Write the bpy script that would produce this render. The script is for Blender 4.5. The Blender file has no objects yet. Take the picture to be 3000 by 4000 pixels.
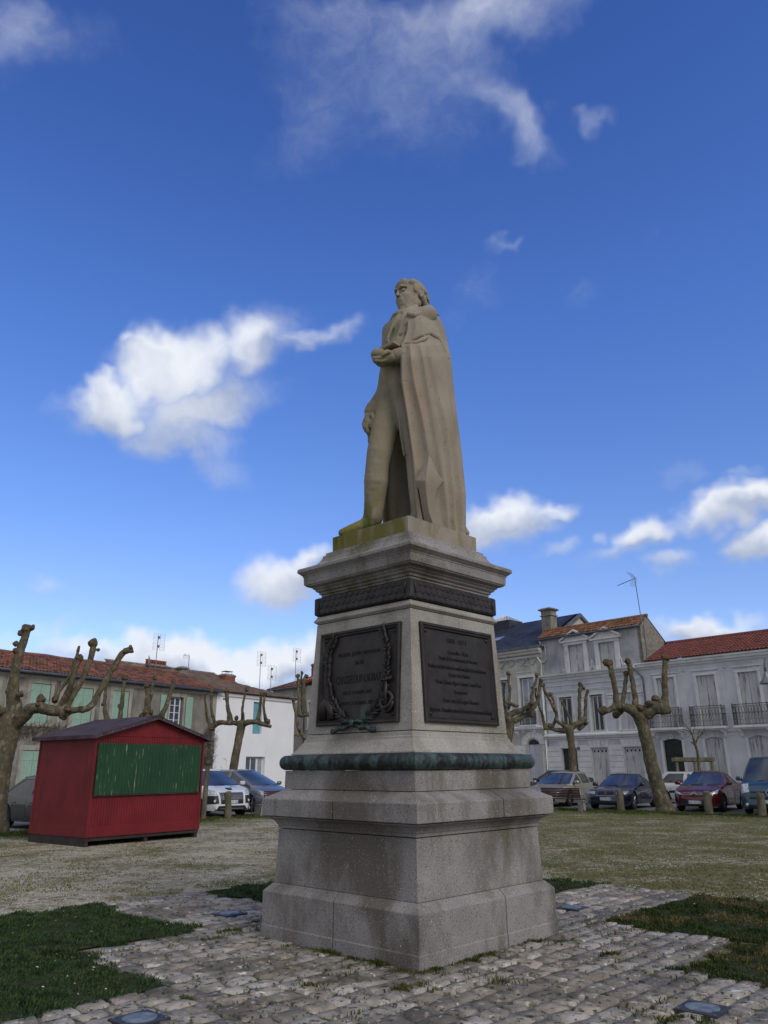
import bpy, bmesh, math, random
import numpy as np
from mathutils import Vector, Matrix
from mathutils.bvhtree import BVHTree
random.seed(7); rng = np.random.default_rng(7)
R = math.radians
scene = bpy.context.scene
COL = scene.collection

# ------------------------------------------------------------------ camera
cam = bpy.data.cameras.new('camera'); camo = bpy.data.objects.new('camera', cam); COL.objects.link(camo)
cam.sensor_fit = 'HORIZONTAL'; cam.sensor_width = 30.0; cam.lens = 30.0
cam.clip_start = 0.05; cam.clip_end = 2000
PITCH = math.atan(1000 / 3000); ROLL = 0.0055
camo.matrix_world = (Matrix.Translation((0, 0, 1.65)) @ Matrix.Rotation(R(90) + PITCH, 4, 'X') @ Matrix.Rotation(-ROLL, 4, 'Z'))
scene.camera = camo

# ------------------------------------------------------------------ exposure
vs = scene.view_settings
vs.view_transform = 'Standard'; vs.look = 'None'; vs.exposure = 0.0; vs.gamma = 1.0; vs.use_curve_mapping = False

# ------------------------------------------------------------------ sun (behind thin cloud) and sky
SUN_EL, SUN_AZ = R(38), R(143)          # azimuth clockwise from +Y
sun = bpy.data.lights.new('sun', 'SUN'); sun.energy = 1.55; sun.angle = R(28); sun.color = (1.0, 0.95, 0.88)
suno = bpy.data.objects.new('sun', sun); COL.objects.link(suno)
sd = Vector((math.sin(SUN_AZ) * math.cos(SUN_EL), math.cos(SUN_AZ) * math.cos(SUN_EL), math.sin(SUN_EL)))
suno.rotation_euler = (-sd).to_track_quat('-Z', 'Y').to_euler(); suno.location = (0, 0, 60)

world = bpy.data.worlds.new('World'); scene.world = world; world.use_nodes = True
nt = world.node_tree; nt.nodes.clear()

class NB:
    """tiny node-graph writer"""
    def __init__(s, nt): s.nt = nt
    def n(s, t, **k):
        o = s.nt.nodes.new(t)
        for a, b in k.items(): setattr(o, a, b)
        return o
    def put(s, sock, v):
        if v is None: return
        if isinstance(v, bpy.types.NodeSocket): s.nt.links.new(v, sock)
        else: sock.default_value = v
    def m(s, op, a, b=None, c=None, clamp=False):
        o = s.n('ShaderNodeMath', operation=op, use_clamp=clamp)
        for i, v in enumerate((a, b, c)): s.put(o.inputs[i], v)
        return o.outputs[0]
    def vm(s, op, a, b=None, scale=None, out=0):
        o = s.n('ShaderNodeVectorMath', operation=op)
        s.put(o.inputs[0], a); s.put(o.inputs[1], b)
        if scale is not None: s.put(o.inputs['Scale'], scale)
        return o.outputs[out]
    def noise(s, vec, scale, detail=4, rough=.55, dist=0, col=False):
        o = s.n('ShaderNodeTexNoise'); s.put(o.inputs['Vector'], vec)
        o.inputs['Scale'].default_value = scale; o.inputs['Detail'].default_value = detail
        o.inputs['Roughness'].default_value = rough; o.inputs['Distortion'].default_value = dist
        return o.outputs[1 if col else 0]
    def mapr(s, v, a, b, c=0, d=1, smooth=False):
        o = s.n('ShaderNodeMapRange', clamp=True)
        if smooth: o.interpolation_type = 'SMOOTHSTEP'
        s.put(o.inputs[0], v)
        for i, x in enumerate((a, b, c, d)): s.put(o.inputs[1 + i], x)
        return o.outputs[0]
    def mix(s, f, a, b, kind='MIX'):
        o = s.n('ShaderNodeMix', data_type='RGBA', blend_type=kind)
        s.put(o.inputs[0], f); s.put(o.inputs[6], a); s.put(o.inputs[7], b)
        return o.outputs[2]
    def xyz(s, x, y, z):
        o = s.n('ShaderNodeCombineXYZ'); s.put(o.inputs[0], x); s.put(o.inputs[1], y); s.put(o.inputs[2], z)
        return o.outputs[0]
    def sep(s, v):
        o = s.n('ShaderNodeSeparateXYZ'); s.put(o.inputs[0], v); return o.outputs

# cloud shapes: (direction, two tangent axes divided by the half sizes, weight)
CLOUDS = [
((-0.248, 0.847, 0.469), (11.375, 1.374, 3.535), (-4.082, -10.794, 17.33), 0.95),
((-0.215, 0.876, 0.432), (8.769, 0.76, 2.812), (-5.707, -11.754, 20.975), 0.85),
((-0.334, 0.844, 0.42), (11.745, 2.971, 3.354), (-3.756, -14.397, 25.91), 0.95),
((-0.156, 0.847, 0.508), (9.883, -3.249, 8.44), (-15.423, -11.092, 13.791), 0.85),
((-0.098, 0.846, 0.523), (15.131, -0.689, 3.928), (-12.19, -27.468, 42.132), 0.66),
((-0.051, 0.842, 0.537), (16.532, -4.371, 8.408), (-21.84, -21.563, 31.732), 0.55),
((-0.254, 0.88, 0.402), (10.042, 3.03, -0.285), (4.05, -10.935, 26.45), 0.72),
((-0.211, 0.905, 0.369), (14.912, 4.555, -2.658), (8.806, -10.649, 31.157), 0.5),
((-0.297, 0.824, 0.482), (35.519, 9.639, 5.393), (0.247, -22.787, 39.104), 0.7),
((0.029, 0.664, 0.747), (6.238, 0.893, -1.039), (2.349, -8.123, 7.121), 0.5),
((0.135, 0.687, 0.714), (10.2, 3.366, -5.171), (15.205, -20.382, 16.725), 0.56),
((-0.072, 0.703, 0.708), (11.284, -3.121, 4.248), (-12.423, -19.838, 18.424), 0.34),
((0.128, 0.616, 0.777), (7.522, -2.739, 0.925), (-6.646, -14.109, 12.272), 0.58),
((0.003, 0.627, 0.779), (7.043, 0.01, -0.04), (0.121, -20.294, 16.334), 0.44),
((0.241, 0.672, 0.701), (31.716, -9.492, -1.817), (-13.658, -56.988, 59.317), 0.42),
((0.158, 0.703, 0.693), (31.181, -3.44, -3.612), (0.17, -24.359, 24.667), 0.5),
((0.185, 0.67, 0.719), (24.222, -34.005, 25.432), (-46.257, -14.172, 25.108), 0.4),
((-0.381, 0.591, 0.711), (18.028, 10.283, 1.099), (5.537, -11, 12.097), 0.5),
((-0.327, 0.607, 0.724), (12.132, 2.745, 3.174), (0.141, -22.662, 19.064), 0.3),
((-0.276, 0.628, 0.728), (21.914, 18.737, -7.855), (23.895, -17.746, 24.332), 0.28),
((0.143, 0.943, 0.301), (15.739, -3.004, 1.888), (-4.502, -7.504, 25.586), 1.0),
((0.201, 0.927, 0.318), (23.053, -6.918, 5.558), (-16.797, -14.193, 51.999), 0.75),
((-0.131, 0.962, 0.237), (17.169, 1.19, 4.636), (-5.807, -6.515, 23.178), 0.9),
((-0.102, 0.96, 0.261), (27.836, 2.781, 0.597), (0.231, -10.972, 40.357), 0.8),
((0.133, 0.808, 0.573), (25.173, 5.826, -14.069), (13.059, -14.488, 17.366), 0.36),
((0.159, 0.777, 0.609), (32.413, -13.435, 8.657), (-43.379, -53.437, 79.487), 0.38),
((0.249, 0.799, 0.547), (30.746, 3.956, -19.78), (18.072, -21.862, 23.72), 0.32),
((0.294, 0.744, 0.6), (26.636, 3.848, -17.82), (47.415, -64.631, 56.918), 0.25),
((0.089, 0.837, 0.54), (19.103, -1.382, -1.013), (0.134, -13.756, 21.301), 0.3),
((0.325, 0.909, 0.263), (17.88, -7.279, 3.048), (-8.766, -6.944, 34.846), 0.9),
((0.299, 0.922, 0.246), (14.445, -4.758, 0.287), (-5.144, -12.426, 52.825), 0.6),
((0.403, 0.87, 0.285), (13.047, -8.894, 8.662), (-18.428, -0.424, 27.322), 1.0),
((0.439, 0.845, 0.305), (24.849, -14.784, 5.159), (-12.408, -7.448, 38.422), 1.0),
((0.432, 0.87, 0.239), (24.563, -11.296, -3.28), (0.18, -8.986, 32.294), 1.0),
((0.349, 0.911, 0.219), (23.58, -9.124, 0.372), (-5.157, -11.112, 54.326), 0.72),
((0.267, 0.923, 0.276), (31.848, -19.642, 34.77), (-57.539, 0.759, 53.133), 0.55),
((0.212, 0.942, 0.261), (25.09, -8.844, 11.526), (-29.716, -9.26, 57.581), 0.55),
((0.37, 0.869, 0.329), (32.134, -4.788, -23.463), (18.647, -19.114, 29.438), 0.42),
((0.412, 0.85, 0.328), (22.626, -14.643, 9.508), (-41.131, -11.182, 80.655), 0.4),
((-0.402, 0.89, 0.216), (32.507, 15.375, -2.942), (8.335, -8.192, 49.291), 0.55),
((-0.33, 0.927, 0.176), (34.726, 10.507, 9.729), (-28.436, -37.037, 141.505), 0.3),
((-0.399, 0.905, 0.149), (16.106, 6.161, 5.672), (-11.935, -13.23, 48.263), 0.5),
((-0.237, 0.963, 0.129), (5.26, 1.234, 0.421), (-1.543, -4.89, 33.614), 1.0),
((-0.36, 0.923, 0.133), (12.03, 4.51, 1.255), (-2.336, -8.564, 53.185), 0.8),
((-0.136, 0.982, 0.134), (10.626, 1.345, 0.881), (-1.971, -4.447, 30.57), 1.0),
((-0.443, 0.887, 0.133), (20.854, 10.192, 1.388), (0.263, -6.943, 47.021), 0.6),
((0.37, 0.916, 0.152), (12.034, -4.869, 0.032), (-2.587, -6.112, 42.984), 0.95),
((0.417, 0.895, 0.159), (20.507, -9.244, -1.783), (0.331, -11.034, 61.019), 0.6),
((0.459, 0.879, 0.132), (9.48, -4.83, -0.793), (0.254, -7.274, 47.354), 0.8),
((0.029, 0.994, 0.105), (2.832, -0.08, -0.024), (0.187, -3.682, 34.592), 0.8)]

b = NB(nt)
vdir = b.vm('NORMALIZE', b.n('ShaderNodeTexCoord').outputs['Generated'])
sky = b.n('ShaderNodeTexSky', sky_type='NISHITA', sun_disc=False, sun_elevation=SUN_EL, sun_rotation=SUN_AZ, altitude=0, air_density=1.0, dust_density=.3, ozone_density=3.0)
w = b.noise(vdir, 6.0, 4, .62, col=True)
v = b.vm('ADD', vdir, b.vm('SCALE', b.vm('SUBTRACT', w, (.5, .5, .5)), scale=.15))
tot = None; acc = None
for c, f1, f2, wt in CLOUDS:
    k1 = sum(p * q for p, q in zip(c, f1)); k2 = sum(p * q for p, q in zip(c, f2))
    x = b.m('SUBTRACT', b.vm('DOT_PRODUCT', v, f1, out=1), k1); y = b.m('SUBTRACT', b.vm('DOT_PRODUCT', v, f2, out=1), k2)
    l = b.vm('LENGTH', b.xyz(x, y, 0), out=1)
    t = b.mapr(l, .15, 1.7, wt, 0, True)
    if tot is None: tot = t; acc = b.m('MULTIPLY', t, y)
    else:
        o = b.n('ShaderNodeMath', operation='SMOOTH_MAX'); b.put(o.inputs[0], tot); b.put(o.inputs[1], t); o.inputs[2].default_value = .12
        tot = o.outputs[0]; acc = b.m('MULTIPLY_ADD', t, y, acc)
# the rest of the sky, outside the picture: denser cloud, added to whiten the ambient light
far = b.mapr(b.vm('DOT_PRODUCT', vdir, (0, .949, .316), out=1), .70, .55)
tot = b.m('MAXIMUM', tot, b.m('MULTIPLY', far, b.mapr(b.noise(vdir, 1.9, 2), .30, .50, 0, 1, True)))
n1 = b.noise(v, 8.5, 10, .64)
d = b.m('ADD', tot, b.m('MULTIPLY', b.m('SUBTRACT', n1, .5), .80))
alpha = b.m('MULTIPLY', b.mapr(d, .17, .90, 0, 1, True), b.mapr(tot, .10, .85, .16, 1))
shade = b.m('ADD', b.mapr(acc, .42, -.38), b.m('MULTIPLY', b.m('SUBTRACT', n1, .5), -1.1), clamp=True)
SKYGAIN = (.70, .93, 1.50, 1)
base = b.mix(1.0, sky.outputs[0], SKYGAIN, 'MULTIPLY')
rz_ = b.n('ShaderNodeValToRGB'); b.put(rz_.inputs[0], b.sep(vdir)[2]); e_ = rz_.color_ramp.elements      # clearer and deeper towards the zenith, paler low down
e_[0].position = .0; e_[0].color = (1.0, .80, .62, 1); e_[1].position = .80; e_[1].color = (.42, .475, .555, 1)
for p_, c_ in ((.20, (.86, .69, .565)), (.32, (.75, .67, .60)), (.53, (.60, .64, .65))): e_.new(p_).color = c_ + (1,)
base = b.vm('SCALE', b.mix(1.0, base, rz_.outputs[0], 'MULTIPLY'), scale=2.0)
ccol = b.mix(shade, (8.4, 8.8, 9.6, 1), (4.2, 4.9, 6.6, 1))
ccol = b.mix(far, ccol, b.mix(b.noise(vdir, 3.0, 5), (4.0, 4.1, 4.35, 1), (5.8, 5.85, 6.1, 1)))  # greyer tone of the added out-of-view cloud, set for neutral fill light
colr = b.mix(alpha, base, ccol)
bg = b.n('ShaderNodeBackground'); b.put(bg.inputs[0], colr); bg.inputs[1].default_value = .10
world.cycles.sampling_method = 'MANUAL'; world.cycles.sample_map_resolution = 256
wo = b.n('ShaderNodeOutputWorld'); nt.links.new(bg.outputs[0], wo.inputs[0])

# ------------------------------------------------------------------ helpers
def tag(o, label=None, cat=None, group=None, kind=None):
    if label: o['label'] = label
    if cat: o['category'] = cat
    if group: o['group'] = group
    if kind: o['kind'] = kind
    return o

def empty(name, loc=(0, 0, 0), rz=0.0, label=None, cat=None, group=None, parent=None):
    o = bpy.data.objects.new(name, None); COL.objects.link(o)
    o.location = loc; o.rotation_euler = (0, 0, rz); o.empty_display_size = .2
    if parent: o.parent = parent
    return tag(o, label, cat, group)

def add(name, me, parent=None, mat=None, label=None):
    o = bpy.data.objects.new(name, me); COL.objects.link(o)
    if mat and not me.materials: me.materials.append(mat)
    if parent: o.parent = parent
    if label: o['label'] = label
    return o

def inst(o, parent=None, loc=None, rot=None, scale=None, name=None):
    c = o.copy(); COL.objects.link(c); c.parent = parent if parent else o.parent
    if loc is not None: c.location = loc
    if rot is not None: c.rotation_euler = rot
    if scale is not None: c.scale = scale
    return c

def copy_tree(o, parent=None):
    c = o.copy(); COL.objects.link(c); c.parent = parent
    for ch in list(o.children): copy_tree(ch, c)
    return c

class MB:
    def __init__(s): s.v = []; s.f = []; s.mi = []; s.cur = 0
    def add(s, vs, fs):
        n = len(s.v); s.v += [tuple(v) for v in vs]
        for f in fs: s.f.append(tuple(i + n for i in f)); s.mi.append(s.cur)
        return s
    def box(s, x0, x1, y0, y1, z0, z1):
        v = [(x, y, z) for z in (z0, z1) for y in (y0, y1) for x in (x0, x1)]
        return s.add(v, [(0, 2, 3, 1), (4, 5, 7, 6), (0, 1, 5, 4), (2, 6, 7, 3), (0, 4, 6, 2), (1, 3, 7, 5)])
    def bbox(s, x0, x1, y0, y1, z0, z1, b=.01):
        """box with chamfered edges"""
        bm = bmesh.new(); bmesh.ops.create_cube(bm, size=1)
        for v in bm.verts: v.co = Vector(((x0 + x1) / 2 + v.co.x * (x1 - x0), (y0 + y1) / 2 + v.co.y * (y1 - y0), (z0 + z1) / 2 + v.co.z * (z1 - z0)))
        bmesh.ops.bevel(bm, geom=bm.edges[:], offset=b, segments=1, affect='EDGES')
        bm.verts.index_update()
        s.add([v.co for v in bm.verts], [[v.index for v in f.verts] for f in bm.faces]); bm.free(); return s
    def prism(s, poly, a, b, ax='z'):
        """poly: list of 2D points, extruded from a to b along ax"""
        n = len(poly)
        def P(p, t): return (p[0], p[1], t) if ax == 'z' else ((p[0], t, p[1]) if ax == 'y' else (t, p[0], p[1]))
        v = [P(p, a) for p in poly] + [P(p, b) for p in poly]
        f = [tuple(range(n))[::-1], tuple(range(n, 2 * n))] + [(i, (i + 1) % n, n + (i + 1) % n, n + i) for i in range(n)]
        return s.add(v, f)
    def ring(s, rings, close=True, cap=True):
        """rings: list of lists of points (same length)"""
        n = len(rings[0]); v = [p for r in rings for p in r]; f = []
        for k in range(len(rings) - 1):
            for i in range(n if close else n - 1):
                j = (i + 1) % n; f.append((k * n + i, k * n + j, (k + 1) * n + j, (k + 1) * n + i))
        if cap: f.append(tuple(range(n))[::-1]); f.append(tuple(range((len(rings) - 1) * n, len(rings) * n)))
        return s.add(v, f)
    def tube(s, pts, r, seg=8, cap=True):
        pts = [Vector(p[:3]) for p in pts]; rr = r if isinstance(r, (list, tuple)) else [r] * len(pts)
        rings = []; up = None
        for i, p in enumerate(pts):
            d = (pts[min(i + 1, len(pts) - 1)] - pts[max(i - 1, 0)]).normalized()
            if up is None: up = Vector((0, 0, 1)) if abs(d.z) < .9 else Vector((1, 0, 0))
            a = d.cross(up).normalized(); up = a.cross(d).normalized()
            rings.append([p + (a * math.cos(t) + up * math.sin(t)) * rr[i] for t in [2 * math.pi * k / seg for k in range(seg)]])
        return s.ring(rings, True, cap)
    def lathe(s, prof, seg=16, c=(0, 0, 0), ax='z'):
        rings = []
        for (r, h) in prof:
            ring = []
            for k in range(seg):
                t = 2 * math.pi * k / seg; x, y = r * math.cos(t), r * math.sin(t)
                ring.append({'z': (c[0] + x, c[1] + y, c[2] + h), 'y': (c[0] + y, c[1] + h, c[2] + x), 'x': (c[0] + h, c[1] + x, c[2] + y)}[ax])
            rings.append(ring)
        return s.ring(rings)
    def grid(s, P):
        """P[i][j] points"""
        n, m = len(P), len(P[0]); v = [p for r in P for p in r]
        return s.add(v, [(i * m + j, i * m + j + 1, (i + 1) * m + j + 1, (i + 1) * m + j) for i in range(n - 1) for j in range(m - 1)])
    def build(s, name, mat, parent=None, smooth=False, angle=None, label=None, kind=None, fix=True):
        me = bpy.data.meshes.new(name); me.from_pydata([tuple(v) for v in s.v], [], s.f)
        mats = mat if isinstance(mat, (list, tuple)) else [mat]
        for q in mats: me.materials.append(q)
        if len(mats) > 1: me.polygons.foreach_set('material_index', s.mi)
        if fix:
            bm = bmesh.new(); bm.from_mesh(me); bmesh.ops.recalc_face_normals(bm, faces=bm.faces); bm.to_mesh(me); bm.free()
        if smooth or angle:
            me.polygons.foreach_set('use_smooth', [True] * len(me.polygons))
            if angle: me.set_sharp_from_angle(angle=R(angle))
        me.update()
        o = add(name, me, parent, None, label)
        if kind: o['kind'] = kind
        return o

def np_mesh(name, V, F, mat, parent=None, smooth=False):
    me = bpy.data.meshes.new(name)
    V = np.ascontiguousarray(V, dtype=np.float32); F = np.ascontiguousarray(F, dtype=np.int32); k = F.shape[1]
    me.vertices.add(len(V)); me.vertices.foreach_set('co', V.ravel())
    me.loops.add(F.size); me.loops.foreach_set('vertex_index', F.ravel())
    me.polygons.add(len(F)); me.polygons.foreach_set('loop_start', np.arange(0, F.size, k, dtype=np.int32))
    me.update(calc_edges=True); me.validate()
    if smooth: me.polygons.foreach_set('use_smooth', [True] * len(me.polygons))
    me.materials.append(mat)
    return add(name, me, parent)

# ------------------------------------------------------------------ materials
def pm(name, c1, c2=None, s=2.0, detail=6, rough=.8, spec=.4, speck=None, stain=None, bump=None, metal=0, coat=0, obj=False, isl=None, lo=.35, hi=.65, rough2=None, stain2=None, orand=None, tr=None):
    """principled material whose colour is mixed from noises; speck=(scale,colour,lo,hi) stain=(vector scale,colour,amount,lo,hi)"""
    m = bpy.data.materials.new(name); m.use_nodes = True; t = m.node_tree; t.nodes.clear(); b = NB(t)
    p = b.n('ShaderNodeBsdfPrincipled'); o = b.n('ShaderNodeOutputMaterial'); t.links.new(p.outputs[0], o.inputs[0])
    vec = b.n('ShaderNodeTexCoord').outputs['Object'] if obj else b.n('ShaderNodeNewGeometry').outputs['Position']
    c = tuple(c1) + (1,)
    if c2 is not None: c = b.mix(b.mapr(b.noise(vec, s, detail), lo, hi), tuple(c1) + (1,), tuple(c2) + (1,))
    for st in (stain, stain2):
        if st:
            sc, col, amt, l, h = st
            mp = b.n('ShaderNodeMapping'); b.put(mp.inputs['Vector'], vec); mp.inputs['Scale'].default_value = sc
            c = b.mix(b.m('MULTIPLY', b.mapr(b.noise(mp.outputs[0], 1.0, 7, .6), l, h), amt), c, tuple(col) + (1,))
    if speck:
        for q in (speck if isinstance(speck, list) else [speck]):
            c = b.mix(b.mapr(b.noise(vec, q[0], 2, .6), q[2], q[3]), c, tuple(q[1]) + (1,))
    if isl is not None:
        g = b.n('ShaderNodeNewGeometry').outputs['Random Per Island']; oi = b.n('ShaderNodeObjectInfo').outputs['Random']
        r_ = b.m('FRACT', b.m('ADD', g, oi))
        cr = b.n('ShaderNodeValToRGB'); b.put(cr.inputs[0], r_); cr.color_ramp.interpolation = 'LINEAR'
        els = cr.color_ramp.elements; n_ = len(isl)
        els[0].position = 0; els[0].color = tuple(isl[0]) + (1,); els[1].position = 1; els[1].color = tuple(isl[-1]) + (1,)
        for i in range(1, n_ - 1): els.new(i / (n_ - 1)).color = tuple(isl[i]) + (1,)
        c = b.mix(1.0, c, cr.outputs[0], 'MULTIPLY')
    b.put(p.inputs['Base Color'], c)
    p.inputs['Roughness'].default_value = rough; p.inputs['Metallic'].default_value = metal
    p.inputs['Specular IOR Level'].default_value = spec; p.inputs['Coat Weight'].default_value = coat
    if tr: p.inputs['Transmission Weight'].default_value = tr
    if bump:
        hgt = None
        for (sc, amt) in bump:
            v = b.m('MULTIPLY', b.noise(vec, sc, 5, .6), amt)
            hgt = v if hgt is None else b.m('ADD', hgt, v)
        bp = b.n('ShaderNodeBump'); bp.inputs['Strength'].default_value = 1.0; bp.inputs['Distance'].default_value = 1.0
        b.put(bp.inputs['Height'], hgt); t.links.new(bp.outputs[0], p.inputs['Normal'])
    return m

# ================================================================== GROUND
M = {}
def ground_mat():
    m = bpy.data.materials.new('gravel_and_moss'); m.use_nodes = True; t = m.node_tree; t.nodes.clear(); b = NB(t)
    p = b.n('ShaderNodeBsdfPrincipled'); o = b.n('ShaderNodeOutputMaterial'); t.links.new(p.outputs[0], o.inputs[0])
    v = b.n('ShaderNodeNewGeometry').outputs['Position']
    x, y, z = b.sep(v)
    grav = b.mix(b.mapr(b.noise(v, 15, 6, .8), .36, .62), (.27, .235, .165, 1), (.54, .49, .385, 1))
    grav = b.mix(b.mapr(b.noise(v, 75, 2, .7), .60, .72), grav, (.55, .52, .46, 1))
    grav = b.mix(b.mapr(b.noise(v, 60, 2, .7), .40, .28), grav, (.07, .065, .045, 1))
    moss = b.mix(b.mapr(b.noise(v, 17, 6, .75), .36, .64), (.055, .060, .018, 1), (.18, .168, .068, 1))
    # distance to the two edges of the square, where the turf is thicker
    dl = b.m('ADD', b.m('MULTIPLY', b.m('SUBTRACT', x, -6.05), .829), b.m('MULTIPLY', b.m('SUBTRACT', y, 29.5), -.559))
    dr = b.m('ADD', b.m('MULTIPLY', b.m('SUBTRACT', x, 7.36), -.714), b.m('MULTIPLY', b.m('SUBTRACT', y, 34.2), -.70))
    edge = b.m('MAXIMUM', b.mapr(dl, 3.2, .0), b.mapr(dr, 3.5, .0))
    rightness = b.mapr(x, -4, 5)
    n = b.m('ADD', b.m('MULTIPLY', b.noise(v, .75, 6, .62), .5), b.m('MULTIPLY', b.noise(v, 6.5, 6, .72), .5))
    f = b.m('ADD', b.m('ADD', n, b.m('MULTIPLY', edge, .26)), b.m('MULTIPLY', rightness, .10))
    f = b.mapr(f, .45, .60)
    c = b.mix(f, grav, moss)
    c = b.mix(b.m('MULTIPLY', b.mapr(edge, .55, .9), b.mapr(b.noise(v, 6, 4), .35, .6)), c, (.045, .066, .014, 1))
    b.put(p.inputs['Base Color'], c); p.inputs['Roughness'].default_value = .95; p.inputs['Specular IOR Level'].default_value = .15
    bp = b.n('ShaderNodeBump'); bp.inputs['Distance'].default_value = 1
    b.put(bp.inputs['Height'], b.m('ADD', b.m('MULTIPLY', b.noise(v, 60, 3, .7), .012), b.m('MULTIPLY', b.noise(v, 3, 4), .03))); t.links.new(bp.outputs[0], p.inputs['Normal'])
    return m
M['ground'] = ground_mat()
g = MB(); g.add([(-300, -60, 0), (300, -60, 0), (300, 500, 0), (-300, 500, 0)], [(0, 1, 2, 3)])
tag(g.build('ground', M['ground']), kind='structure')

UL = Vector((.559, .829, 0)); NLF = Vector((.829, -.559, 0)); UR = Vector((.673, -.7396, 0)); NRF = Vector((-.7396, -.673, 0))
corner = Vector((1.28, 40.4, 0))
M['road'] = pm('worn_asphalt', (.10, .10, .10), (.20, .195, .185), s=1.2, rough=.9, speck=(60, (.35, .34, .31), .58, .7), bump=[(60, .006)])
L0 = corner - UL * 60; L1 = L0 - NLF * 30; R0 = corner + UR * 60; R1 = R0 - NRF * 30; FR_ = corner + Vector((0, 60, 0))
g = MB(); g.add([(p.x, p.y, .004) for p in (L0, corner, FR_, L1)], [(0, 1, 2, 3)]); g.add([(p.x, p.y, .004) for p in (corner, R0, R1, FR_)], [(0, 1, 2, 3)])
tag(g.build('road', M['road']), kind='structure')

# ------------------------------------------------------------------ monument frame
PED = Vector((.244, 8.858, 0)); PROT = -.7632          # local +x = right face normal, local -y = left face normal
def ped(x, y, z=0):
    c, s = math.cos(PROT), math.sin(PROT)
    return Vector((PED.x + c * x - s * y, PED.y + s * x + c * y, z))
def paved(a, b):                                        # a = -local y (towards the left face), b = local x
    if abs(a) < 1.07 and abs(b) < 1.07: return False
    if -1.95 < a < 2.75 and -1.85 < b < 2.55: return True
    if -.2 < a < 1.3 and -4.25 < b <= -1.8: return True
    if -4.6 < a <= -1.9 and -.38 < b < 1.0: return True
    if a > 2.7 and -.08 < b < 6 and a < 7: return True
    if b > 2.5 and -.40 < a < 7 and b < 6: return True
    return False

M['bed'] = pm('mortar_joints', (.11, .105, .095), (.21, .20, .185), s=9, rough=.95, stain=((5, 5, 5), (.045, .055, .018), .9, .50, .60), bump=[(40, .01)])
g = MB()
def q4(g, a0, a1, b0, b1, z):
    top = [ped(b0, -a0, z), ped(b1, -a0, z), ped(b1, -a1, z), ped(b0, -a1, z)]; bot = [Vector((p.x, p.y, -.02)) for p in top]
    g.add(top + bot, [(0, 1, 2, 3)] + [(i, (i + 1) % 4, 4 + (i + 1) % 4, 4 + i) for i in range(4)])
q4(g, -1.95, 2.75, -1.85, 2.55, .008); q4(g, -.2, 1.3, -4.25, -1.852, .008); q4(g, -4.6, -1.952, -.38, 1.0, .008)
q4(g, 2.752, 7, -.08, 6, .008); q4(g, -.40, 2.748, 2.552, 6, .008)
paving = tag(g.build('paving', M['bed']), kind='structure')

M['cobble'] = pm('limestone_cobble', (.255, .235, .208), (.49, .46, .42), s=7, rough=.85, lo=.3, hi=.7,
                 stain=((1.3, 1.3, 1.3), (.12, .112, .095), .85, .46, .62), stain2=((11, 11, 11), (.055, .065, .022), .85, .56, .64),
                 speck=[(22, (.045, .042, .035), .60, .68), (14, (.60, .58, .54), .62, .70)], bump=[(12, .022), (45, .010)], isl=[(.62, .60, .58), (.95, .92, .88), (.70, .64, .56), (1.25, 1.22, 1.18), (.82, .81, .80), (1.05, .95, .84), (.50, .49, .47)])
def cobble_mesh(k, w, d):
    r = random.Random(k); n = 5; P = []
    cx = [r.uniform(-.018, .018) for _ in range(8)]
    for i in range(n + 1):
        row = []
        for j in range(n + 1):
            u, v = i / n * 2 - 1, j / n * 2 - 1
            e = max(abs(u), abs(v)); rr = min(1, (abs(u) ** 5 + abs(v) ** 5) ** .2)
            k_ = e / rr if rr > 0 else 1; kk = 1 if e < .2 else (.93 + .07 * k_)
            X, Y = u * kk * w / 2, v * kk * d / 2
            X += cx[0] * v + cx[1] * u * v; Y += cx[2] * u + cx[3] * u * v
            z = .027 + cx[4] * u * .20 + cx[5] * v * .20 + r.uniform(-.002, .002) - .005 * max(abs(u), abs(v)) ** 3
            if e > .99: z = -.01
            elif e > .55: X *= 1.42; Y *= 1.42
            row.append((X * (1 if e > .99 else .97), Y * (1 if e > .99 else .97), z))
        P.append(row)
    g = MB(); g.grid(P); me = bpy.data.meshes.new('cobblestone'); me.from_pydata(g.v, [], g.f); me.materials.append(M['cobble'])
    me.polygons.foreach_set('use_smooth', [True] * len(me.polygons))
    bm = bmesh.new(); bm.from_mesh(me); bmesh.ops.recalc_face_normals(bm, faces=bm.faces)
    if sum(f.normal.z for f in bm.faces) < 0: bmesh.ops.reverse_faces(bm, faces=bm.faces)
    bm.to_mesh(me); bm.free(); return me
CW = [.17, .21, .24, .27, .30]
cob = {(i, j): cobble_mesh(i * 7 + j, w - .020, .205 - .024) for i, w in enumerate(CW) for j in range(4)}
stones = []
bb = -4.25; row = 0
while bb < 6:
    a = -4.7 + random.uniform(0, .25)
    while a < 7:
        i = random.choice([0, 1, 2, 2, 3, 3, 4]); w = CW[i]
        ac, bc = a + w / 2, bb + .1025
        if paved(ac, bc) and (paved(a + .02, bc) or paved(a + w - .02, bc)):
            p = ped(bc, -ac)
            ok = p.y > 3.0 and abs(p.x) / p.y < .60
            if p.y > 1: stones.append((p.length if ok else 50 + p.length, p, i, random.randrange(4), PROT + R(90) + random.uniform(-.05, .05) + random.choice((0, math.pi))))
        a += w
    bb += .205; row += 1
stones.sort(key=lambda s: s[0])
rest = MB()
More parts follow.
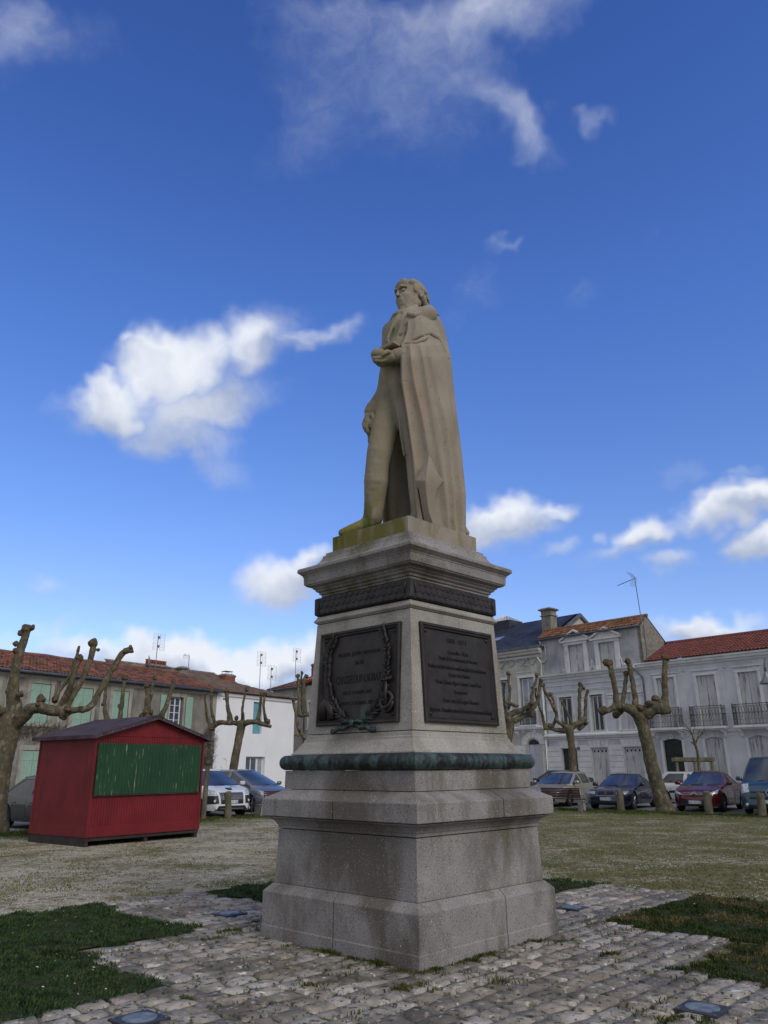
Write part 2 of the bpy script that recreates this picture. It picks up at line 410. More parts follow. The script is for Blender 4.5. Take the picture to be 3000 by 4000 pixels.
for k, (d_, p, i, j, rz) in enumerate(stones):
    if d_ > 60: continue
    me = cob[(i, j)]; sc = random.uniform(.95, 1.03); zz = random.uniform(-.006, .005)
    if k < 300:
        o = add('cobblestone', me, paving); o.location = (p.x, p.y, zz); o.rotation_euler = (random.uniform(-.03, .03), random.uniform(-.03, .03), rz); o.scale = (sc, sc, 1)
    else:
        mt = Matrix.Translation((p.x, p.y, zz)) @ Matrix.Rotation(rz, 4, 'Z') @ Matrix.Scale(sc, 4)
        rest.add([mt @ v.co for v in me.vertices], [tuple(f.vertices) for f in me.polygons])
rest.build('far_cobblestones', M['cobble'], paving, smooth=True, kind='stuff', fix=False)

# ------------------------------------------------------------------ turf in the corners of the paved cross
M['grass'] = pm('dark_turf', (.020, .044, .016), (.062, .102, .034), s=11, rough=.7, spec=.2, stain=((3, 3, 3), (.030, .045, .020), .6, .50, .62))
M['dry_grass'] = pm('patchy_turf', (.024, .048, .008), (.060, .080, .024), s=6, rough=.75, spec=.2, stain=((1.3, 1.3, 1.3), (.17, .125, .055), .9, .50, .60))
M['turfsoil'] = pm('turf_soil', (.018, .026, .010), (.045, .05, .02), s=9, rough=.95, spec=.1)
def vn(x, y, s, seed=0):
    """cheap numpy value noise"""
    x = x * s + seed * 17.3; y = y * s + seed * 9.1
    xi, yi = np.floor(x), np.floor(y); fx, fy = x - xi, y - yi; fx = fx * fx * (3 - 2 * fx); fy = fy * fy * (3 - 2 * fy)
    h = lambda a, b: np.modf(np.abs(np.sin(a * 127.1 + b * 311.7 + seed) * 43758.5453))[0]
    return (h(xi, yi) * (1 - fx) + h(xi + 1, yi) * fx) * (1 - fy) + (h(xi, yi + 1) * (1 - fx) + h(xi + 1, yi + 1) * fx) * fy
def blades(name, X, Y, hmin, hmax, wid, mat, label, parent=None):
    n = len(X); h = rng.uniform(hmin, hmax, n) * (.45 + 1.15 * vn(X, Y, 6.5, 11)); w = wid * rng.uniform(.6, 1.3, n); t = rng.uniform(0, 2 * np.pi, n); l = rng.uniform(0, .9, n)
    dx, dy = np.cos(t), np.sin(t); px, py = -dy, dx
    V = np.zeros((n, 4, 3))
    V[:, 0] = np.stack([X - px * w / 2, Y - py * w / 2, np.zeros(n)], 1)
    V[:, 1] = np.stack([X + px * w / 2, Y + py * w / 2, np.zeros(n)], 1)
    V[:, 2] = np.stack([X + px * w * .42 + dx * h * l * .5, Y + py * w * .42 + dy * h * l * .5, h * .75], 1)
    V[:, 3] = np.stack([X + dx * h * l, Y + dy * h * l, h], 1)
    F = np.arange(n * 4).reshape(n, 4)
    o = np_mesh(name, V.reshape(-1, 3), F, mat, parent)
    o['label'] = label; o['category'] = 'grass'; o['kind'] = 'stuff'; return o
def patch(name, a0, a1, b0, b1, n, label, fade=None, mat='grass'):
    A = rng.uniform(a0 - .35, a1 + .35, n); B = rng.uniform(b0 - .35, b1 + .35, n)
    e = np.minimum(np.minimum(A - a0, a1 - A), np.minimum(B - b0, b1 - B))
    keep = e + (vn(A, B, 4, 3) - .5) * .30 + (vn(A, B, 13, 5) - .5) * .16 > 0
    if fade: keep &= (vn(A, B, 1.7, 8) * .7 + vn(A, B, 6, 2) * .3 + fade(A, B)) > .38
    A, B = A[keep], B[keep]
    c, s = math.cos(PROT), math.sin(PROT); X = PED.x + c * B + s * A; Y = PED.y + s * B - c * A
    ok = (Y > 4.0) & (np.abs(X) / Y < .62); X, Y = X[ok], Y[ok]
    hh = blades(name, X, Y, .014, .046, .011, M[mat], label)
    g = MB(); N = 28; V = []
    for i in range(N):
        row = []
        for j in range(N):
            aa = a0 + .07 + (a1 - a0 - .14) * i / (N - 1); b_ = b0 + .07 + (b1 - b0 - .14) * j / (N - 1)
            row.append(ped(b_, -aa, .008 + .014 * float(vn(np.array([aa]), np.array([b_]), 4, 1)[0])))
        V.append(row)
    g.grid(V); g.build('turf_soil', M['turfsoil'], hh, smooth=True, kind='stuff', fix=False)
    return X, Y
patch('lawn_corner', 1.28, 5.2, -4.30, -1.84, 90000, 'dark green turf with daisies left of the paved cross')
patch('lawn_corner', 2.66, 5.2, -1.9, -.08, 60000, 'low green turf with daisies in the near left corner')
patch('lawn_corner', -2.9, -.22, -4.2, -2.0, 40000, 'strip of turf seen behind the left side of the monument')
patch('lawn_corner', -4.6, -1.98, 1.05, 4.6, 90000, 'turf with dry brown patches right of the paved cross', lambda a, b: .16 - .04 * (b - 1), 'dry_grass')
patch('lawn_corner', -1.98, -.44, 2.62, 5.2, 60000, 'turf clump with brown spots in the near right corner', lambda a, b: .22 - .05 * (b - 2.6), 'dry_grass')
patch('lawn_corner', -4.6, -2.1, -3.2, -.42, 40000, 'thin strip of turf seen behind the right side of the monument', lambda a, b: .1)
# thicker turf along the edge of the square, under the bollards
X = []; Y = []
for (p0, p1, wd, n) in ((Vector((-13.5, 18.5)), Vector((-3.0, 34.0)), 1.5, 26000), (Vector((5.3, 36.2)), Vector((15.5, 26.2)), 1.6, 26000)):
    t = rng.uniform(0, 1, n); d_ = (p1 - p0).normalized(); o_ = np.abs(rng.normal(0, wd / 2, n)); sgn = 1 if p0.x < 0 else -1
    x = p0.x + (p1.x - p0.x) * t + sgn * d_.y * o_ * (1 if sgn > 0 else -1) * (1 if sgn > 0 else 1); y = p0.y + (p1.y - p0.y) * t - abs(d_.x) * o_
    k = vn(x, y, 1.3, 4) + .3 * vn(x, y, 6, 7) > .55; X.append(x[k]); Y.append(y[k])
M['edge'] = pm('olive_turf', (.045, .070, .018), (.105, .125, .040), s=3, rough=.8, spec=.1)
blades('turf_edge', np.concatenate(X), np.concatenate(Y), .02, .075, .022, M['edge'], 'uneven green turf growing along the edge of the square')

# thin tufts and loose pebbles over the open square, where they can still be told apart
n = 130000; Yy = 9.5 + 22 * rng.uniform(0, 1, n) ** 1.3; Xx = rng.uniform(-.56, .56, n) * Yy
a_ = -(-math.sin(PROT) * (Xx - PED.x) + math.cos(PROT) * (Yy - PED.y)); b2 = math.cos(PROT) * (Xx - PED.x) + math.sin(PROT) * (Yy - PED.y)
free = ~((a_ > -4.7) & (b2 > -4.35)); edge_ok = ((Xx + 6.05) * .829 - (Yy - 29.5) * .559 > .2) & (-(Xx - 7.36) * .714 - (Yy - 34.2) * .70 > .2)
k_ = free & edge_ok & (vn(Xx, Yy, .8, 21) * .45 + vn(Xx, Yy, 4.5, 22) * .55 + .05 * (Xx > 0) > .52); X1, Y1 = Xx[k_], Yy[k_]
M['thin'] = pm('thin_yellow_turf', (.115, .115, .045), (.21, .19, .085), s=5, rough=.9, spec=.1)
blades('thin_turf', X1, Y1, .006, .022, .020, M['thin'], 'thin yellowish turf growing through the gravel of the square')
k_ = free & edge_ok & (vn(Xx, Yy, .8, 21) < .60) & (rng.uniform(0, 1, n) < .3); X1, Y1 = Xx[k_], Yy[k_]; n1 = len(X1); s1 = rng.uniform(.004, .013, n1)
V = np.zeros((n1, 5, 3))
for q in range(4): V[:, q] = np.stack([X1 + s1 * math.cos(q * math.pi / 2 + .4), Y1 + s1 * math.sin(q * math.pi / 2 + .4), np.zeros(n1)], 1)
V[:, 4] = np.stack([X1, Y1, s1 * .9], 1); F = (np.array([[0, 1, 4], [1, 2, 4], [2, 3, 4], [3, 0, 4]])[None] + 5 * np.arange(n1)[:, None, None]).reshape(-1, 3)
M['pebble'] = pm('pale_pebbles', (.30, .28, .23), (.62, .60, .54), s=30, rough=.9)
o = np_mesh('pebbles', V.reshape(-1, 3), F, M['pebble']); tag(o, 'pale loose pebbles scattered over the gravel square', 'gravel', None, 'stuff')

# moss and weeds in the joints of the paving
X = []; Y = []
for k in range(130):
    a, b_ = random.uniform(-1.9, 4.6), random.uniform(-1.8, 4.2); b_ = math.floor(b_ / .205) * .205 + .1
    if not paved(a, b_): continue
    p = ped(b_, -a); n = int(random.uniform(10, 120)); sx = random.uniform(.02, .14)
    X.append(rng.normal(p.x, sx, n)); Y.append(rng.normal(p.y, sx * .6, n))
for k in range(60):                                       # along the foot of the monument
    t = random.uniform(-1.1, 1.1); p = ped(t, -1.11) if k % 2 else ped(1.11, t); n = int(random.uniform(10, 70)); X.append(rng.normal(p.x, .05, n)); Y.append(rng.normal(p.y, .03, n))
M['moss'] = pm('joint_moss', (.035, .048, .012), (.11, .12, .025), s=9, rough=.9, spec=.1)
blades('joint_weeds', np.concatenate(X), np.concatenate(Y), .028, .044, .012, M['moss'], 'moss and small weeds growing in the joints of the paving')

# daisies
M['petal'] = pm('daisy_petal', (.8, .8, .78), rough=.7); M['yolk'] = pm('daisy_yolk', (.7, .5, .05), rough=.7)
g = MB()
for k in range(46):
    a, b_ = random.choice([(random.uniform(2.9, 4.6), random.uniform(-1.8, -.2)), (random.uniform(2.8, 4.3), random.uniform(-1.9, -.2)), (random.uniform(1.5, 3.5), random.uniform(-3.9, -2.0)), (random.uniform(-3.8, -2.3), random.uniform(1.2, 3.0))])
    p = ped(b_, -a); r_ = random.uniform(.009, .014); h = random.uniform(.055, .085); tx, ty = random.uniform(-.3, .3), random.uniform(-.5, -.1)
    ring = [(p.x + r_ * math.cos(t) , p.y + r_ * math.sin(t), h + (math.cos(t) * tx + math.sin(t) * ty) * r_) for t in [i * math.pi / 5 for i in range(10)]]
    g.cur = 0; g.add(ring + [(p.x, p.y, h + .003)], [(i, (i + 1) % 10, 10) for i in range(10)])
    g.cur = 1; g.lathe([(.0038, .002), (.002, .006)], 6, (p.x, p.y, h))
tag(g.build('daisies', [M['petal'], M['yolk']]), 'small white daisies dotted over the dark turf', 'daisies', None, 'stuff')

# ground spotlights let into the paving
M['spotframe'] = pm('dull_steel_frame', (.035, .038, .045), (.07, .075, .085), s=14, rough=.6, metal=.3)
M['spotglass'] = pm('clouded_spot_glass', (.07, .09, .11), (.20, .23, .25), s=14, rough=.4, spec=.4)
M['bolt'] = pm('bolt_steel', (.3, .3, .3), rough=.4, metal=.9)
SPL = ['flush ground spotlight with round pale glass in the paving at the near right', 'flush ground spotlight in the paving behind the left corner of the monument', 'flush ground spotlight in the paving behind the right corner of the monument', 'flush ground spotlight at the bottom edge of the paving, near left']
for k, (x, y) in enumerate([(2.223, 6.237), (-1.849, 10.08), (2.247, 10.354), (-1.69, 6.069)]):
    t = empty('ground_spotlight', (x, y, .0), PROT + R(3), SPL[k], 'spotlight', 'spotlights let into the paving')
    g = MB(); s_ = .15; g.box(-s_, s_, -s_, s_, 0, .038); fr = g.build('frame', M['spotframe'], t)
    g = MB(); g.lathe([(.118, 0), (.118, .043), (.105, .047), (.0, .048)], 28); g.build('lens', M['spotglass'], t, angle=40)
    for sx in (-1, 1):
        for sy in (-1, 1):
            g = MB(); g.lathe([(.010, .038), (.010, .043), (.004, .044)], 8, (sx * .125, sy * .125, 0)); g.build('bolt', M['bolt'], fr)

# ================================================================== MONUMENT
GR = dict(s=2.2, detail=8, rough=.82, spec=.3, lo=.3, hi=.7, bump=[(70, .004), (9, .004)])
M['granite'] = pm('grey_granite', (.235, .22, .212), (.325, .305, .292), speck=[(85, (.075, .07, .07), .57, .65), (70, (.48, .46, .43), .63, .72)],
                  stain=((1.25, 1.25, .62), (.105, .088, .066), .85, .48, .62), stain2=((2.4, 2.4, .42), (.085, .085, .030), .8, .57, .70), **GR)
M['granite_light'] = pm('pale_granite', (.30, .28, .25), (.40, .378, .34), speck=[(85, (.12, .115, .11), .60, .67), (70, (.6, .58, .54), .62, .69)],
                  stain=((1.2, 1.2, .5), (.17, .155, .115), .6, .52, .68), stain2=((3, 3, .5), (.10, .125, .075), .6, .60, .70), **GR)
M['granite_wet'] = pm('stained_granite', (.165, .155, .14), (.25, .235, .21), speck=[(85, (.06, .058, .055), .58, .66), (70, (.45, .43, .40), .62, .69)],
                  stain=((2, 2, .8), (.09, .085, .05), .8, .48, .62), **GR)
mon = empty('granite_pedestal', PED, PROT, 'tall stepped grey granite monument pedestal with dark bronze plaques, carrying the statue', 'pedestal')

def loft(name, prof, mat, label=None, parent=mon):
    g = MB(); rings = []; prof = [(h, z + (.002 if i == 0 else (-.003 if i == len(prof) - 1 else 0))) for i, (h, z) in enumerate(prof)]
    for h, z in prof: rings.append([(h, -h, z), (h, h, z), (-h, h, z), (-h, -h, z)])
    g.ring(rings); o = g.build(name, mat, parent)
    bev = o.modifiers.new('b', 'BEVEL'); bev.width = .0025; bev.segments = 1; bev.limit_method = 'ANGLE'; bev.angle_limit = R(20)
    if label: o['label'] = label
    return o
def course(name, prof, mat, jx=0.0, jy=.2, gap=.006):
    for sx in (1, -1):
        for sy in (-1, 1):
            g = MB(); rings = []; x0, y0 = jx + sx * gap, jy + sy * gap
            for h, z in prof:
                r = [(sx * h, sy * h, z), (x0, sy * h, z), (x0, y0, z), (sx * h, y0, z)]
                rings.append(r if sx * sy < 0 else r[::-1])
            g.ring(rings); o = g.build(name, mat, mon)
            bev = o.modifiers.new('b', 'BEVEL'); bev.width = .004; bev.segments = 2; bev.limit_method = 'ANGLE'; bev.angle_limit = R(25)
course('base_block', [(1.088, -.05), (1.086, .135), (1.079, .14), (1.080, .447), (1.072, .458), (1.006, .524)], M['granite'])
loft('dado_block', [(.998, .5265), (.996, .53), (.976, 1.048)], M['granite'])
loft('cavetto_course', [(.984, 1.0515), (.984, 1.083), (.992, 1.087), (1.000, 1.105), (1.025, 1.135), (1.06, 1.152), (1.075, 1.156), (1.078, 1.172)], M['granite'])
course('ledge_block', [(1.104, 1.1755), (1.110, 1.180), (1.112, 1.340), (1.106, 1.35), (.94, 1.438)], M['granite'])
loft('upper_step', [(.946, 1.4405), (.943, 1.629)], M['granite'])
loft('sloped_base', [(.905, 1.7865), (.90, 1.806), (.886, 1.812), (.86, 1.845), (.825, 1.90), (.806, 1.925), (.803, 1.946), (.793, 1.950), (.787, 1.998)], M['granite_light'])
loft('die_block', [(.784, 2.0005), (.723, 3.2205)], M['granite_light'])
loft('neck_moulding', [(.728, 3.2225), (.733, 3.234), (.742, 3.238), (.752, 3.246), (.753, 3.264), (.744, 3.268), (.739, 3.282), (.731, 3.288), (.728, 3.309)], M['granite_light'])
loft('cornice', [(.694, 3.5425), (.695, 3.569), (.713, 3.574), (.716, 3.598), (.728, 3.602), (.742, 3.612), (.750, 3.632), (.765, 3.638), (.772, 3.655), (.800, 3.662), (.826, 3.672), (.830, 3.684), (.842, 3.688),
                 (.846, 3.778), (.852, 3.782), (.856, 3.797), (.868, 3.806), (.884, 3.822), (.893, 3.828), (.901, 3.836), (.901, 3.868), (.890, 3.882), (.80, 3.914), (.745, 3.942), (.715, 3.972), (.695, 4.010), (.690, 4.04), (.668, 4.046), (.664, 4.0815)], M['granite'])

# bronze
M['bronze'] = pm('dark_bronze', (.020, .0165, .0165), (.040, .033, .032), s=6, rough=.52, metal=.2, spec=.45, stain=((3, 3, 1.2), (.07, .12, .10), .75, .60, .74), bump=[(40, .002)])
M['bronze_green'] = pm('green_bronze', (.025, .045, .046), (.075, .12, .115), s=7, rough=.5, metal=.25, spec=.55, stain=((9, 9, 2), (.014, .016, .016), .95, .43, .56), bump=[(28, .010)])
M['bronze_text'] = pm('worn_lettering', (.011, .0095, .0095), rough=.55, metal=.2, spec=.4)

def square_band(name, h_of, pat, mat, n=72, m=14, parent=mon):
    """sweeps a profile round a square with mitred corners: h_of(j) -> (h, z), pat(u, j) -> outward offset"""
    g = MB(); P = []
    for side in range(4):
        for i in range(n):
            u = -1 + 2 * i / n; row = []
            for j in range(m + 1):
                h, z = h_of(j / m); off = pat(u * h, j / m) * (1 - abs(u) ** 30)
                x, y = u * h, -(h + off)
                for _ in range(side): x, y = -y, x
                row.append((x, y, z))
            P.append(row)
    P.append(P[0]); g.grid(P); return g.build(name, mat, parent, angle=60)
def torus_pat(u, t):
    a = math.sin(t * math.pi)
    band = math.exp(-(((u + .06 * math.cos(t * 3.1) + 5) % .235 - .117) / .012) ** 2)
    leaf = abs(math.sin(u * 52 + 5 * t)) * abs(math.sin(t * 9 + u * 26)) * .6 + .4 * abs(math.sin(u * 90 - 7 * t))
    return a * (.013 * leaf + .016 * band)
tor = square_band('bronze_torus', lambda t: (.906 + .086 * math.sin(t * math.pi) ** .62, 1.708 - .078 * math.cos(t * math.pi)), torus_pat, M['bronze_green'], 110, 16)
def frieze_h(t):
    z = 3.311 + .229 * t; e = min(t, 1 - t); return (.748 - .05 * max(0, 1 - e / .12) ** 2, z)
def frieze_pat(u, t):
    if not .06 < t < .94: return 0
    if abs(u) > .640: return .004
    p = .092; r_ = t * 3.0; k = math.floor(r_); fr_ = r_ - k; uu = (u / p + .5 * (k % 2)) % 1.0 - .5
    tip = 1 - (2 * abs(uu)) ** 1.6 * .9                     # pointed laurel scale
    in_ = 1 if fr_ > (1 - tip) * .8 else 0
    return .003 + (.011 * (1.05 - fr_) if in_ else .0) + (.003 if abs(uu) < .05 and in_ else 0)
square_band('bronze_frieze', frieze_h, frieze_pat, M['bronze'], 190, 36)
g = MB()
for sgn_face in range(4):
    for e in (-1, 1):
        pts = []
        for k in range(26):
            a = k / 25 * 4.2 * math.pi; r_ = .030 * (1 - k / 30)
            pts.append(Vector((e * (.685 - r_ * math.cos(a) * 1.0), -.752, 3.345 + r_ * math.sin(a))))
        rot = Matrix.Rotation(sgn_face * math.pi / 2, 4, 'Z')
        g.tube([rot @ p for p in pts], .006, 5)
        g.tube([rot @ Vector((e * .672, -.752, 3.38)), rot @ Vector((e * .676, -.754, 3.45)), rot @ Vector((e * .690, -.752, 3.515))], [.010, .014, .008], 6)
g.build('corner_volutes', M['bronze'], mon, smooth=True, kind='stuff')

# plaques ------------------------------------------------------------
def text_mesh(body):
    cu = bpy.data.curves.new('t', 'FONT'); cu.body = body; cu.size = 1; cu.resolution_u = 2; cu.extrude = .02
    o = bpy.data.objects.new('t', cu); COL.objects.link(o); bpy.context.view_layer.update()
    me = bpy.data.meshes.new_from_object(o.evaluated_get(bpy.context.evaluated_depsgraph_get())); bpy.data.objects.remove(o); bpy.data.curves.remove(cu)
    return me
def text(name, body, cx, cz, width, height, mat, parent, y=0.0, thick=.002, skew=0, rz=0.0, matrix=None):
    """lettering standing in the local xz plane facing -y, fitted to width x height (height of the capitals)"""
    me = text_mesh(body); co = np.zeros(len(me.vertices) * 3); me.vertices.foreach_get('co', co); co = co.reshape(-1, 3)
    x0, x1 = co[:, 0].min(), co[:, 0].max(); kx = width / (x1 - x0); kz = height / .70
    out = np.stack([cx + (co[:, 0] - (x0 + x1) / 2) * kx, y - (co[:, 2] / .02) * thick, cz + (co[:, 1] - .35) * kz], 1)
    me.vertices.foreach_set('co', out.ravel()); me.materials.clear(); me.materials.append(mat); me.update()
    o = add(name, me, parent)
    if matrix is not None: me.transform(matrix)
    return o
def plaque(rz, label):
    rt = Matrix.Rotation(rz, 4, 'Z')
    hz = .784 - .05 * .585
    g = MB(); W, H = .598, .492
    g.box(-W, W, -.012, .0, -H, H); o = g.build('plaque', M['bronze'], mon, label=label)
    o.matrix_local = rt @ Matrix.Translation((0, -hz, 2.585)) @ Matrix.Rotation(-.05, 4, 'X')
    g = MB()
    def fr(prof):
        rings = []
        for (ins, out) in prof:
            w, h = W - ins, H - ins
            rings.append([(-w, -out, -h), (w, -out, -h), (w, -out, h), (-w, -out, h)])
        g.ring(rings, True, False)
    fr([(-.012, 0), (-.014, .030), (-.004, .040), (.014, .040), (.018, .028), (.026, .026), (.030, .032), (.038, .032), (.044, .020), (.050, .0121)])
    g.build('frame', M['bronze'], o)
    for sx in (-1, 1):
        for sz in (-1, 1):
            g = MB()
            g.lathe([(.021, 0), (.022, -.008), (.016, -.014), (.010, -.012), (.008, -.020), (.0, -.022)], 12, (sx * .525, -.012, sz * .42), 'y'); g.build('rosette', M['bronze'], o, smooth=True)
    return o
pl1 = plaque(0, 'bronze plaque with laurel wreath, anchor and ribbon in relief')
pl2 = plaque(math.pi / 2, 'bronze plaque with nine lines of weathered lettering')
T1 = [('PROSPER  JUSTIN  NAPOLEON', .0, 2.825, .64, .040), ('Mis DE', .015, 2.725, .13, .045), ('CHASSELOUP-LAUBAT', 0.0, 2.555, .68, .088), ('NE LE 29 MARS 1805', 0, 2.412, .43, .038), ('MORT LE 29 MARS 1873', 0, 2.30, .50, .038)]
for s_, x, z, w, h in T1: text('inscription', s_, x, z - 2.585, w, h, M['bronze_text'], pl1, -.0122, .004)
T2 = [('1805  1873', -.01, 2.94, .33, .050), ("Conseiller d'Etat", .0, 2.815, .35, .042), ("Depute de l'arrondissement de Marennes", 0, 2.745, .66, .042), ('Membre et six fois President du conseil General de la Charente Inferieure', -.02, 2.652, .98, .044), ('Quatre fois Ministre', .0, 2.577, .37, .044),
      ("Marine Colonies Algerie Colonies Conseil d'Etat", -.02, 2.495, .76, .044), ('Senateur', 0, 2.405, .23, .046), ("Grand croix de la Legion d'honneur", 0, 2.31, .60, .046), ("Rapporteur a l'assemblee nationale de la loi sur le recrutement de l'armee", .0, 2.212, 1.04, .046)]
for s_, x, z, w, h in T2: text('inscription', s_, x, z - 2.585, w, h, M['bronze_text'], pl2, -.0122, .004)
# laurel sprays: each leaf a piece of its own
lm = MB(); lm.add([(0, 0, 0), (.35, -.012, .16), (.75, -.010, .13), (1, -.002, 0), (.75, -.010, -.13), (.35, -.012, -.16), (.3, -.034, 0), (.7, -.028, 0)],
                  [(0, 1, 6), (1, 2, 7, 6), (2, 3, 7), (7, 3, 4), (6, 7, 4, 5), (0, 6, 5)])
leaf0 = None
def spray(path, sgn):
    global leaf0
    P = [Vector((x, -.022, z)) for x, z in path]; dense = []
    for i in range(len(P) - 1):
        for k in range(6): dense.append(P[i].lerp(P[i + 1], k / 6))
    dense.append(P[-1]); g = MB(); g.tube(dense, [.011 * (1 - .6 * i / len(dense)) for i in range(len(dense))], 6); g.build('laurel_stem', M['bronze'], pl1, smooth=True)
    for i in range(2, len(dense) - 1):
        d = (dense[i + 1] - dense[i - 1]).normalized(); a0 = math.atan2(d.z, d.x)
        for s_ in (-1, 1):
            if random.random() < .10: continue
            a = a0 + s_ * random.uniform(.35, .7); L = random.uniform(.10, .14) * (1 - .25 * i / len(dense))
            p = dense[i]
            if abs(p.x + L * math.cos(a)) > .565 : continue
            if leaf0 is None: leaf0 = lm.build('laurel_leaf', M['bronze'], pl1, angle=70); o = leaf0
            else: o = inst(leaf0, pl1)
            o.location = (p.x, p.y - random.uniform(0, .012), p.z); o.rotation_euler = (random.uniform(-.3, .3), -a, 0); o.scale = (L, 1, L * .9)
spray([(-.07, -.47), (-.22, -.40), (-.36, -.24), (-.44, -.06), (-.465, .12), (-.45, .28), (-.38, .42)], -1)
spray([(.12, -.47), (.26, -.39), (.37, -.26), (.43, -.08), (.44, .12), (.42, .30), (.36, .45)], 1)
g = MB()  # anchor with its ring and a coiled rope
g.tube([(.455, -.05, -.05), (.455, -.055, -.36)], [.014, .02], 8); g.tube([(.37, -.055, -.075), (.455, -.06, -.085), (.54, -.055, -.07)], [.008, .013, .008], 8)
g.tube([(.455 + .025 * math.cos(t), -.055, -.02 + .025 * math.sin(t)) for t in [i * math.pi / 6 for i in range(13)]], .007, 6)
g.tube([(.37, -.055, -.27), (.40, -.06, -.34), (.455, -.065, -.37), (.51, -.06, -.34), (.54, -.055, -.27)], [.006, .014, .02, .014, .006], 8)
g.build('anchor', M['bronze'], pl1, smooth=True)
g = MB(); g.tube([(.455 + .082 * math.cos(t), -.035, -.30 + .095 * math.sin(t)) for t in [i * math.pi / 10 for i in range(21)]], .020, 8); g.build('rope_coil', M['bronze'], pl1, smooth=True)
g = MB(); g.tube([(-.50, -.03, -.43), (-.47, -.035, -.30), (-.42, -.04, -.27), (-.37, -.035, -.33), (-.36, -.03, -.44)], [.05, .055, .05, .055, .05], 8); g.tube([(-.53, -.06, -.44), (-.49, -.075, -.30), (-.44, -.08, -.23)], [.012, .018, .010], 6); g.build('helmet', M['bronze'], pl1, smooth=True)
g = MB()  # ribbon bow hanging under the frame
for s_ in (-1, 1):
    P = [(0, -.06, -.49), (s_ * .09, -.085, -.475), (s_ * .16, -.07, -.50), (s_ * .09, -.06, -.535), (0, -.06, -.50)]
    g.ring([[(x, y, z - .022), (x, y - .02, z), (x, y, z + .022), (x, y + .012, z)] for x, y, z in P], True, True)
    P = [(s_ * .03, -.06, -.50), (s_ * .12, -.075, -.545), (s_ * .20, -.06, -.535), (s_ * .27, -.07, -.575), (s_ * .33, -.055, -.57)]
    g.ring([[(x, y, z - .03), (x, y - .015, z), (x, y, z + .03), (x, y + .012, z)] for x, y, z in P], True, True)
g.bbox(-.03, .03, -.10, -.03, -.53, -.46, .012); g.build('ribbon_bow', M['bronze_green'], pl1, smooth=True)

# ================================================================== implicit sculpting
import openvdb
class Field:
    def __init__(s, lo, hi, res):
        s.lo = np.array(lo, float); s.res = res; s.n = np.ceil((np.array(hi) - s.lo) / res).astype(int) + 1
        s.a = np.full(s.n, 1.0, np.float32)
    def _reg(s, lo, hi):
        i0 = np.clip(np.floor((np.array(lo) - s.lo) / s.res).astype(int), 0, s.n); i1 = np.clip(np.ceil((np.array(hi) - s.lo) / s.res).astype(int) + 1, 0, s.n)
        if (i1 <= i0).any(): return None
        ax = [s.lo[k] + s.res * np.arange(i0[k], i1[k]) for k in range(3)]
        return tuple(slice(i0[k], i1[k]) for k in range(3)), ax[0][:, None, None], ax[1][None, :, None], ax[2][None, None, :]
    def comb(s, sl, d, k, sub=False):
        a = s.a[sl]; d = d.astype(np.float32)
        if sub: d = -d; h = np.maximum(k - np.abs(a - d), 0) / k; s.a[sl] = np.maximum(a, d) + h * h * k / 4
        else: h = np.maximum(k - np.abs(a - d), 0) / k; s.a[sl] = np.minimum(a, d) - h * h * k / 4
    def cap(s, p, q, r0, r1, k=.03, sub=False):
        p, q = np.array(p[:3], float), np.array(q[:3], float); m = max(r0, r1) + k + s.res * 3
        g_ = s._reg(np.minimum(p, q) - m, np.maximum(p, q) + m)
        if g_ is None: return
        sl, X, Y, Z = g_; d = q - p; L = max(d @ d, 1e-9)
        t = np.clip(((X - p[0]) * d[0] + (Y - p[1]) * d[1] + (Z - p[2]) * d[2]) / L, 0, 1)
        dist = np.sqrt((X - p[0] - t * d[0]) ** 2 + (Y - p[1] - t * d[1]) ** 2 + (Z - p[2] - t * d[2]) ** 2) - (r0 + (r1 - r0) * t)
        s.comb(sl, dist, k, sub)
    def chain(s, pts, k=.03, sub=False, rs=1.0):
        A = np.array([q[:3] for q in pts], float); rm = max(q[3] for q in pts) * rs + k + s.res * 3
        g_ = s._reg(A.min(0) - rm, A.max(0) + rm)
        if g_ is None: return
        sl = g_[0]; keep = s.a; s.a = np.full(s.n, 1.0, np.float32) if keep.size < 2e7 else np.ones_like(keep)
        for a, b_ in zip(pts[:-1], pts[1:]): s.cap(a, b_, a[3] * rs, b_[3] * rs, 1e-4 if False else .004)
        d = s.a[sl]; s.a = keep; s.comb(sl, d, k, sub)
    def ell(s, c, r, axes=None, k=.03, sub=False):
        c = np.array(c[:3], float); r = np.array(r, float); m = r.max() + k + s.res * 3; g_ = s._reg(c - m, c + m)
        if g_ is None: return
        sl, X, Y, Z = g_; A = np.eye(3) if axes is None else np.array(axes, float)
        q = [((X - c[0]) * A[i][0] + (Y - c[1]) * A[i][1] + (Z - c[2]) * A[i][2]) / r[i] for i in range(3)]
        n1 = np.sqrt(q[0] ** 2 + q[1] ** 2 + q[2] ** 2); n2 = np.sqrt((q[0] / r[0]) ** 2 + (q[1] / r[1]) ** 2 + (q[2] / r[2]) ** 2)
        s.comb(sl, n1 * (n1 - 1) / np.maximum(n2, 1e-6), k, sub)
    def mesh(s):
        g_ = openvdb.FloatGrid(1.0); g_.copyFromArray(s.a); P, Q = g_.convertToQuads(isovalue=0.0)
        P = np.asarray(P) * s.res + s.lo; return P, np.asarray(Q)[:, ::-1]
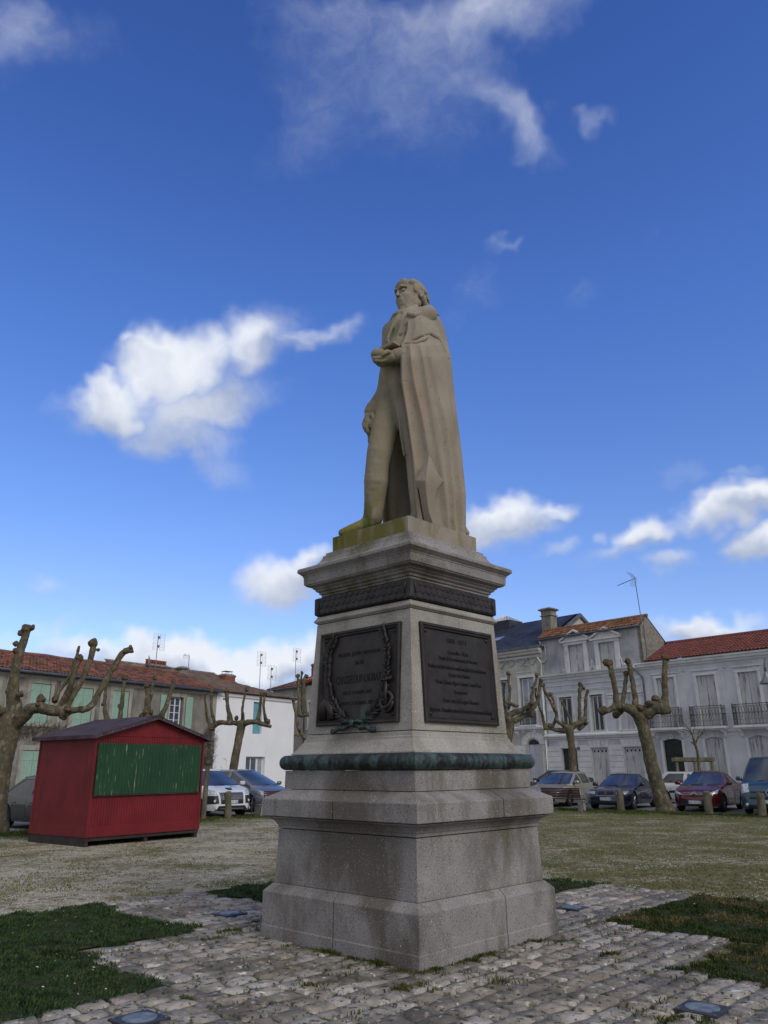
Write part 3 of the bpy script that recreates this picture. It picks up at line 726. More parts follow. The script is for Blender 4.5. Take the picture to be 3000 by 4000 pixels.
def vn3(P, sc, seed=0):
    q = P * sc + seed * 7.7; i = np.floor(q); f = q - i; f = f * f * (3 - 2 * f); out = 0
    for dx in (0, 1):
        for dy in (0, 1):
            for dz in (0, 1):
                h = np.modf(np.abs(np.sin((i[:, 0] + dx) * 127.1 + (i[:, 1] + dy) * 311.7 + (i[:, 2] + dz) * 74.7 + seed) * 43758.5453))[0]
                out = out + h * (f[:, 0] if dx else 1 - f[:, 0]) * (f[:, 1] if dy else 1 - f[:, 1]) * (f[:, 2] if dz else 1 - f[:, 2])
    return out
def join_np(parts):
    V, F, n = [], [], 0
    for v, f in parts: V.append(v); F.append(f + n); n += len(v)
    return np.concatenate(V), np.concatenate(F)
def Y_(pts): return [(p[0], -p[1], p[2], p[3]) for p in pts]          # sculpting frame: x right, y away, z up

# ================================================================== STATUE
M['stone'] = pm('weathered_limestone', (.262, .230, .182), (.365, .316, .252), s=2.4, rough=.88, spec=.25, lo=.3, hi=.7,
                stain=((2.2, 2.2, 1.1), (.22, .205, .16), .65, .50, .64), stain2=((1.7, 1.7, .9), (.31, .225, .165), .6, .48, .62), speck=[(45, (.11, .10, .065), .66, .73), (16, (.13, .12, .085), .68, .76)], bump=[(30, .005), (90, .0025), (7, .006)])
def mossy():
    m = M['stone'].copy(); m.name = 'mossy_limestone'; t = m.node_tree; b = NB(t)
    p = [n for n in t.nodes if n.type == 'BSDF_PRINCIPLED'][0]; old = p.inputs['Base Color'].links[0].from_socket
    v = b.n('ShaderNodeNewGeometry').outputs['Position']; x, y, z = b.sep(v)
    mp = b.n('ShaderNodeMapping'); b.put(mp.inputs['Vector'], v); mp.inputs['Scale'].default_value = (5, 5, 1.6)
    side = b.mapr(x, .30, .16); low = b.mapr(z, 4.62, 4.32)
    n = b.m('ADD', b.m('MULTIPLY', side, .19), b.m('ADD', b.noise(mp.outputs[0], 1, 6, .6), b.m('MULTIPLY', low, .02)))
    lowm = b.mapr(z, 4.9, 4.33, .22, 1)
    c = b.mix(b.m('MULTIPLY', b.mapr(n, .58, .76), b.m('MULTIPLY', lowm, .9)), b.mix(b.m('MULTIPLY', side, .30), old, (.19, .185, .11, 1)), (.145, .135, .028, 1))
    mp2 = b.n('ShaderNodeMapping'); b.put(mp2.inputs['Vector'], v); mp2.inputs['Scale'].default_value = (3.5, 3.5, .9)
    n2 = b.m('ADD', b.m('MULTIPLY', side, .12), b.noise(mp2.outputs[0], 1.3, 5, .6))
    c = b.mix(b.m('MULTIPLY', b.mapr(n2, .70, .79), b.mapr(z, 4.7, 4.4, .1, 1)), c, (.075, .095, .018, 1))
    b.put(p.inputs['Base Color'], c); return m
M['mossy'] = mossy()
SZ = 4.281
st = empty('stone_statue', (PED.x, PED.y, SZ), 0, 'life-size-plus pale limestone statue of a cloaked man standing on the granite pedestal', 'statue')
g = MB(); h = .609; c_, s_ = math.cos(PROT), math.sin(PROT)
def rp(x, y, z): return (c_ * x - s_ * y, s_ * x + c_ * y, z)
g.ring([[rp(h_, -h_, z), rp(h_, h_, z), rp(-h_, h_, z), rp(-h_, -h_, z)] for h_, z in ((.609, -.197), (.612, -.004))])
o = g.build('plinth', M['mossy'], st); bev = o.modifiers.new('b', 'BEVEL'); bev.width = .008; bev.segments = 2

Fv = np.array([-.691, -.723, 0]); Lv = np.array([.723, -.691, 0]); Uv = np.array([0, 0, 1.0]); AX = [Lv, Fv, Uv]
def PB(l, f, z, c=(.10, 0)): return np.array([c[0], c[1], 0]) + Lv * l + Fv * f + Uv * z
B = Field((-1.0, -.75, -.05), (.95, .75, 3.35), .0135)
B.ell(PB(0, .02, 2.76), (.36, .245, .36), AX, .08)
B.ell(PB(0, .10, 2.40), (.29, .25, .34), AX, .08)
B.ell(PB(0, .04, 2.02), (.29, .24, .30), AX, .08)
B.cap(PB(-.31, -.02, 2.95), PB(.31, -.02, 2.95), .125, .125, .09)
B.cap(PB(0, .0, 2.9), PB(0, .0, 3.2), .14, .095, .05)
RL = Y_([(-0.115, -0.04, 1.898, 0.168), (-0.169, 0.02, 1.625, 0.164), (-0.23, 0.08, 1.34, 0.159), (-0.297, 0.14, 1.028, 0.141), (-0.322, 0.14, 0.87, 0.13), (-0.338, 0.12, 0.669, 0.134), (-0.354, 0.08, 0.46, 0.116), (-0.374, 0.05, 0.25, 0.106)])
B.chain(RL, .05, False, 1.10)
LL = Y_([(0.043, 0.1, 1.826, 0.168), (0.1, 0.18, 1.383, 0.148), (0.149, 0.22, 0.974, 0.129), (0.165, 0.22, 0.56, 0.115), (0.173, 0.2, 0.298, 0.101), (0.175, 0.18, 0.154, 0.101)])
B.chain(LL, .05)
# tail coat: skirt swinging back over both hips
B.chain(Y_([(-0.089, 0.16, 2.172, 0.186), (-0.043, 0.2, 1.887, 0.159), (0.012, 0.22, 1.618, 0.116), (0.048, 0.24, 1.32, 0.09), (0.083, 0.25, 0.997, 0.065)]), .05)
B.chain(Y_([(-0.138, -0.1, 2.238, 0.157), (-0.191, -0.15, 2.032, 0.104)]), .06)
B.chain(Y_([(-0.189, 0.1, 1.959, 0.017), (-0.144, 0.2, 1.776, 0.018), (-0.077, 0.27, 1.612, 0.02), (-0.05, 0.3, 1.435, 0.018), (-0.033, 0.3, 1.204, 0.016), (0.001, 0.3, 0.942, 0.014)]), .03)
# feet
B.chain(Y_([(-0.381, 0.02, 0.209, 0.093), (-0.492, 0.06, 0.138, 0.074), (-0.618, 0.09, 0.079, 0.064), (-0.736, 0.1, 0.027, 0.054)]), .05)
B.chain(Y_([(0.176, 0.16, 0.161, 0.095), (0.091, 0.3, 0.1, 0.078)]), .05)
B.chain(Y_([(0.589, -0.05, 0.158, 0.061), (0.704, -0.08, 0.124, 0.058), (0.75, -0.08, 0.073, 0.045)]), .04)
# right arm hanging, sleeve and cuff
B.chain(Y_([(-0.122, -0.24, 2.981, 0.13), (-0.16, -0.24, 2.634, 0.111), (-0.199, -0.18, 2.242, 0.098), (-0.235, -0.12, 2.017, 0.09), (-0.321, -0.06, 1.834, 0.086), (-0.394, -0.02, 1.705, 0.078)]), .05)
B.chain(Y_([(-0.38, -0.02, 1.728, 0.088), (-0.411, -0.02, 1.679, 0.078)]), .008)
# left forearm and cuff coming out of the cloak
B.chain(Y_([(0.194, 0.36, 2.341, 0.125), (0.057, 0.42, 2.251, 0.103), (-0.043, 0.44, 2.217, 0.089)]), .05)
B.chain(Y_([(-0.023, 0.44, 2.221, 0.099), (-0.079, 0.44, 2.212, 0.092)]), .008)
# lapels, waistcoat edge and collar
B.chain(Y_([(-0.03, 0.17, 2.965, 0.028), (-0.083, 0.18, 2.88, 0.028), (-0.136, 0.19, 2.755, 0.022), (-0.18, 0.2, 2.612, 0.021), (-0.197, 0.2, 2.534, 0.017)]), .015)
B.chain(Y_([(0.048, 0.2, 2.956, 0.031), (0.002, 0.23, 2.828, 0.021), (-0.088, 0.27, 2.492, 0.012)]), .02)
B.chain(Y_([(-0.18, 0.24, 2.568, 0.015), (-0.156, 0.3, 2.455, 0.015), (-0.073, 0.34, 2.402, 0.015), (0.061, 0.36, 2.38, 0.015)]), .012)
B.chain(Y_([(-0.037, 0.14, 3.015, 0.045), (0.023, 0.18, 2.999, 0.045), (0.092, 0.18, 3.028, 0.045), (0.182, 0.14, 3.104, 0.045)]), .02)
bodyV = B.mesh()

# hands: palm, four unequal fingers, thumb
Hn = Field((-.62, -.60, 1.15), (.02, .20, 1.80), .0065)
def hand(F, palm, fingers, thumb):
    F.chain(palm, .02)
    for f in fingers: F.chain(f, .008)
    F.chain(thumb, .010)
hand(Hn, Y_([(-0.404, -0.02, 1.694, 0.058), (-0.428, -0.01, 1.607, 0.056), (-0.438, 0, 1.525, 0.052)]),
     [Y_([(-0.396, 0.05, 1.519, 0.025), (-0.393, 0.06, 1.432, 0.023), (-0.38, 0.05, 1.382, 0.022), (-0.37, 0.04, 1.355, 0.018)]), Y_([(-0.433, 0.04, 1.506, 0.027), (-0.46, 0.04, 1.424, 0.025), (-0.433, 0.03, 1.368, 0.023), (-0.4, 0.01, 1.336, 0.018)]),
      Y_([(-0.465, 0, 1.543, 0.027), (-0.488, 0, 1.47, 0.025), (-0.468, -0.01, 1.41, 0.024), (-0.418, -0.02, 1.354, 0.018)]), Y_([(-0.476, -0.05, 1.586, 0.025), (-0.496, -0.05, 1.521, 0.024), (-0.486, -0.05, 1.456, 0.02), (-0.445, -0.05, 1.397, 0.017)])],
     Y_([(-0.386, 0.05, 1.602, 0.03), (-0.359, 0.08, 1.523, 0.027), (-0.366, 0.08, 1.459, 0.025), (-0.379, 0.07, 1.427, 0.02)]))
Hn.chain(Y_([(-0.445, -0.02, 1.442, 0.034), (-0.414, -0.03, 1.345, 0.03), (-0.421, -0.04, 1.267, 0.023)]), .01)
Hl = Field((-.55, -.80, 1.95), (.16, -.10, 2.70), .0065)
hand(Hl, Y_([(-0.068, 0.44, 2.212, 0.066), (-0.142, 0.46, 2.177, 0.069), (-0.208, 0.46, 2.155, 0.059)]),
     [Y_([(-0.216, 0.5, 2.178, 0.028), (-0.282, 0.54, 2.132, 0.026), (-0.339, 0.54, 2.125, 0.023), (-0.368, 0.52, 2.144, 0.02)]), Y_([(-0.222, 0.48, 2.129, 0.028), (-0.287, 0.52, 2.095, 0.026), (-0.336, 0.53, 2.097, 0.023), (-0.362, 0.52, 2.118, 0.02)]),
      Y_([(-0.217, 0.44, 2.12, 0.028), (-0.274, 0.47, 2.087, 0.026), (-0.323, 0.49, 2.09, 0.023), (-0.349, 0.49, 2.105, 0.02)]), Y_([(-0.2, 0.4, 2.118, 0.026), (-0.25, 0.42, 2.089, 0.025), (-0.294, 0.45, 2.083, 0.021), (-0.317, 0.46, 2.093, 0.018)])],
     Y_([(-0.142, 0.5, 2.215, 0.033), (-0.195, 0.54, 2.216, 0.029), (-0.231, 0.56, 2.179, 0.026), (-0.251, 0.56, 2.157, 0.02)]))
Hl.ell(Y_([(-0.312, 0.42, 2.244, 0.076)])[0], (.085, .085, .078), None, .01)                    # rolled charts in the hand
Hl.cap(Y_([(-0.312, 0.42, 2.253, 0.066)])[0], Y_([(-0.005, 0.3, 2.378, 0.067)])[0], .062, .06, .01)
headc = np.array(Y_([(0.133, 0.03, 3.317, 0.018)])[0][:3]); HS = 1.08
HF = np.array([-.80, -.60, 0]); HL = np.array([.60, -.80, 0]); HU = np.array([-.05, -.04, .998]); HA = [HL, HF, HU]
def ph(s, f, u): return headc + (HL * s + HF * f + HU * u) * HS
Hd = Field(headc - np.array([.36, .36, .40]), headc + np.array([.36, .36, .36]), .0062)
Hd.ell(ph(0, -.03, .06), tuple(v * HS for v in (.158, .200, .185)), HA, .03)
Hd.ell(ph(0, .075, -.07), tuple(v * HS for v in (.122, .125, .195)), HA, .03)
for s in (-1, 1):
    Hd.cap(ph(s * .105, -.01, -.12), ph(s * .05, .12, -.215), .048, .042, .03)
    Hd.ell(ph(s * .078, .130, -.055), tuple(v * HS for v in (.042, .040, .045)), HA, .03)
    Hd.ell(ph(s * .158, -.035, -.015), tuple(v * HS for v in (.018, .036, .052)), HA, .008); Hd.ell(ph(s * .176, -.028, -.010), tuple(v * HS for v in (.010, .018, .030)), HA, .008, True)
    Hd.ell(ph(s * .116, .030, -.105), tuple(v * HS for v in (.026, .046, .085)), HA, .014)
Hd.ell(ph(0, .142, -.222), tuple(v * HS for v in (.056, .050, .044)), HA, .022)
Hd.cap(ph(0, -.055, -.16), ph(0, -.07, -.40), .100, .110, .015)
Hd.ell(ph(0, .14, .13), tuple(v * HS for v in (.11, .05, .075)), HA, .04)
for s in (-1, 1):
    Hd.ell(ph(s * .062, .205, .020), tuple(v * HS for v in (.040, .036, .027)), HA, .012, True)
    Hd.ell(ph(s * .060, .163, .016), tuple(v * HS for v in (.028, .026, .020)), HA, .004)
    Hd.cap(ph(s * .030, .181, .024), ph(s * .092, .158, .020), .0075, .0065, .004)
    Hd.chain([tuple(ph(s * .012, .192, .058)) + (.018,), tuple(ph(s * .055, .194, .070)) + (.019,), tuple(ph(s * .105, .150, .052)) + (.014,)], .012)
    Hd.ell(ph(s * .022, .203, -.048), tuple(v * HS for v in (.014, .018, .012)), HA, .007)
Hd.cap(ph(0, .182, .050), ph(0, .222, -.038), .014, .019, .012)
Hd.cap(ph(-.044, .178, -.108), ph(.044, .178, -.108), .015, .015, .012); Hd.cap(ph(-.035, .176, -.138), ph(.035, .176, -.138), .016, .016, .010)
Hd.cap(ph(-.050, .192, -.1225), ph(.050, .192, -.1225), .0042, .0042, .004, True)
Hd.cap(ph(-.055, .183, -.055), ph(-.066, .160, -.12), .005, .004, .01, True); Hd.cap(ph(.055, .183, -.055), ph(.066, .160, -.12), .005, .004, .01, True)
# combed hair, heavier at the side and the back
for k in range(34):
    a = -2.7 + 5.4 * k / 33; el = .75 if k % 2 else .15
    f0 = -.035 - .175 * math.cos(a) * math.cos(el); s0 = .140 * math.sin(a) * math.cos(el); u0 = .065 + .160 * math.sin(el)
    if f0 > .05 and u0 < .16: continue
    Hd.cap(ph(s0, f0, u0), ph(s0 * 1.06, f0 - .035, u0 - .10), .030, .020, .012)
for s in (-1, 1):
    Hd.ell(ph(s * .118, .045, .135), (.045, .075, .055), HA, .02); Hd.ell(ph(s * .146, .035, .050), (.022, .040, .060), HA, .015)
    for k in range(6): Hd.ell(ph(s * (.128 - .012 * k), -.075 - .022 * k, -.035 - .012 * k), (.038, .040, .050), HA, .012)
    for k in range(3): Hd.ell(ph(s * .150, -.055 - .03 * k, .065 - .01 * k), (.026, .030, .030), HA, .010)
V, F = join_np([bodyV, Hn.mesh(), Hl.mesh(), Hd.mesh()])
V = V + (vn3(V, 26, 1)[:, None] - .5) * .004
fig = np_mesh('carved_figure', V, F, M['mossy'], st, True)

# book held with the charts
bk = MB(); bk.bbox(-.13, .12, -.085, .085, -.021, .021, .006); bk.bbox(-.122, .128, -.079, .079, -.030, -.023, .002)
o = bk.build('book', M['stone'], st); q = Y_([(-0.157, 0.42, 2.342, 0.017)])[0]; o.location = q[:3]; o.rotation_euler = (R(4), R(-6), R(-38))

# medals on the breast
md = MB()
for (x, y, z, r_) in Y_([(0.048, 0.275, 2.769, 0.029), (-0.022, 0.275, 2.62, 0.022), (0.032, 0.285, 2.621, 0.025), (0.083, 0.3, 2.604, 0.022)]):
    ring = []
    for k in range(14):
        a = k * math.pi / 7; rr = r_ * (1.25 if k % 2 == 0 else .66); ring.append(np.array([x, y, z]) + Lv * rr * math.cos(a) + Uv * rr * math.sin(a))
    md.ring([[tuple(p - Fv * .03) for p in ring], [tuple(p + Fv * .012) for p in ring]])
    for (dx) in (-1, 1): pass
md.build('medals', M['stone'], st)

# cloak: lofted cloth with thickness, folds running down from the shoulder and the forearm
LV = [(.00, [(.215, .49), (.40, .36), (.57, .18), (.70, .0), (.60, -.24), (.36, -.40), (.04, -.42), (-.27, -.34)]),
      (.55, [(.15, .50), (.37, .42), (.58, .22), (.73, .0), (.60, -.24), (.35, -.40), (.04, -.42), (-.27, -.36)]),
      (1.10, [(.11, .50), (.34, .46), (.56, .26), (.705, .0), (.58, -.24), (.34, -.40), (.04, -.42), (-.25, -.38)]),
      (1.60, [(.055, .51), (.29, .49), (.52, .31), (.672, .02), (.56, -.24), (.34, -.39), (.06, -.42), (-.22, -.40)]),
      (2.10, [(-.02, .52), (.23, .53), (.46, .37), (.65, .05), (.55, -.24), (.33, -.38), (.08, -.42), (-.19, -.40)]),
      (2.45, [(-.02, .53), (.20, .55), (.43, .42), (.64, .08), (.53, -.22), (.32, -.36), (.06, -.41), (-.20, -.38)]),
      (2.62, [(-.01, .52), (.18, .53), (.41, .42), (.61, .08), (.52, -.22), (.31, -.35), (.05, -.40), (-.19, -.36)]),
      (2.70, [(.03, .44), (.21, .44), (.41, .38), (.60, .08), (.51, -.20), (.30, -.34), (.05, -.39), (-.17, -.36)]),
      (2.85, [(.075, .37), (.24, .42), (.41, .33), (.575, .06), (.49, -.18), (.30, -.32), (.06, -.36), (-.15, -.34)]),
      (2.98, [(.085, .31), (.24, .37), (.39, .29), (.535, .05), (.46, -.16), (.29, -.29), (.07, -.33), (-.12, -.30)]),
      (3.08, [(.10, .24), (.23, .31), (.36, .24), (.475, .04), (.41, -.13), (.27, -.25), (.08, -.27), (-.07, -.24)]),
      (3.15, [(.12, .18), (.22, .24), (.32, .18), (.40, .03), (.35, -.11), (.24, -.19), (.10, -.21), (.0, -.18)]),
      (3.20, [(.14, .12), (.21, .16), (.28, .12), (.33, .02), (.29, -.08), (.22, -.13), (.13, -.15), (.06, -.12)])]
def cr1(P, t):
    n = len(P) - 1; i = min(int(t * n), n - 1); f = t * n - i; a, b_, c, d = P[max(i - 1, 0)], P[i], P[i + 1], P[min(i + 2, n)]
    return .5 * ((2 * b_) + (c - a) * f + (2 * a - 5 * b_ + 4 * c - d) * f * f + (3 * b_ - a - 3 * c + d) * f ** 3)
zs = np.array([l[0] for l in LV]); NU, NZ = 240, 150
ctrl = np.array([l[1] for l in LV])
ridges = [(.015, .02, .030, .020), (.10, .135, .045, .026), (.175, .225, .050, .024), (.245, .30, .055, .024), (.33, .365, .050, .026), (.41, .43, .040, .028), (.52, .51, .045, .03), (.62, .60, .045, .03), (.73, .70, .045, .03), (.85, .82, .04, .03), (.95, .95, .04, .02)]
outer = np.zeros((NZ, NU, 3)); inner = np.zeros((NZ, NU, 3))
for a in range(NZ):
    tz = a / (NZ - 1); z = 3.20 * tz
    c = np.array([[np.interp(z, zs, ctrl[:, k, j]) for j in (0, 1)] for k in range(8)])
    line = np.array([cr1(c, u / (NU - 1)) for u in range(NU)])
    tan = np.gradient(line, axis=0); nrm = np.stack([tan[:, 1], -tan[:, 0]], 1); nrm /= np.linalg.norm(nrm, axis=1)[:, None] + 1e-9
    cen = line.mean(0); sg = np.sign(((line - cen) * nrm).sum(1).mean()); nrm *= sg
    u = np.linspace(0, 1, NU); low = 1 - min(1, z / 2.66); disp = np.zeros(NU)
    amp = .35 + .65 * low if z < 2.66 else .16
    for (ut, ub, am, w) in ridges:
        uc = ub + (ut - ub) * min(1, z / 2.66) + .006 * math.sin(z * 3 + ut * 40)
        disp += 2.1 * am * amp * np.exp(-np.abs((u - uc) / w) ** 1.35)
    disp -= .052 * amp; fade = min(1, (3.2 - z) / .3); disp *= fade
    outer[a, :, :2] = line + nrm * disp[:, None]; inner[a, :, :2] = line + nrm * (disp * .55 - .055)[:, None]
    zz = z - .02 * (1 if z < .3 else 0); outer[a, :, 2] = zz; inner[a, :, 2] = zz
for A_ in (outer, inner):                                   # the profile was read off at the axis: bring nearer parts to true height
    k_ = 1 - A_[:, :, 1] / 8.858; A_[:, :, 2] = np.maximum((A_[:, :, 2] + 2.631) * k_ - 2.631, -.01 + .0 * k_); A_[:, :, 0] = (A_[:, :, 0] + .244) * k_ - .244
outer[:, :, 1] *= -1; inner[:, :, 1] *= -1
P = np.concatenate([outer, inner[:, ::-1]], 1); n2 = 2 * NU; V = P.reshape(-1, 3)
ii, jj = np.meshgrid(np.arange(NZ - 1), np.arange(n2), indexing='ij'); j2 = (jj + 1) % n2
F = np.stack([ii * n2 + jj, ii * n2 + j2, (ii + 1) * n2 + j2, (ii + 1) * n2 + jj], -1).reshape(-1, 4)
top = np.stack([(NZ - 1) * n2 + np.arange(NU - 1), (NZ - 1) * n2 + np.arange(1, NU), (NZ - 1) * n2 + n2 - 1 - np.arange(1, NU), (NZ - 1) * n2 + n2 - 1 - np.arange(NU - 1)], 1)
Cb = Field((-.45, -.70, 1.2), (.80, .36, 3.35), .009)
for ch, k in ((Y_([(0.1, 0.44, 2.404, 0.017), (0.142, 0.45, 2.449, 0.022), (0.227, 0.43, 2.512, 0.028), (0.349, 0.37, 2.573, 0.034), (0.446, 0.29, 2.55, 0.037), (0.525, 0.2, 2.433, 0.037), (0.58, 0.12, 2.267, 0.032), (0.61, 0.05, 2.056, 0.024), (0.63, 0, 1.873, 0.014)]), .02),
              (Y_([(0.091, 0.29, 2.907, 0.034), (0.158, 0.31, 2.874, 0.038), (0.251, 0.27, 2.929, 0.038), (0.353, 0.18, 3.041, 0.035), (0.449, 0.06, 3.084, 0.021), (0.495, 0.02, 3.059, 0.012)]), .02),
              (Y_([(0.139, 0.27, 2.88, 0.012), (0.132, 0.31, 2.718, 0.012), (0.13, 0.36, 2.532, 0.012)]), .03),
              (Y_([(-0.009, 0.47, 2.349, 0.023), (0.057, 0.48, 2.366, 0.026), (0.143, 0.48, 2.365, 0.03), (0.241, 0.46, 2.423, 0.03), (0.293, 0.43, 2.47, 0.027)]), .03),
              (Y_([(0.238, 0.06, 3.112, 0.042), (0.338, 0, 3.124, 0.043), (0.411, -0.05, 3.094, 0.043)]), .04),
              (Y_([(-0.075, -0.18, 3.171, 0.051), (-0.13, -0.22, 3.072, 0.047), (-0.185, -0.26, 2.932, 0.04), (-0.213, -0.28, 2.739, 0.032), (-0.233, -0.28, 2.416, 0.028), (-0.305, -0.26, 2.129, 0.025), (-0.349, -0.24, 1.953, 0.017)]), .03)): Cb.chain(ch, k)
V, F = join_np([(V, np.concatenate([F, top])), Cb.mesh()])
clo = np_mesh('cloak', V, F, M['mossy'], st, True)
bm = bmesh.new(); bm.from_mesh(clo.data); bmesh.ops.recalc_face_normals(bm, faces=bm.faces); bm.to_mesh(clo.data); bm.free()

# anchor fluke leaning on the cloak
L_ = Y_([(0.272, 0.6, 0.806, 0.002), (0.223, 0.6, 0.682, 0.002), (0.163, 0.59, 0.587, 0.002), (0.107, 0.58, 0.506, 0.002), (0.156, 0.56, 0.41, 0.002), (0.178, 0.53, 0.283, 0.002), (0.196, 0.49, 0.167, 0.002), (0.216, 0.45, 0.051, 0.002)])
C_ = Y_([(0.279, 0.64, 0.795, 0.002), (0.259, 0.67, 0.654, 0.002), (0.244, 0.68, 0.552, 0.002), (0.233, 0.68, 0.467, 0.002), (0.235, 0.65, 0.377, 0.002), (0.249, 0.61, 0.254, 0.002), (0.268, 0.55, 0.146, 0.002), (0.309, 0.48, 0.017, 0.002)])
R_ = Y_([(0.291, 0.6, 0.806, 0.002), (0.331, 0.6, 0.681, 0.002), (0.379, 0.57, 0.594, 0.002), (0.445, 0.53, 0.53, 0.002), (0.377, 0.54, 0.433, 0.002), (0.344, 0.51, 0.321, 0.002), (0.364, 0.46, 0.208, 0.002), (0.461, 0.35, 0.009, 0.002)])
g = MB(); fr = [[p[:3] for p in row] for row in (L_, C_, R_)]; bkk = [[(p[0] + .02, p[1] + .07, p[2]) for p in row] for row in (L_, R_)]
n = len(L_); rings = [[fr[0][i], fr[1][i], fr[2][i], bkk[1][i], bkk[0][i]] for i in range(n)]
g.ring(rings); o = g.build('anchor_fluke', M['stone'], st, angle=25); bev = o.modifiers.new('b', 'BEVEL'); bev.width = .006; bev.limit_method = 'ANGLE'; bev.angle_limit = R(25)

# ================================================================== HOUSES
M['white_wall'] = pm('grimy_white_stone', (.50, .505, .525), (.62, .625, .64), s=.9, rough=.9, spec=.2, stain=((1.6, 1.6, .5), (.30, .305, .325), .6, .50, .70), stain2=((4.5, 4.5, 1.2), (.17, .17, .185), .5, .63, .76), bump=[(25, .004)])
M['trim'] = pm('painted_stone_trim', (.60, .60, .60), (.72, .72, .71), s=1.5, rough=.85, spec=.2, stain=((5, 5, 1.2), (.24, .24, .25), .55, .58, .74), bump=[(30, .003)])
M['attic_wall'] = pm('stained_grey_render', (.30, .31, .33), (.46, .465, .47), s=1.0, rough=.9, spec=.2, stain=((2.6, 2.6, .7), (.19, .195, .215), .7, .50, .68), bump=[(25, .004)])
M['cream_wall'] = pm('cream_ashlar', (.42, .40, .345), (.55, .53, .47), s=1.1, rough=.9, spec=.2, stain=((2, 2, .5), (.24, .23, .21), .6, .54, .68), bump=[(30, .003)])
M['grey_render'] = pm('old_grey_render', (.19, .18, .155), (.285, .272, .235), s=.8, rough=.95, spec=.1, stain=((1.3, 1.3, .5), (.115, .108, .095), .8, .48, .62), stain2=((.9, .9, 2.2), (.34, .325, .28), .55, .60, .70), bump=[(18, .008)])
M['quoin'] = pm('pale_dressed_stone', (.29, .275, .235), (.38, .36, .31), s=2, rough=.9, spec=.1, stain=((3, 3, 1), (.16, .15, .13), .6, .55, .68), bump=[(22, .004)])
M['white_render'] = pm('fresh_white_render', (.78, .785, .79), (.84, .84, .84), s=.7, rough=.85, spec=.2, stain=((2.4, 2.4, .25), (.42, .42, .42), .5, .60, .74))
M['beige_render'] = pm('beige_render', (.40, .375, .33), (.47, .445, .39), s=.8, rough=.9, spec=.2)
M['rubble'] = pm('rubble_gable', (.17, .155, .125), (.27, .25, .21), s=5, rough=.95, spec=.1, speck=(7, (.42, .40, .35), .63, .70), bump=[(9, .02)])
M['green_shutter'] = pm('pale_green_paint', (.255, .40, .31), (.30, .445, .35), s=3, rough=.6, stain=((3, 3, .6), (.20, .29, .24), .5, .56, .7))
M['blue_shutter'] = pm('turquoise_paint', (.13, .33, .38), (.16, .37, .42), s=3, rough=.5)
M['grey_shutter'] = pm('flaking_white_shutter', (.47, .475, .48), (.58, .58, .57), s=2, rough=.7, stain=((9, 9, .9), (.17, .16, .155), .85, .56, .64), stain2=((14, 14, 1.4), (.25, .17, .12), .4, .64, .7))
M['pvc'] = pm('white_window_frame', (.70, .70, .70), rough=.5)
M['cream_frame'] = pm('cream_window_frame', (.58, .56, .50), rough=.6)
M['door_green'] = pm('dark_green_door', (.012, .020, .018), (.018, .028, .026), s=3, rough=.35, spec=.5)
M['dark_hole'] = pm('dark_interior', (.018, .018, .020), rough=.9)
M['glass'] = pm('window_glass', (.030, .045, .085), (.07, .09, .13), s=2.2, rough=.06, spec=.75)  # bluish base colour paints in the reflected sky
M['curtain'] = pm('net_curtain_glass', (.20, .24, .29), (.36, .40, .44), s=1.4, rough=.12, spec=.7)
M['zinc'] = pm('zinc_gutter', (.085, .10, .12), (.14, .16, .185), s=3, rough=.45, metal=.4)
M['slate'] = pm('blue_slate', (.024, .028, .042), (.040, .046, .064), s=2.2, rough=.55, spec=.3, stain=((1.5, 1.5, 3), (.075, .085, .11), .5, .5, .66), isl=[(.85, .85, .88), (1.1, 1.1, 1.12), (.95, .95, .95)])
M['iron'] = pm('wrought_iron', (.022, .025, .030), (.06, .06, .06), s=8, rough=.55, metal=.3)
M['tile_new'] = pm('red_mechanical_tile', (.15, .044, .036), (.205, .062, .048), s=2, rough=.75, isl=[(.8, .8, .8), (1.15, 1.15, 1.1), (.95, .92, .9)], stain=((3, 3, 3), (.15, .06, .045), .6, .54, .68))
M['tile_orange'] = pm('orange_canal_tile', (.20, .088, .050), (.28, .135, .078), s=3, rough=.85, isl=[(.55, .5, .45), (1.2, 1.2, 1.2), (.95, .9, .8), (.7, .62, .5)], stain=((4, 4, 4), (.10, .085, .045), .8, .50, .64))
M['tile_old'] = pm('old_canal_tile', (.17, .070, .050), (.27, .118, .078), s=2.2, rough=.9, isl=[(.45, .42, .42), (1.05, 1.0, .98), (.75, .70, .66), (1.5, 1.25, 1.05), (.62, .6, .58)], stain=((1.3, 1.3, 1.3), (.105, .070, .062), .85, .44, .60), stain2=((5, 5, 5), (.32, .29, .24), .6, .66, .74))
M['tile_brown'] = pm('brown_canal_tile', (.135, .098, .082), (.20, .14, .115), s=2.2, rough=.9, isl=[(.7, .7, .7), (1.15, 1.1, 1.05), (.9, .85, .8)], stain=((2, 2, 2), (.085, .075, .065), .7, .5, .64))
M['brick'] = pm('red_chimney_brick', (.26, .055, .032), (.34, .085, .05), s=4, rough=.9, stain=((5, 5, 5), (.12, .05, .04), .6, .54, .66))
M['concrete'] = pm('grey_cement', (.17, .16, .14), (.27, .25, .22), s=3, rough=.95, stain=((5, 5, 2), (.09, .085, .07), .7, .52, .66))
M['terracotta'] = pm('terracotta_pot', (.38, .10, .055), (.44, .14, .08), s=5, rough=.8)
M['ridge'] = pm('mortar_ridge', (.16, .10, .08), (.28, .20, .16), s=3, rough=.95)

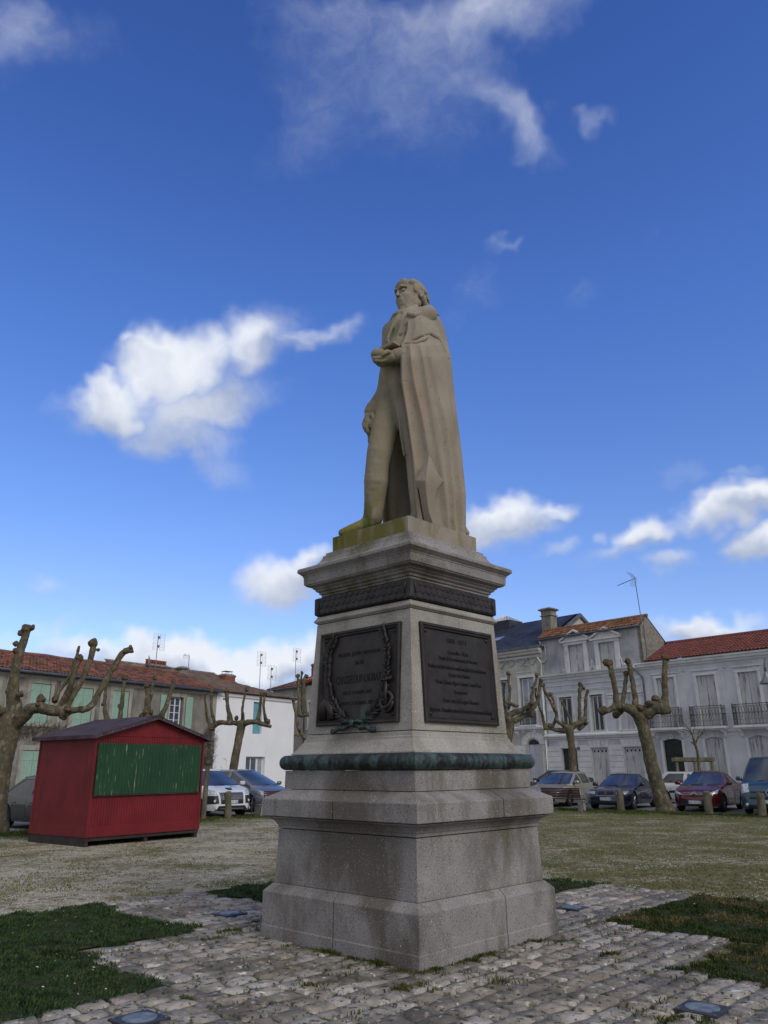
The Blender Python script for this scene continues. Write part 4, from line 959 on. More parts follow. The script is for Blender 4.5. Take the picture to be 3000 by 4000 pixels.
RU, LU = Vector((.673, -.7396, 0)), Vector((.559, .829, 0))
OR = Vector((15.36, 42.96, 0)); OL = Vector((-8.625, 54.51, 0)); OB = Vector((-9.38, 66.0, 0))
class House:
    def __init__(s, name, O, U, s0, label, cat='house'):
        s.s0 = s0; s.e = empty(name, O + U * s0, math.atan2(U.y, U.x), label, cat)
    def b(s, g, name, mat, parent=None, **k):
        o = g.build(name, mat, parent or s.e, **k); o.data.transform(Matrix.Translation((-s.s0, 0, 0))); return o
    def w(s, x, y, z): return s.e.location + Matrix.Rotation(s.e.rotation_euler.z, 3, 'Z') @ Vector((x - s.s0, y, z))

def arch_fill(g, x0, x1, zb, rise, y0, y1, n=12):
    P = [(x0, zb), (x0, zb - rise)]; r_ = ((x1 - x0) ** 2 / 4 + rise ** 2) / (2 * rise); cx = (x0 + x1) / 2; cz = zb - r_; a0 = math.asin(min(1, (x1 - x0) / 2 / r_))
    if rise > (x1 - x0) / 2: a0 = math.pi - a0
    arc = [(cx + r_ * math.sin(-a0 + 2 * a0 * i / n), cz + r_ * math.cos(-a0 + 2 * a0 * i / n)) for i in range(n + 1)]
    for i in range(n):
        g.prism([arc[i], (arc[i][0], zb + .0), (arc[i + 1][0], zb + .0), arc[i + 1]], y0, y1, 'y')
def wall(H, x0, x1, z0, z1, ops, mat, depth=.24, y=0.0, name='wall', parent=None):
    xs = sorted({x0, x1} | {v for o in ops for v in o[:2]}); zs_ = sorted({z0, z1} | {v for o in ops for v in o[2:4]})
    xs = [v for v in xs if x0 <= v <= x1]; zs_ = [v for v in zs_ if z0 <= v <= z1]; g = MB()
    for a, b_ in zip(xs[:-1], xs[1:]):
        for c, d in zip(zs_[:-1], zs_[1:]):
            m_ = ((a + b_) / 2, (c + d) / 2)
            if any(o[0] < m_[0] < o[1] and o[2] < m_[1] < o[3] for o in ops): continue
            g.add([(a, y, c), (b_, y, c), (b_, y, d), (a, y, d)], [(0, 1, 2, 3)])
    for o in ops:
        a, b_, c, d = o[:4]; Y2 = y + depth
        g.add([(a, y, c), (a, Y2, c), (a, Y2, d), (a, y, d), (b_, y, c), (b_, Y2, c), (b_, Y2, d), (b_, y, d)], [(0, 1, 2, 3), (5, 4, 7, 6), (3, 2, 6, 7), (1, 0, 4, 5)])
        if len(o) > 4: arch_fill(g, a + .001, b_ - .001, d - .001, o[4], y + .002, Y2)
    w_o = H.b(g, name, mat, parent, fix=False)
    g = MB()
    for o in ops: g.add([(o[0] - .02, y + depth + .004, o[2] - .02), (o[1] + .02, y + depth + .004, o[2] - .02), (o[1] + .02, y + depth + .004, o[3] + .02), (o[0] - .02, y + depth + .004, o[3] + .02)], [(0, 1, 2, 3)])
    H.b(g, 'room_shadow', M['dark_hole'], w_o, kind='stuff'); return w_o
def shutter_leaf(H, x0, x1, z0, z1, y, mat, parent=None, boards=4, battens=True, label=None):
    g = MB(); w_ = (x1 - x0) / boards; ps = 1 if True else 0
    for i in range(boards): g.bbox(x0 + i * w_ + .003, x0 + (i + 1) * w_ - .003, y, y + .028, z0, z1, .004)
    g.box(x0 + .004, x1 - .004, y + .012, y + .022, z0 + .01, z1 - .01)
    if battens:
        for z in (z0 + .18 * (z1 - z0), z1 - .18 * (z1 - z0)): g.box(x0 + .02, x1 - .02, y - .012, y, z - .045, z + .045)
    o = H.b(g, 'shutter', mat, parent, label=label)
    return o
def hinges(H, par, x, z0, z1, y, mat):
    for z in (z0 + .2 * (z1 - z0), z1 - .2 * (z1 - z0)):
        g = MB(); g.box(x - .10, x + .10, y - .022, y - .012, z - .018, z + .018); H.b(g, 'hinge', mat, par)
def closed_window(H, x0, x1, z0, z1, mat, y=.08, boards=3, lab=None):
    xm = (x0 + x1) / 2
    a = shutter_leaf(H, x0 + .01, xm - .006, z0, z1, y, mat, boards=boards, battens=False, label=lab); b_ = shutter_leaf(H, xm + .006, x1 - .01, z0, z1, y, mat, boards=boards, battens=False, label=lab)
    return a, b_
def casement(H, x0, x1, z0, z1, y, fmat, rows=3, leaves=2, gmat=None, t=.055, cols=1):
    g = MB(); g.box(x0, x0 + t, y, y + .06, z0, z1); g.box(x1 - t, x1, y, y + .06, z0, z1); g.box(x0 + t, x1 - t, y, y + .06, z0, z0 + t); g.box(x0 + t, x1 - t, y, y + .06, z1 - t, z1)
    lw = (x1 - x0 - 2 * t) / leaves; lo_ = []
    for i in range(leaves):
        a = x0 + t + i * lw; g.box(a + .004, a + .042, y - .012, y + .04, z0 + t, z1 - t); g.box(a + lw - .042, a + lw - .004, y - .012, y + .04, z0 + t, z1 - t); lo_.append((a + .042, a + lw - .042))
        for r_ in range(1, rows):
            z = z0 + t + (z1 - z0 - 2 * t) * r_ / rows; g.box(a + .042, a + lw - .042, y - .008, y + .035, z - .016, z + .016)
    f = H.b(g, 'window', fmat)
    for (a, b_) in lo_:
        for r_ in range(rows):
            za = z0 + t + (z1 - z0 - 2 * t) * r_ / rows; zb = z0 + t + (z1 - z0 - 2 * t) * (r_ + 1) / rows
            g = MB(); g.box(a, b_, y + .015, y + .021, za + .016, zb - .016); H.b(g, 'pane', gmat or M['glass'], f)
    return f
def bars(H, name, boxes, mat, parent=None, **k):
    g = MB()
    for q in boxes: g.box(*q)
    return H.b(g, name, mat, parent, **k)
def cornice(H, name, x0, x1, prof, mat, y=0, ret0=False, ret1=False):
    """prof: (projection, z) from bottom to top, run along x"""
    g = MB(); rings = []
    P = [(y, prof[0][1])] + [(y - p, z) for p, z in prof] + [(y, prof[-1][1])]
    g.prism(P, x0, x1, 'x'); return H.b(g, name, mat, parent=None)
def tile_mesh(w_, l, mat, flat=.5, name='roof_tile'):
    g = MB(); n = 5; rings = []
    for e in (0, 1):
        ww = w_ / 2 * (1 if e == 0 else .84)
        rings.append([(ww * math.cos(math.pi * i / n), e * l, ww * flat * 1.25 * math.sin(math.pi * i / n) + (.0 if e else .018)) for i in range(n + 1)])
    lo_ = [[(x * .82, y, z - .016) for x, y, z in r_] for r_ in rings]
    v = rings[0] + rings[1] + lo_[0]; m = n + 1
    f = [(i, i + 1, m + i + 1, m + i) for i in range(n)] + [(i, 2 * m + i, 2 * m + i + 1, i + 1) for i in range(n)]
    me = bpy.data.meshes.new(name); me.from_pydata(v, [], f); me.materials.append(mat)
    me.polygons.foreach_set('use_smooth', [True] * n + [False] * n); me.update(); return me
def tile_roof(H, x0, x1, ye, ze, yr, zr, w_, l, mat, base, jitter=.0, nobj=300, left=None, right=None, flat=.5, name='roof'):
    """one slope of tiles, eave (ye, ze) to ridge (yr, zr); left/right: limits as functions of the height fraction"""
    left = left or (lambda t: x0); right = right or (lambda t: x1)
    sl = math.atan2(zr - ze, yr - ye); L = math.hypot(zr - ze, yr - ye); g = MB(); n = 10
    V = [(left(i / n), ye + (yr - ye) * i / n, ze + (zr - ze) * i / n) for i in range(n + 1)] + [(right(i / n), ye + (yr - ye) * i / n, ze + (zr - ze) * i / n) for i in range(n + 1)]
    g.add(V, [(i, n + 1 + i, n + 2 + i, i + 1) for i in range(n)]); rf = H.b(g, name, base, fix=False)
    me = tile_mesh(w_ * .98, l * 1.12, mat, flat); rows = int(L / l); cols = int((x1 - x0) / w_); spots = []
    for r_ in range(rows + 1):
        t = min(r_ * l / L, .985)
        for c in range(cols):
            x = x0 + (c + .5) * w_ + random.uniform(-1, 1) * jitter * .15
            if x < left(t) + w_ * .3 or x > right(t) - w_ * .3: continue
            y = ye + (yr - ye) * t; z = ze + (zr - ze) * t + random.uniform(0, 1) * jitter * .4
            p = H.w(x, y, z); vis = (abs(p.x) / p.y < .52)
            d = p.length + (0 if vis else 1000)
            spots.append((d, x, y, z, random.uniform(-1, 1) * jitter * 1.2, random.uniform(-1, 1) * jitter * 2))
    spots.sort(key=lambda q: q[0]); rest = MB()
    for k, (d, x, y, z, r1, r2) in enumerate(spots):
        if k < nobj and d < 900:
            o = add('roof_tile', me, rf); o.location = (x - H.s0, y, z); o.rotation_euler = (sl + r1 * .5, 0, r2)
        else:
            mt = Matrix.Translation((x, y, z)) @ Matrix.Rotation(r2, 4, 'Z') @ Matrix.Rotation(sl + r1 * .5, 4, 'X')
            rest.add([mt @ v.co for v in me.vertices], [tuple(f.vertices) for f in me.polygons])
    if rest.v: H.b(rest, 'far_roof_tiles', mat, rf, kind='stuff', fix=False)
    return rf
def iron_balcony(H, x0, x1, zf, zt, out=.42, motif=.165):
    """stone slab on two consoles with a scrolled iron railing"""
    g = MB(); g.bbox(x0 - .06, x1 + .06, -out - .05, 0, zf - .11, zf, .015); g.bbox(x0 - .02, x1 + .02, -out + .03, 0, zf - .17, zf - .112, .01)
    bal = H.b(g, 'balcony', M['trim'])
    for x in (x0 + .16, x1 - .16):
        g = MB(); g.prism([(0, zf - .172), (-out + .06, zf - .172), (-out + .10, zf - .25), (-.16, zf - .34), (-.10, zf - .50), (0, zf - .56)], x - .07, x + .07, 'x'); H.b(g, 'console', M['trim'], bal)
    g = MB(); y = -out
    def side(fn, L):
        n = max(2, round(L / motif)); w_ = L / n
        g.tube([fn(0, zt), fn(L, zt)], .016, 6); g.tube([fn(0, zf + .07), fn(L, zf + .07)], .010, 5); g.tube([fn(0, zt - .10), fn(L, zt - .10)], .007, 4); g.tube([fn(0, zf + .30), fn(L, zf + .30)], .006, 4)
        for i in range(n):
            c = (i + .5) * w_; zm = (zf + .30 + zt - .10) / 2; hh = (zt - .10 - zf - .30) / 2
            g.tube([fn(c + w_ * .46 * math.sin(t) * (1 if math.cos(t) > 0 else .65), zm + hh * math.cos(t)) for t in [k * math.pi / 6 for k in range(13)]], .007, 4, False)
            g.tube([fn(c + .030 * math.sin(t), zm + .03 * math.cos(t)) for t in [k * math.pi / 4 for k in range(9)]], .011, 4, False)
            for k in (-.25, .25): g.tube([fn(c + k * w_, zf + .07), fn(c + k * w_, zf + .30)], .006, 4)
            g.tube([fn(c - w_ * .4, zt - .10), fn(c, zt - .02), fn(c + w_ * .4, zt - .10)], .005, 4)
        for i in range(n + 1): g.tube([fn(i * w_, zf), fn(i * w_, zt - .1)], .006, 4)
    side(lambda u, z: (x0 + u, y, z), x1 - x0); side(lambda u, z: (x0, y + u, z), out); side(lambda u, z: (x1, y + u, z), out)
    for x in (x0, x1): g.tube([(x, y, zf), (x, y, zt + .02)], .022, 6); g.lathe([(.0, 0), (.03, .02), (.0, .05)], 6, (x, y, zt + .02))
    H.b(g, 'railing', M['iron'], bal); return bal
def surround(H, x0, x1, z0, z1, w_=.13, out=.04, mat=None, sill=True):
    q = [(x0 - w_, x0, -out, 0, z0, z1), (x1, x1 + w_, -out, 0, z0, z1), (x0 - w_ - .03, x1 + w_ + .03, -out - .012, 0, z1, z1 + w_)]
    if sill: q.append((x0 - w_ - .04, x1 + w_ + .04, -out - .05, 0, z0 - .10, z0))
    return bars(H, 'window_surround', q, mat or M['trim'])

# ---- house with balconies, at the right
H3 = House('balcony_house', OR, RU, -1.36, 'low white house with iron balconies, shutters and bright red tiles, at the right')
ops = [(-.50, .55, 3.60, 6.28), (1.80, 2.80, 3.60, 6.22), (4.02, 5.02, 3.60, 6.20), (6.3, 7.3, 3.60, 6.20),
       (-.52, .56, .12, 3.06, .11), (1.83, 2.83, .12, 3.08, .13), (4.08, 5.08, .12, 3.08, .13), (6.3, 7.3, .12, 3.08, .13)]
wall(H3, -1.36, 9.0, 0, 6.80, ops, M['white_wall'])
for k, o_ in enumerate(ops[:4]):
    closed_window(H3, o_[0], o_[1], o_[2], o_[3], M['grey_shutter'], .10, 3)
    surround(H3, o_[0], o_[1], o_[2], o_[3], .13, .035, sill=False); bars(H3, 'lintel_moulding', [(o_[0] - .24, o_[1] + .24, -.07, -.002, 6.47, 6.52)], M['trim'])
for o_ in ops[5:]:
    closed_window(H3, o_[0], o_[1], o_[2], o_[3], M['grey_shutter'], .14, 3); bars(H3, 'window_surround', [(o_[0] - .14, o_[0], -.03, 0, .12, 3.0), (o_[1], o_[1] + .14, -.03, 0, .12, 3.0)], M['trim'])
g = MB(); g.box(-.52, .56, .13, .17, .12, 3.06)
for zz in (.35, 1.35, 2.2):
    for xx in (-.45, .05): g.bbox(xx, xx + .42, .11, .131, zz, zz + (.75 if zz != 2.2 else .6), .015)
dr = H3.b(g, 'door', M['door_green']); g = MB(); g.lathe([(.0, 0), (.03, -.03), (.02, -.06), (.0, -.07)], 8, (.0, .10, 1.3), 'y'); H3.b(g, 'handle', M['bolt'], dr)
bars(H3, 'door_surround', [(-.66, -.52, -.03, 0, .12, 2.98), (.56, .70, -.03, 0, .12, 2.98)], M['trim'])
iron_balcony(H3, -.92, .80, 3.60, 4.62); iron_balcony(H3, 1.42, 3.12, 3.58, 4.61); iron_balcony(H3, 3.68, 5.42, 3.57, 4.60); iron_balcony(H3, 5.95, 7.65, 3.57, 4.60)
cornice(H3, 'cornice', -1.62, 9.0, [(.02, 6.80), (.07, 6.83), (.10, 6.91), (.19, 6.95), (.20, 7.05), (.27, 7.10), (.27, 7.19), (.22, 7.20)], M['trim'])
for x in (-1.28, 1.1, 3.45, 5.75):
    if x > -1: bars(H3, 'pilaster_panel', [(x - .30, x + .30, -.014, 0, 6.35, 6.38), (x - .30, x - .285, -.014, 0, 3.8, 6.35), (x + .285, x + .30, -.014, 0, 3.8, 6.35)], M['trim'])
for x in (1.15, 3.42, 5.70):
    g = MB(); g.lathe([(.0, 0), (.05, -.012), (.06, -.03), (.0, -.035)], 10, (x, 0, 6.55), 'y')
    for k in range(8): a = k * math.pi / 4; g.lathe([(.0, 0), (.022, -.02), (.0, -.028)], 6, (x + .085 * math.cos(a), 0, 6.55 + .085 * math.sin(a)), 'y')
    H3.b(g, 'rosette', M['trim'], smooth=True)
for x in (-.80, .95, 3.3):
    bars(H3, 'festoon_moulding', [(x - .35, x + .35, -.02, 0, 3.16, 3.20)], M['trim']); g = MB(); g.lathe([(.0, 0), (.07, -.02), (.05, -.05), (.0, -.05)], 10, (x, 0, 3.17), 'y'); H3.b(g, 'rosette', M['trim'], smooth=True)
bars(H3, 'stone_band', [(-1.36, 9.0, -.03, 0, 3.34, 3.40)], M['trim'])
g = MB(); g.lathe([(.0, 0), (.12, -.012), (.13, -.02), (.0, -.022)], 16, (-.02, 0, 3.17), 'y'); sg = H3.b(g, 'house_number_sign', M['trim']); M['ink'] = pm('dark_numerals', (.03, .03, .04), rough=.6)
t_ = text('numeral', '11', -.02 + 1.36, 3.17, .11, .12, M['ink'], sg, -.023, .004)
g = MB(); g.bbox(-1.22, -.94, -.025, 0, 3.16, 3.40, .01); sg = H3.b(g, 'street_name_sign', M['pvc']); bars(H3, 'sign_edge', [(-1.22, -.94, -.03, -.0255, 3.16, 3.20)], M['zinc'], sg)
tile_roof(H3, -1.36, 9.0, -.30, 7.205, 2.66, 8.50, .20, .33, M['tile_new'], M['tile_brown'], .012, 300, left=lambda t: -1.10, name='roof')
g = MB(); g.tube([(-1.36, 2.66, 8.54), (9, 2.66, 8.52)], .11, 8); H3.b(g, 'ridge_tiles', M['tile_new'])
g = MB(); g.add([(-1.1, 2.66, 8.48), (9, 2.66, 8.48), (9, 9, 6.3), (-1.1, 9, 6.3)], [(0, 1, 2, 3)]); g.add([(9, 0, 0), (9, 9, 0), (9, 9, 6.3), (9, 2.66, 8.45), (9, 0, 7.15)], [(0, 1, 2, 3, 4)]); H3.b(g, 'rear_roof', M['tile_brown'])
g = MB(); g.tube([(-1.36, -.14, 7.23), (-1.36, 2.66, 8.58)], .07, 6); H3.b(g, 'verge', M['concrete'])
g = MB(); g.tube([(-1.62, -.32, 6.9), (-1.50, -.25, 6.75), (-1.30, -.08, 6.45), (-1.26, -.06, 6.3), (-1.26, -.06, .1)], .045, 8); H3.b(g, 'downpipe', M['zinc'], smooth=True)

# ---- tall narrow house with pediments
H2 = House('pediment_house', OR, RU, -8.22, 'tall narrow white house with two pedimented attic windows and an orange tile roof')
o2 = [(-7.05, -6.10, 3.72, 5.68), (-4.86, -3.98, 3.62, 5.68), (-2.97, -2.08, 3.66, 5.66), (-7.10, -6.05, .05, 2.70), (-5.04, -3.98, .5, 2.69), (-2.92, -1.86, .5, 2.69)]
wall(H2, -8.22, -1.36, 0, 6.9, o2, M['white_wall'])
oa = [(-6.08, -4.98, 7.10, 8.74), (-3.94, -2.84, 7.05, 8.64)]
wall(H2, -8.22, -1.13, 6.9, 9.32, oa, M['attic_wall'], y=.03, name='attic_wall')
for o_, ap in zip(oa, ((-5.62, 9.52), (-3.48, 9.45))):
    closed_window(H2, o_[0], o_[1], o_[2], o_[3], M['grey_shutter'], .12, 3)
    x0, x1, z0, z1 = o_
    bars(H2, 'pilasters', [(x0 - .26, x0, -.07, .03, z0, z1), (x1, x1 + .26, -.07, .03, z0, z1), (x0 - .30, x1 + .30, -.10, .03, z1, z1 + .17)], M['trim'])
    g = MB(); xm = (x0 + x1) / 2; zt = z1 + .17
    g.prism([(x0 - .48, zt + .002), (x1 + .48, zt + .002), (x1 + .48, zt + .09), (x0 - .48, zt + .09)], -.20, .03, 'y')
    for sg_ in (-1, 1):
        xa = xm + sg_ * ((x1 - x0) / 2 + .50); g.prism([(xa, zt + .092), (xm, zt + .62), (xm, zt + .74), (xa, zt + .20)], -.22 - .002 * sg_, .03, 'y')
    g.prism([(x0 - .44, zt + .092), (x1 + .44, zt + .092), (xm, zt + .62)], -.06, .03, 'y'); H2.b(g, 'pediment', M['trim'])
for x, sg_ in ((-6.50, 1), (-4.66, 1), (-4.28, -1), (-2.38, -1)):
    g = MB(); pts = []
    for k in range(16):
        a = k / 15 * 3.3 * math.pi; r_ = .13 * (1 - k / 17); pts.append((x + sg_ * (.02 + r_ * math.cos(a)), -.01, 7.22 + r_ * math.sin(a)))
    g.tube(pts[::-1] , .030, 6); g.tube([(x + sg_ * .15, -.01, 7.22), (x + sg_ * .12, -.01, 7.50), (x + sg_ * .20, -.01, 7.72)], [.04, .035, .025], 6); H2.b(g, 'scroll_bracket', M['trim'], smooth=True)
cornice(H2, 'main_cornice', -8.26, -1.60, [(.02, 6.62), (.06, 6.66), (.08, 6.78), (.20, 6.84), (.22, 6.93), (.34, 6.97), (.36, 7.06), (.30, 7.07)], M['trim'])
bars(H2, 'stone_band', [(-8.2, -1.4, -.045, 0, 6.36, 6.43)], M['trim']); bars(H2, 'stone_band', [(-8.0, -1.5, -.03, 0, 5.98, 6.02), (-8.0, -1.5, -.045, 0, 6.04, 6.08)], M['trim'])
cornice(H2, 'floor_cornice', -8.22, -1.40, [(.03, 3.22), (.08, 3.27), (.10, 3.34), (.18, 3.38), (.18, 3.46), (.12, 3.50), (.02, 3.56)], M['trim'])
for k, o_ in enumerate(o2[:2]):
    casement(H2, o_[0] + .08, o_[1] - .08, o_[2] + .02, o_[3] - .05, .14, M['cream_frame'], 1, 2); surround(H2, o_[0], o_[1], o_[2], o_[3], .12, .03)
    g = MB(); 
    for s_ in (-1, 1):
        xx = o_[0] if s_ < 0 else o_[1]; g.box(min(xx, xx - s_ * .06), max(xx, xx - s_ * .06), .03, .13, o_[2], o_[3])
    H2.b(g, 'folded_shutters', M['grey_shutter'])
closed_window(H2, *o2[2], M['grey_shutter'], .08, 3); surround(H2, *o2[2], .12, .03)
for o_ in o2[4:]:
    a, b_ = closed_window(H2, *o_, M['grey_shutter'], .10, 3); g = MB()
    for k in range(4): g.box(o_[0] + .10 + k * .25, o_[0] + .20 + k * .25, .093, .0995, o_[3] - .24, o_[3] - .13)
    H2.b(g, 'shutter_vents', M['dark_hole'], a)
g = MB(); g.box(-7.02, -6.12, .13, .17, .05, 2.66); g.bbox(-6.95, -6.6, .11, .13, .3, 1.2, .01); g.bbox(-6.55, -6.2, .11, .13, .3, 1.2, .01); g.bbox(-6.95, -6.6, .11, .13, 1.35, 2.5, .01); g.bbox(-6.55, -6.2, .11, .13, 1.35, 2.5, .01); H2.b(g, 'door', M['door_green'])
# rusticated blocks between the openings of the ground floor
def blocks(H, x0, x1, z0, z1, n, mat, skew0=0, skew1=0):
    for k in range(n):
        a, b_ = z0 + (z1 - z0) * k / n, z0 + (z1 - z0) * (k + 1) / n
        g = MB(); g.bbox(x0, x1, -.035, 0, a + .010, b_ - .010, .012); H.b(g, 'stone_block', mat)
blocks(H2, -8.18, -7.16, .1, 2.84, 9, M['trim']); blocks(H2, -5.98, -5.10, .1, 2.84, 9, M['trim']); blocks(H2, -3.90, -3.0, .1, 2.84, 9, M['trim']); blocks(H2, -1.80, -1.42, .1, 2.84, 9, M['trim'])
for x0, x1 in ((-7.1, -6.05), (-5.04, -3.98), (-2.92, -1.86)):
    for k in range(5):
        a, b_ = x0 - .05 + (x1 - x0 + .1) * k / 5, x0 - .05 + (x1 - x0 + .1) * (k + 1) / 5; f_ = 1.28; xm = (x0 + x1) / 2
        g = MB(); g.prism([(a + .008, 2.71), (b_ - .008, 2.71), (xm + (b_ - xm) * f_ - .008, 3.12), (xm + (a - xm) * f_ + .008, 3.12)], -.038, 0, 'y'); H2.b(g, 'voussoir', M['trim'])
bars(H2, 'stone_band', [(-8.2, -1.4, -.05, 0, 3.14, 3.18)], M['trim'])
for x in (-7.72, -5.4, -3.45, -1.66):
    g = MB(); g.bbox(x - .22, x + .22, -.05, 0, 5.42, 5.50, .01); g.bbox(x - .25, x + .25, -.06, 0, 5.58, 5.66, .01); g.box(x - .2, x + .2, -.02, 0, 4.9, 5.4); H2.b(g, 'capital', M['trim'])
g = MB(); g.bbox(-5.96, -5.80, -.06, -.037, 2.60, 2.78, .004); M['navy'] = pm('blue_enamel', (.02, .03, .11), rough=.3); sg = H2.b(g, 'house_number_sign', M['navy'])
text('numeral', '9', -5.88 + 8.22, 2.69, .055, .10, M['pvc'], sg, -.062, .003)
tile_roof(H2, -8.28, -1.05, -.20, 9.35, .82, 9.98, .215, .34, M['tile_orange'], M['tile_brown'], .02, 300, left=lambda t: -8.28 - .2 * t, name='roof')
g = MB(); g.tube([(-8.3, .84, 10.02), (-1.05, .84, 10.0)], .10, 8); H2.b(g, 'ridge_tiles', M['tile_orange'])
g = MB(); g.tube([(-8.3, -.24, 9.30), (-1.1, -.24, 9.30)], .065, 8); gt = H2.b(g, 'gutter', M['zinc'], smooth=True)
g = MB(); g.prism([(0.03, 0), (0.03, 9.30), (.82, 9.95), (2.55, 8.72), (6.5, 6.0), (6.5, 0)], -1.36, -1.13, 'x'); H2.b(g, 'side_wall', M['rubble'])
g = MB(); g.add([(-8.2, .84, 9.97), (-1.1, .84, 9.97), (-1.1, 6.6, 5.95), (-8.2, 6.6, 5.95)], [(0, 1, 2, 3)]); g.add([(-8.2, 0.04, 0), (-8.2, 6.5, 0), (-8.2, 6.5, 6), (-8.2, .82, 9.95), (-8.2, .04, 9.3)], [(0, 1, 2, 3, 4)]); H2.b(g, 'rear_roof', M['tile_brown'])
g = MB(); g.tube([(-8.05, -.20, 9.25), (-8.05, -.10, 9.0), (-7.75, -.06, 8.9), (-7.72, -.06, 8.3)], .04, 8); H2.b(g, 'downpipe', M['trim'], smooth=True)
g = MB(); g.tube([(-8.15, -.40, 8.2), (-8.12, -.08, 7.9), (-8.12, -.06, 6.6)], .045, 8); g.tube([(-8.12, -.06, 6.3), (-8.12, -.06, .1)], .045, 8); H2.b(g, 'downpipe', M['trim'], smooth=True)

# ---- cream house with slate roof
H1 = House('slate_roof_house', OR, RU, -17.0, 'cream stone house with blue slate roof, garland frieze and skylight, right behind the monument')
o1 = [(-11.75, -10.85, 4.3, 7.08), (-9.95, -8.82, 4.12, 7.08), (-9.62, -8.72, .35, 3.30, .28), (-13.6, -12.6, 4.12, 7.08)]
wall(H1, -17.0, -8.24, 0, 8.2, o1, M['cream_wall'])
for o_ in (o1[0], o1[1], o1[3]):
    casement(H1, o_[0] + .05, o_[1] - .05, o_[2], o_[3] - .05, .14, M['pvc'], 2, 2, M['curtain']); surround(H1, *o_[:4], .16, .04)
    bars(H1, 'panel_moulding', [(o_[0] - .3, o_[1] + .3, -.03, 0, 7.42, 7.46), (o_[0] - .2, o_[1] + .2, -.02, 0, 7.86, 7.89), (o_[0] - .23, o_[0] - .2, -.02, 0, 7.55, 7.86), (o_[1] + .2, o_[1] + .23, -.02, 0, 7.55, 7.86)], M['trim'])
    iron_balcony(H1, o_[0] - .02, o_[1] + .02, 4.16, 4.92, .16, .14)
    g = MB(); xm = (o_[0] + o_[1]) / 2
    for k in range(9): a = random.uniform(0, 6.28); g.lathe([(.0, 0), (.045, -.02), (.0, -.05)], 6, (xm + .13 * math.cos(a), 0, 7.66 + .16 * math.sin(a)), 'y')
    H1.b(g, 'carved_ornament', M['cream_wall'], smooth=True)
g = MB(); g.box(-9.62, -9.175, .12, .16, .35, 2.98); g.box(-9.165, -8.72, .12, .16, .35, 2.98)
for xa in (-9.57, -9.11):
    for za, zb in ((.5, 1.2), (1.3, 2.3), (2.4, 2.9)): g.bbox(xa, xa + .34, .10, .121, za, zb, .012)
M['door_white'] = pm('pale_lilac_door', (.50, .50, .56), rough=.55); d1 = H1.b(g, 'door', M['door_white'])
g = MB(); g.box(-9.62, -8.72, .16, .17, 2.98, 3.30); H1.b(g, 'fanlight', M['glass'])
g = MB()
for k in range(5): g.tube([(-9.17, .10, 2.98), (-9.17 + .42 * math.cos(.3 + k * .63), .10, 2.98 + .26 * math.sin(.3 + k * .63))], .012, 4)
H1.b(g, 'fanlight_grille', M['iron'])
for k in range(7):
    a0, a1 = math.pi * k / 7, math.pi * (k + 1) / 7; P = []
    for r_ in (.50, .92):
        for a in ((a0 + .02, a1 - .02) if r_ == .50 else (a1 - .012, a0 + .012)): P.append((-9.17 + r_ * math.cos(a) * 1.02, 2.98 + r_ * math.sin(a) * .85))
    g = MB(); g.prism([P[0], P[3], P[2], P[1]], -.03, 0, 'y'); H1.b(g, 'voussoir', M['trim'])
def blk(H, x0, x1, z0, z1, n, m_): 
    for k in range(n):
        a, b_ = z0 + (z1 - z0) * k / n, z0 + (z1 - z0) * (k + 1) / n; xm = x0 + (x1 - x0) * (.45 if k % 2 else .7)
        for p, q in ((x0, xm), (xm, x1)): g = MB(); g.bbox(p + .008, q - .008, -.03, 0, a + .009, b_ - .009, .01); H.b(g, 'stone_block', m_)
blk(H1, -8.64 + .12, -8.30, .3, 2.95, 8, M['trim']); blk(H1, -10.9, -9.80, .3, 2.95, 8, M['trim']); blk(H1, -13.0, -10.95, .3, 2.95, 8, M['trim'])
cornice(H1, 'floor_cornice', -17, -8.26, [(.03, 3.78), (.08, 3.84), (.20, 3.90), (.22, 4.02), (.12, 4.08)], M['trim'])
g = MB(); g.prism([(0, 3.80), (-.22, 3.80), (-.20, 3.68), (-.08, 3.52), (0, 3.40)], -10.42, -10.18, 'x'); H1.b(g, 'console', M['trim'])
bars(H1, 'stone_band', [(-17, -8.3, -.03, 0, 5.02, 5.07), (-17, -8.3, -.02, 0, 4.86, 4.90)], M['trim'])
cornice(H1, 'main_cornice', -17, -8.0, [(.03, 8.2), (.06, 8.24), (.08, 8.44), (.30, 8.50), (.32, 8.62), (.44, 8.68), (.48, 8.80), (.40, 8.82)], M['cream_wall'])
g = MB()
for k in range(96): g.bbox(-17 + k * .092, -17 + k * .092 + .05, -.20, -.075, 8.28, 8.42, .004)
H1.b(g, 'dentils', M['trim'])
for k in range(11):
    x0 = -17 + k * .86
    g = MB(); g.tube([(x0 + .12 + .62 * t, -.05, 8.16 - .26 * math.sin(math.pi * t)) for t in [i / 10 for i in range(11)]], [.02 + .03 * math.sin(math.pi * i / 10) for i in range(11)], 6); g.lathe([(.0, 0), (.08, -.03), (.09, -.09), (.0, -.12)], 8, (x0 + .04, 0, 8.22), 'y'); H1.b(g, 'garland', M['cream_wall'], smooth=True)
g = MB(); g.prism([(-.50, 8.825), (-.50, 8.98), (-.36, 9.0), (.02, 9.0), (.02, 8.825)], -17, -7.95, 'x'); H1.b(g, 'gutter', M['zinc'])
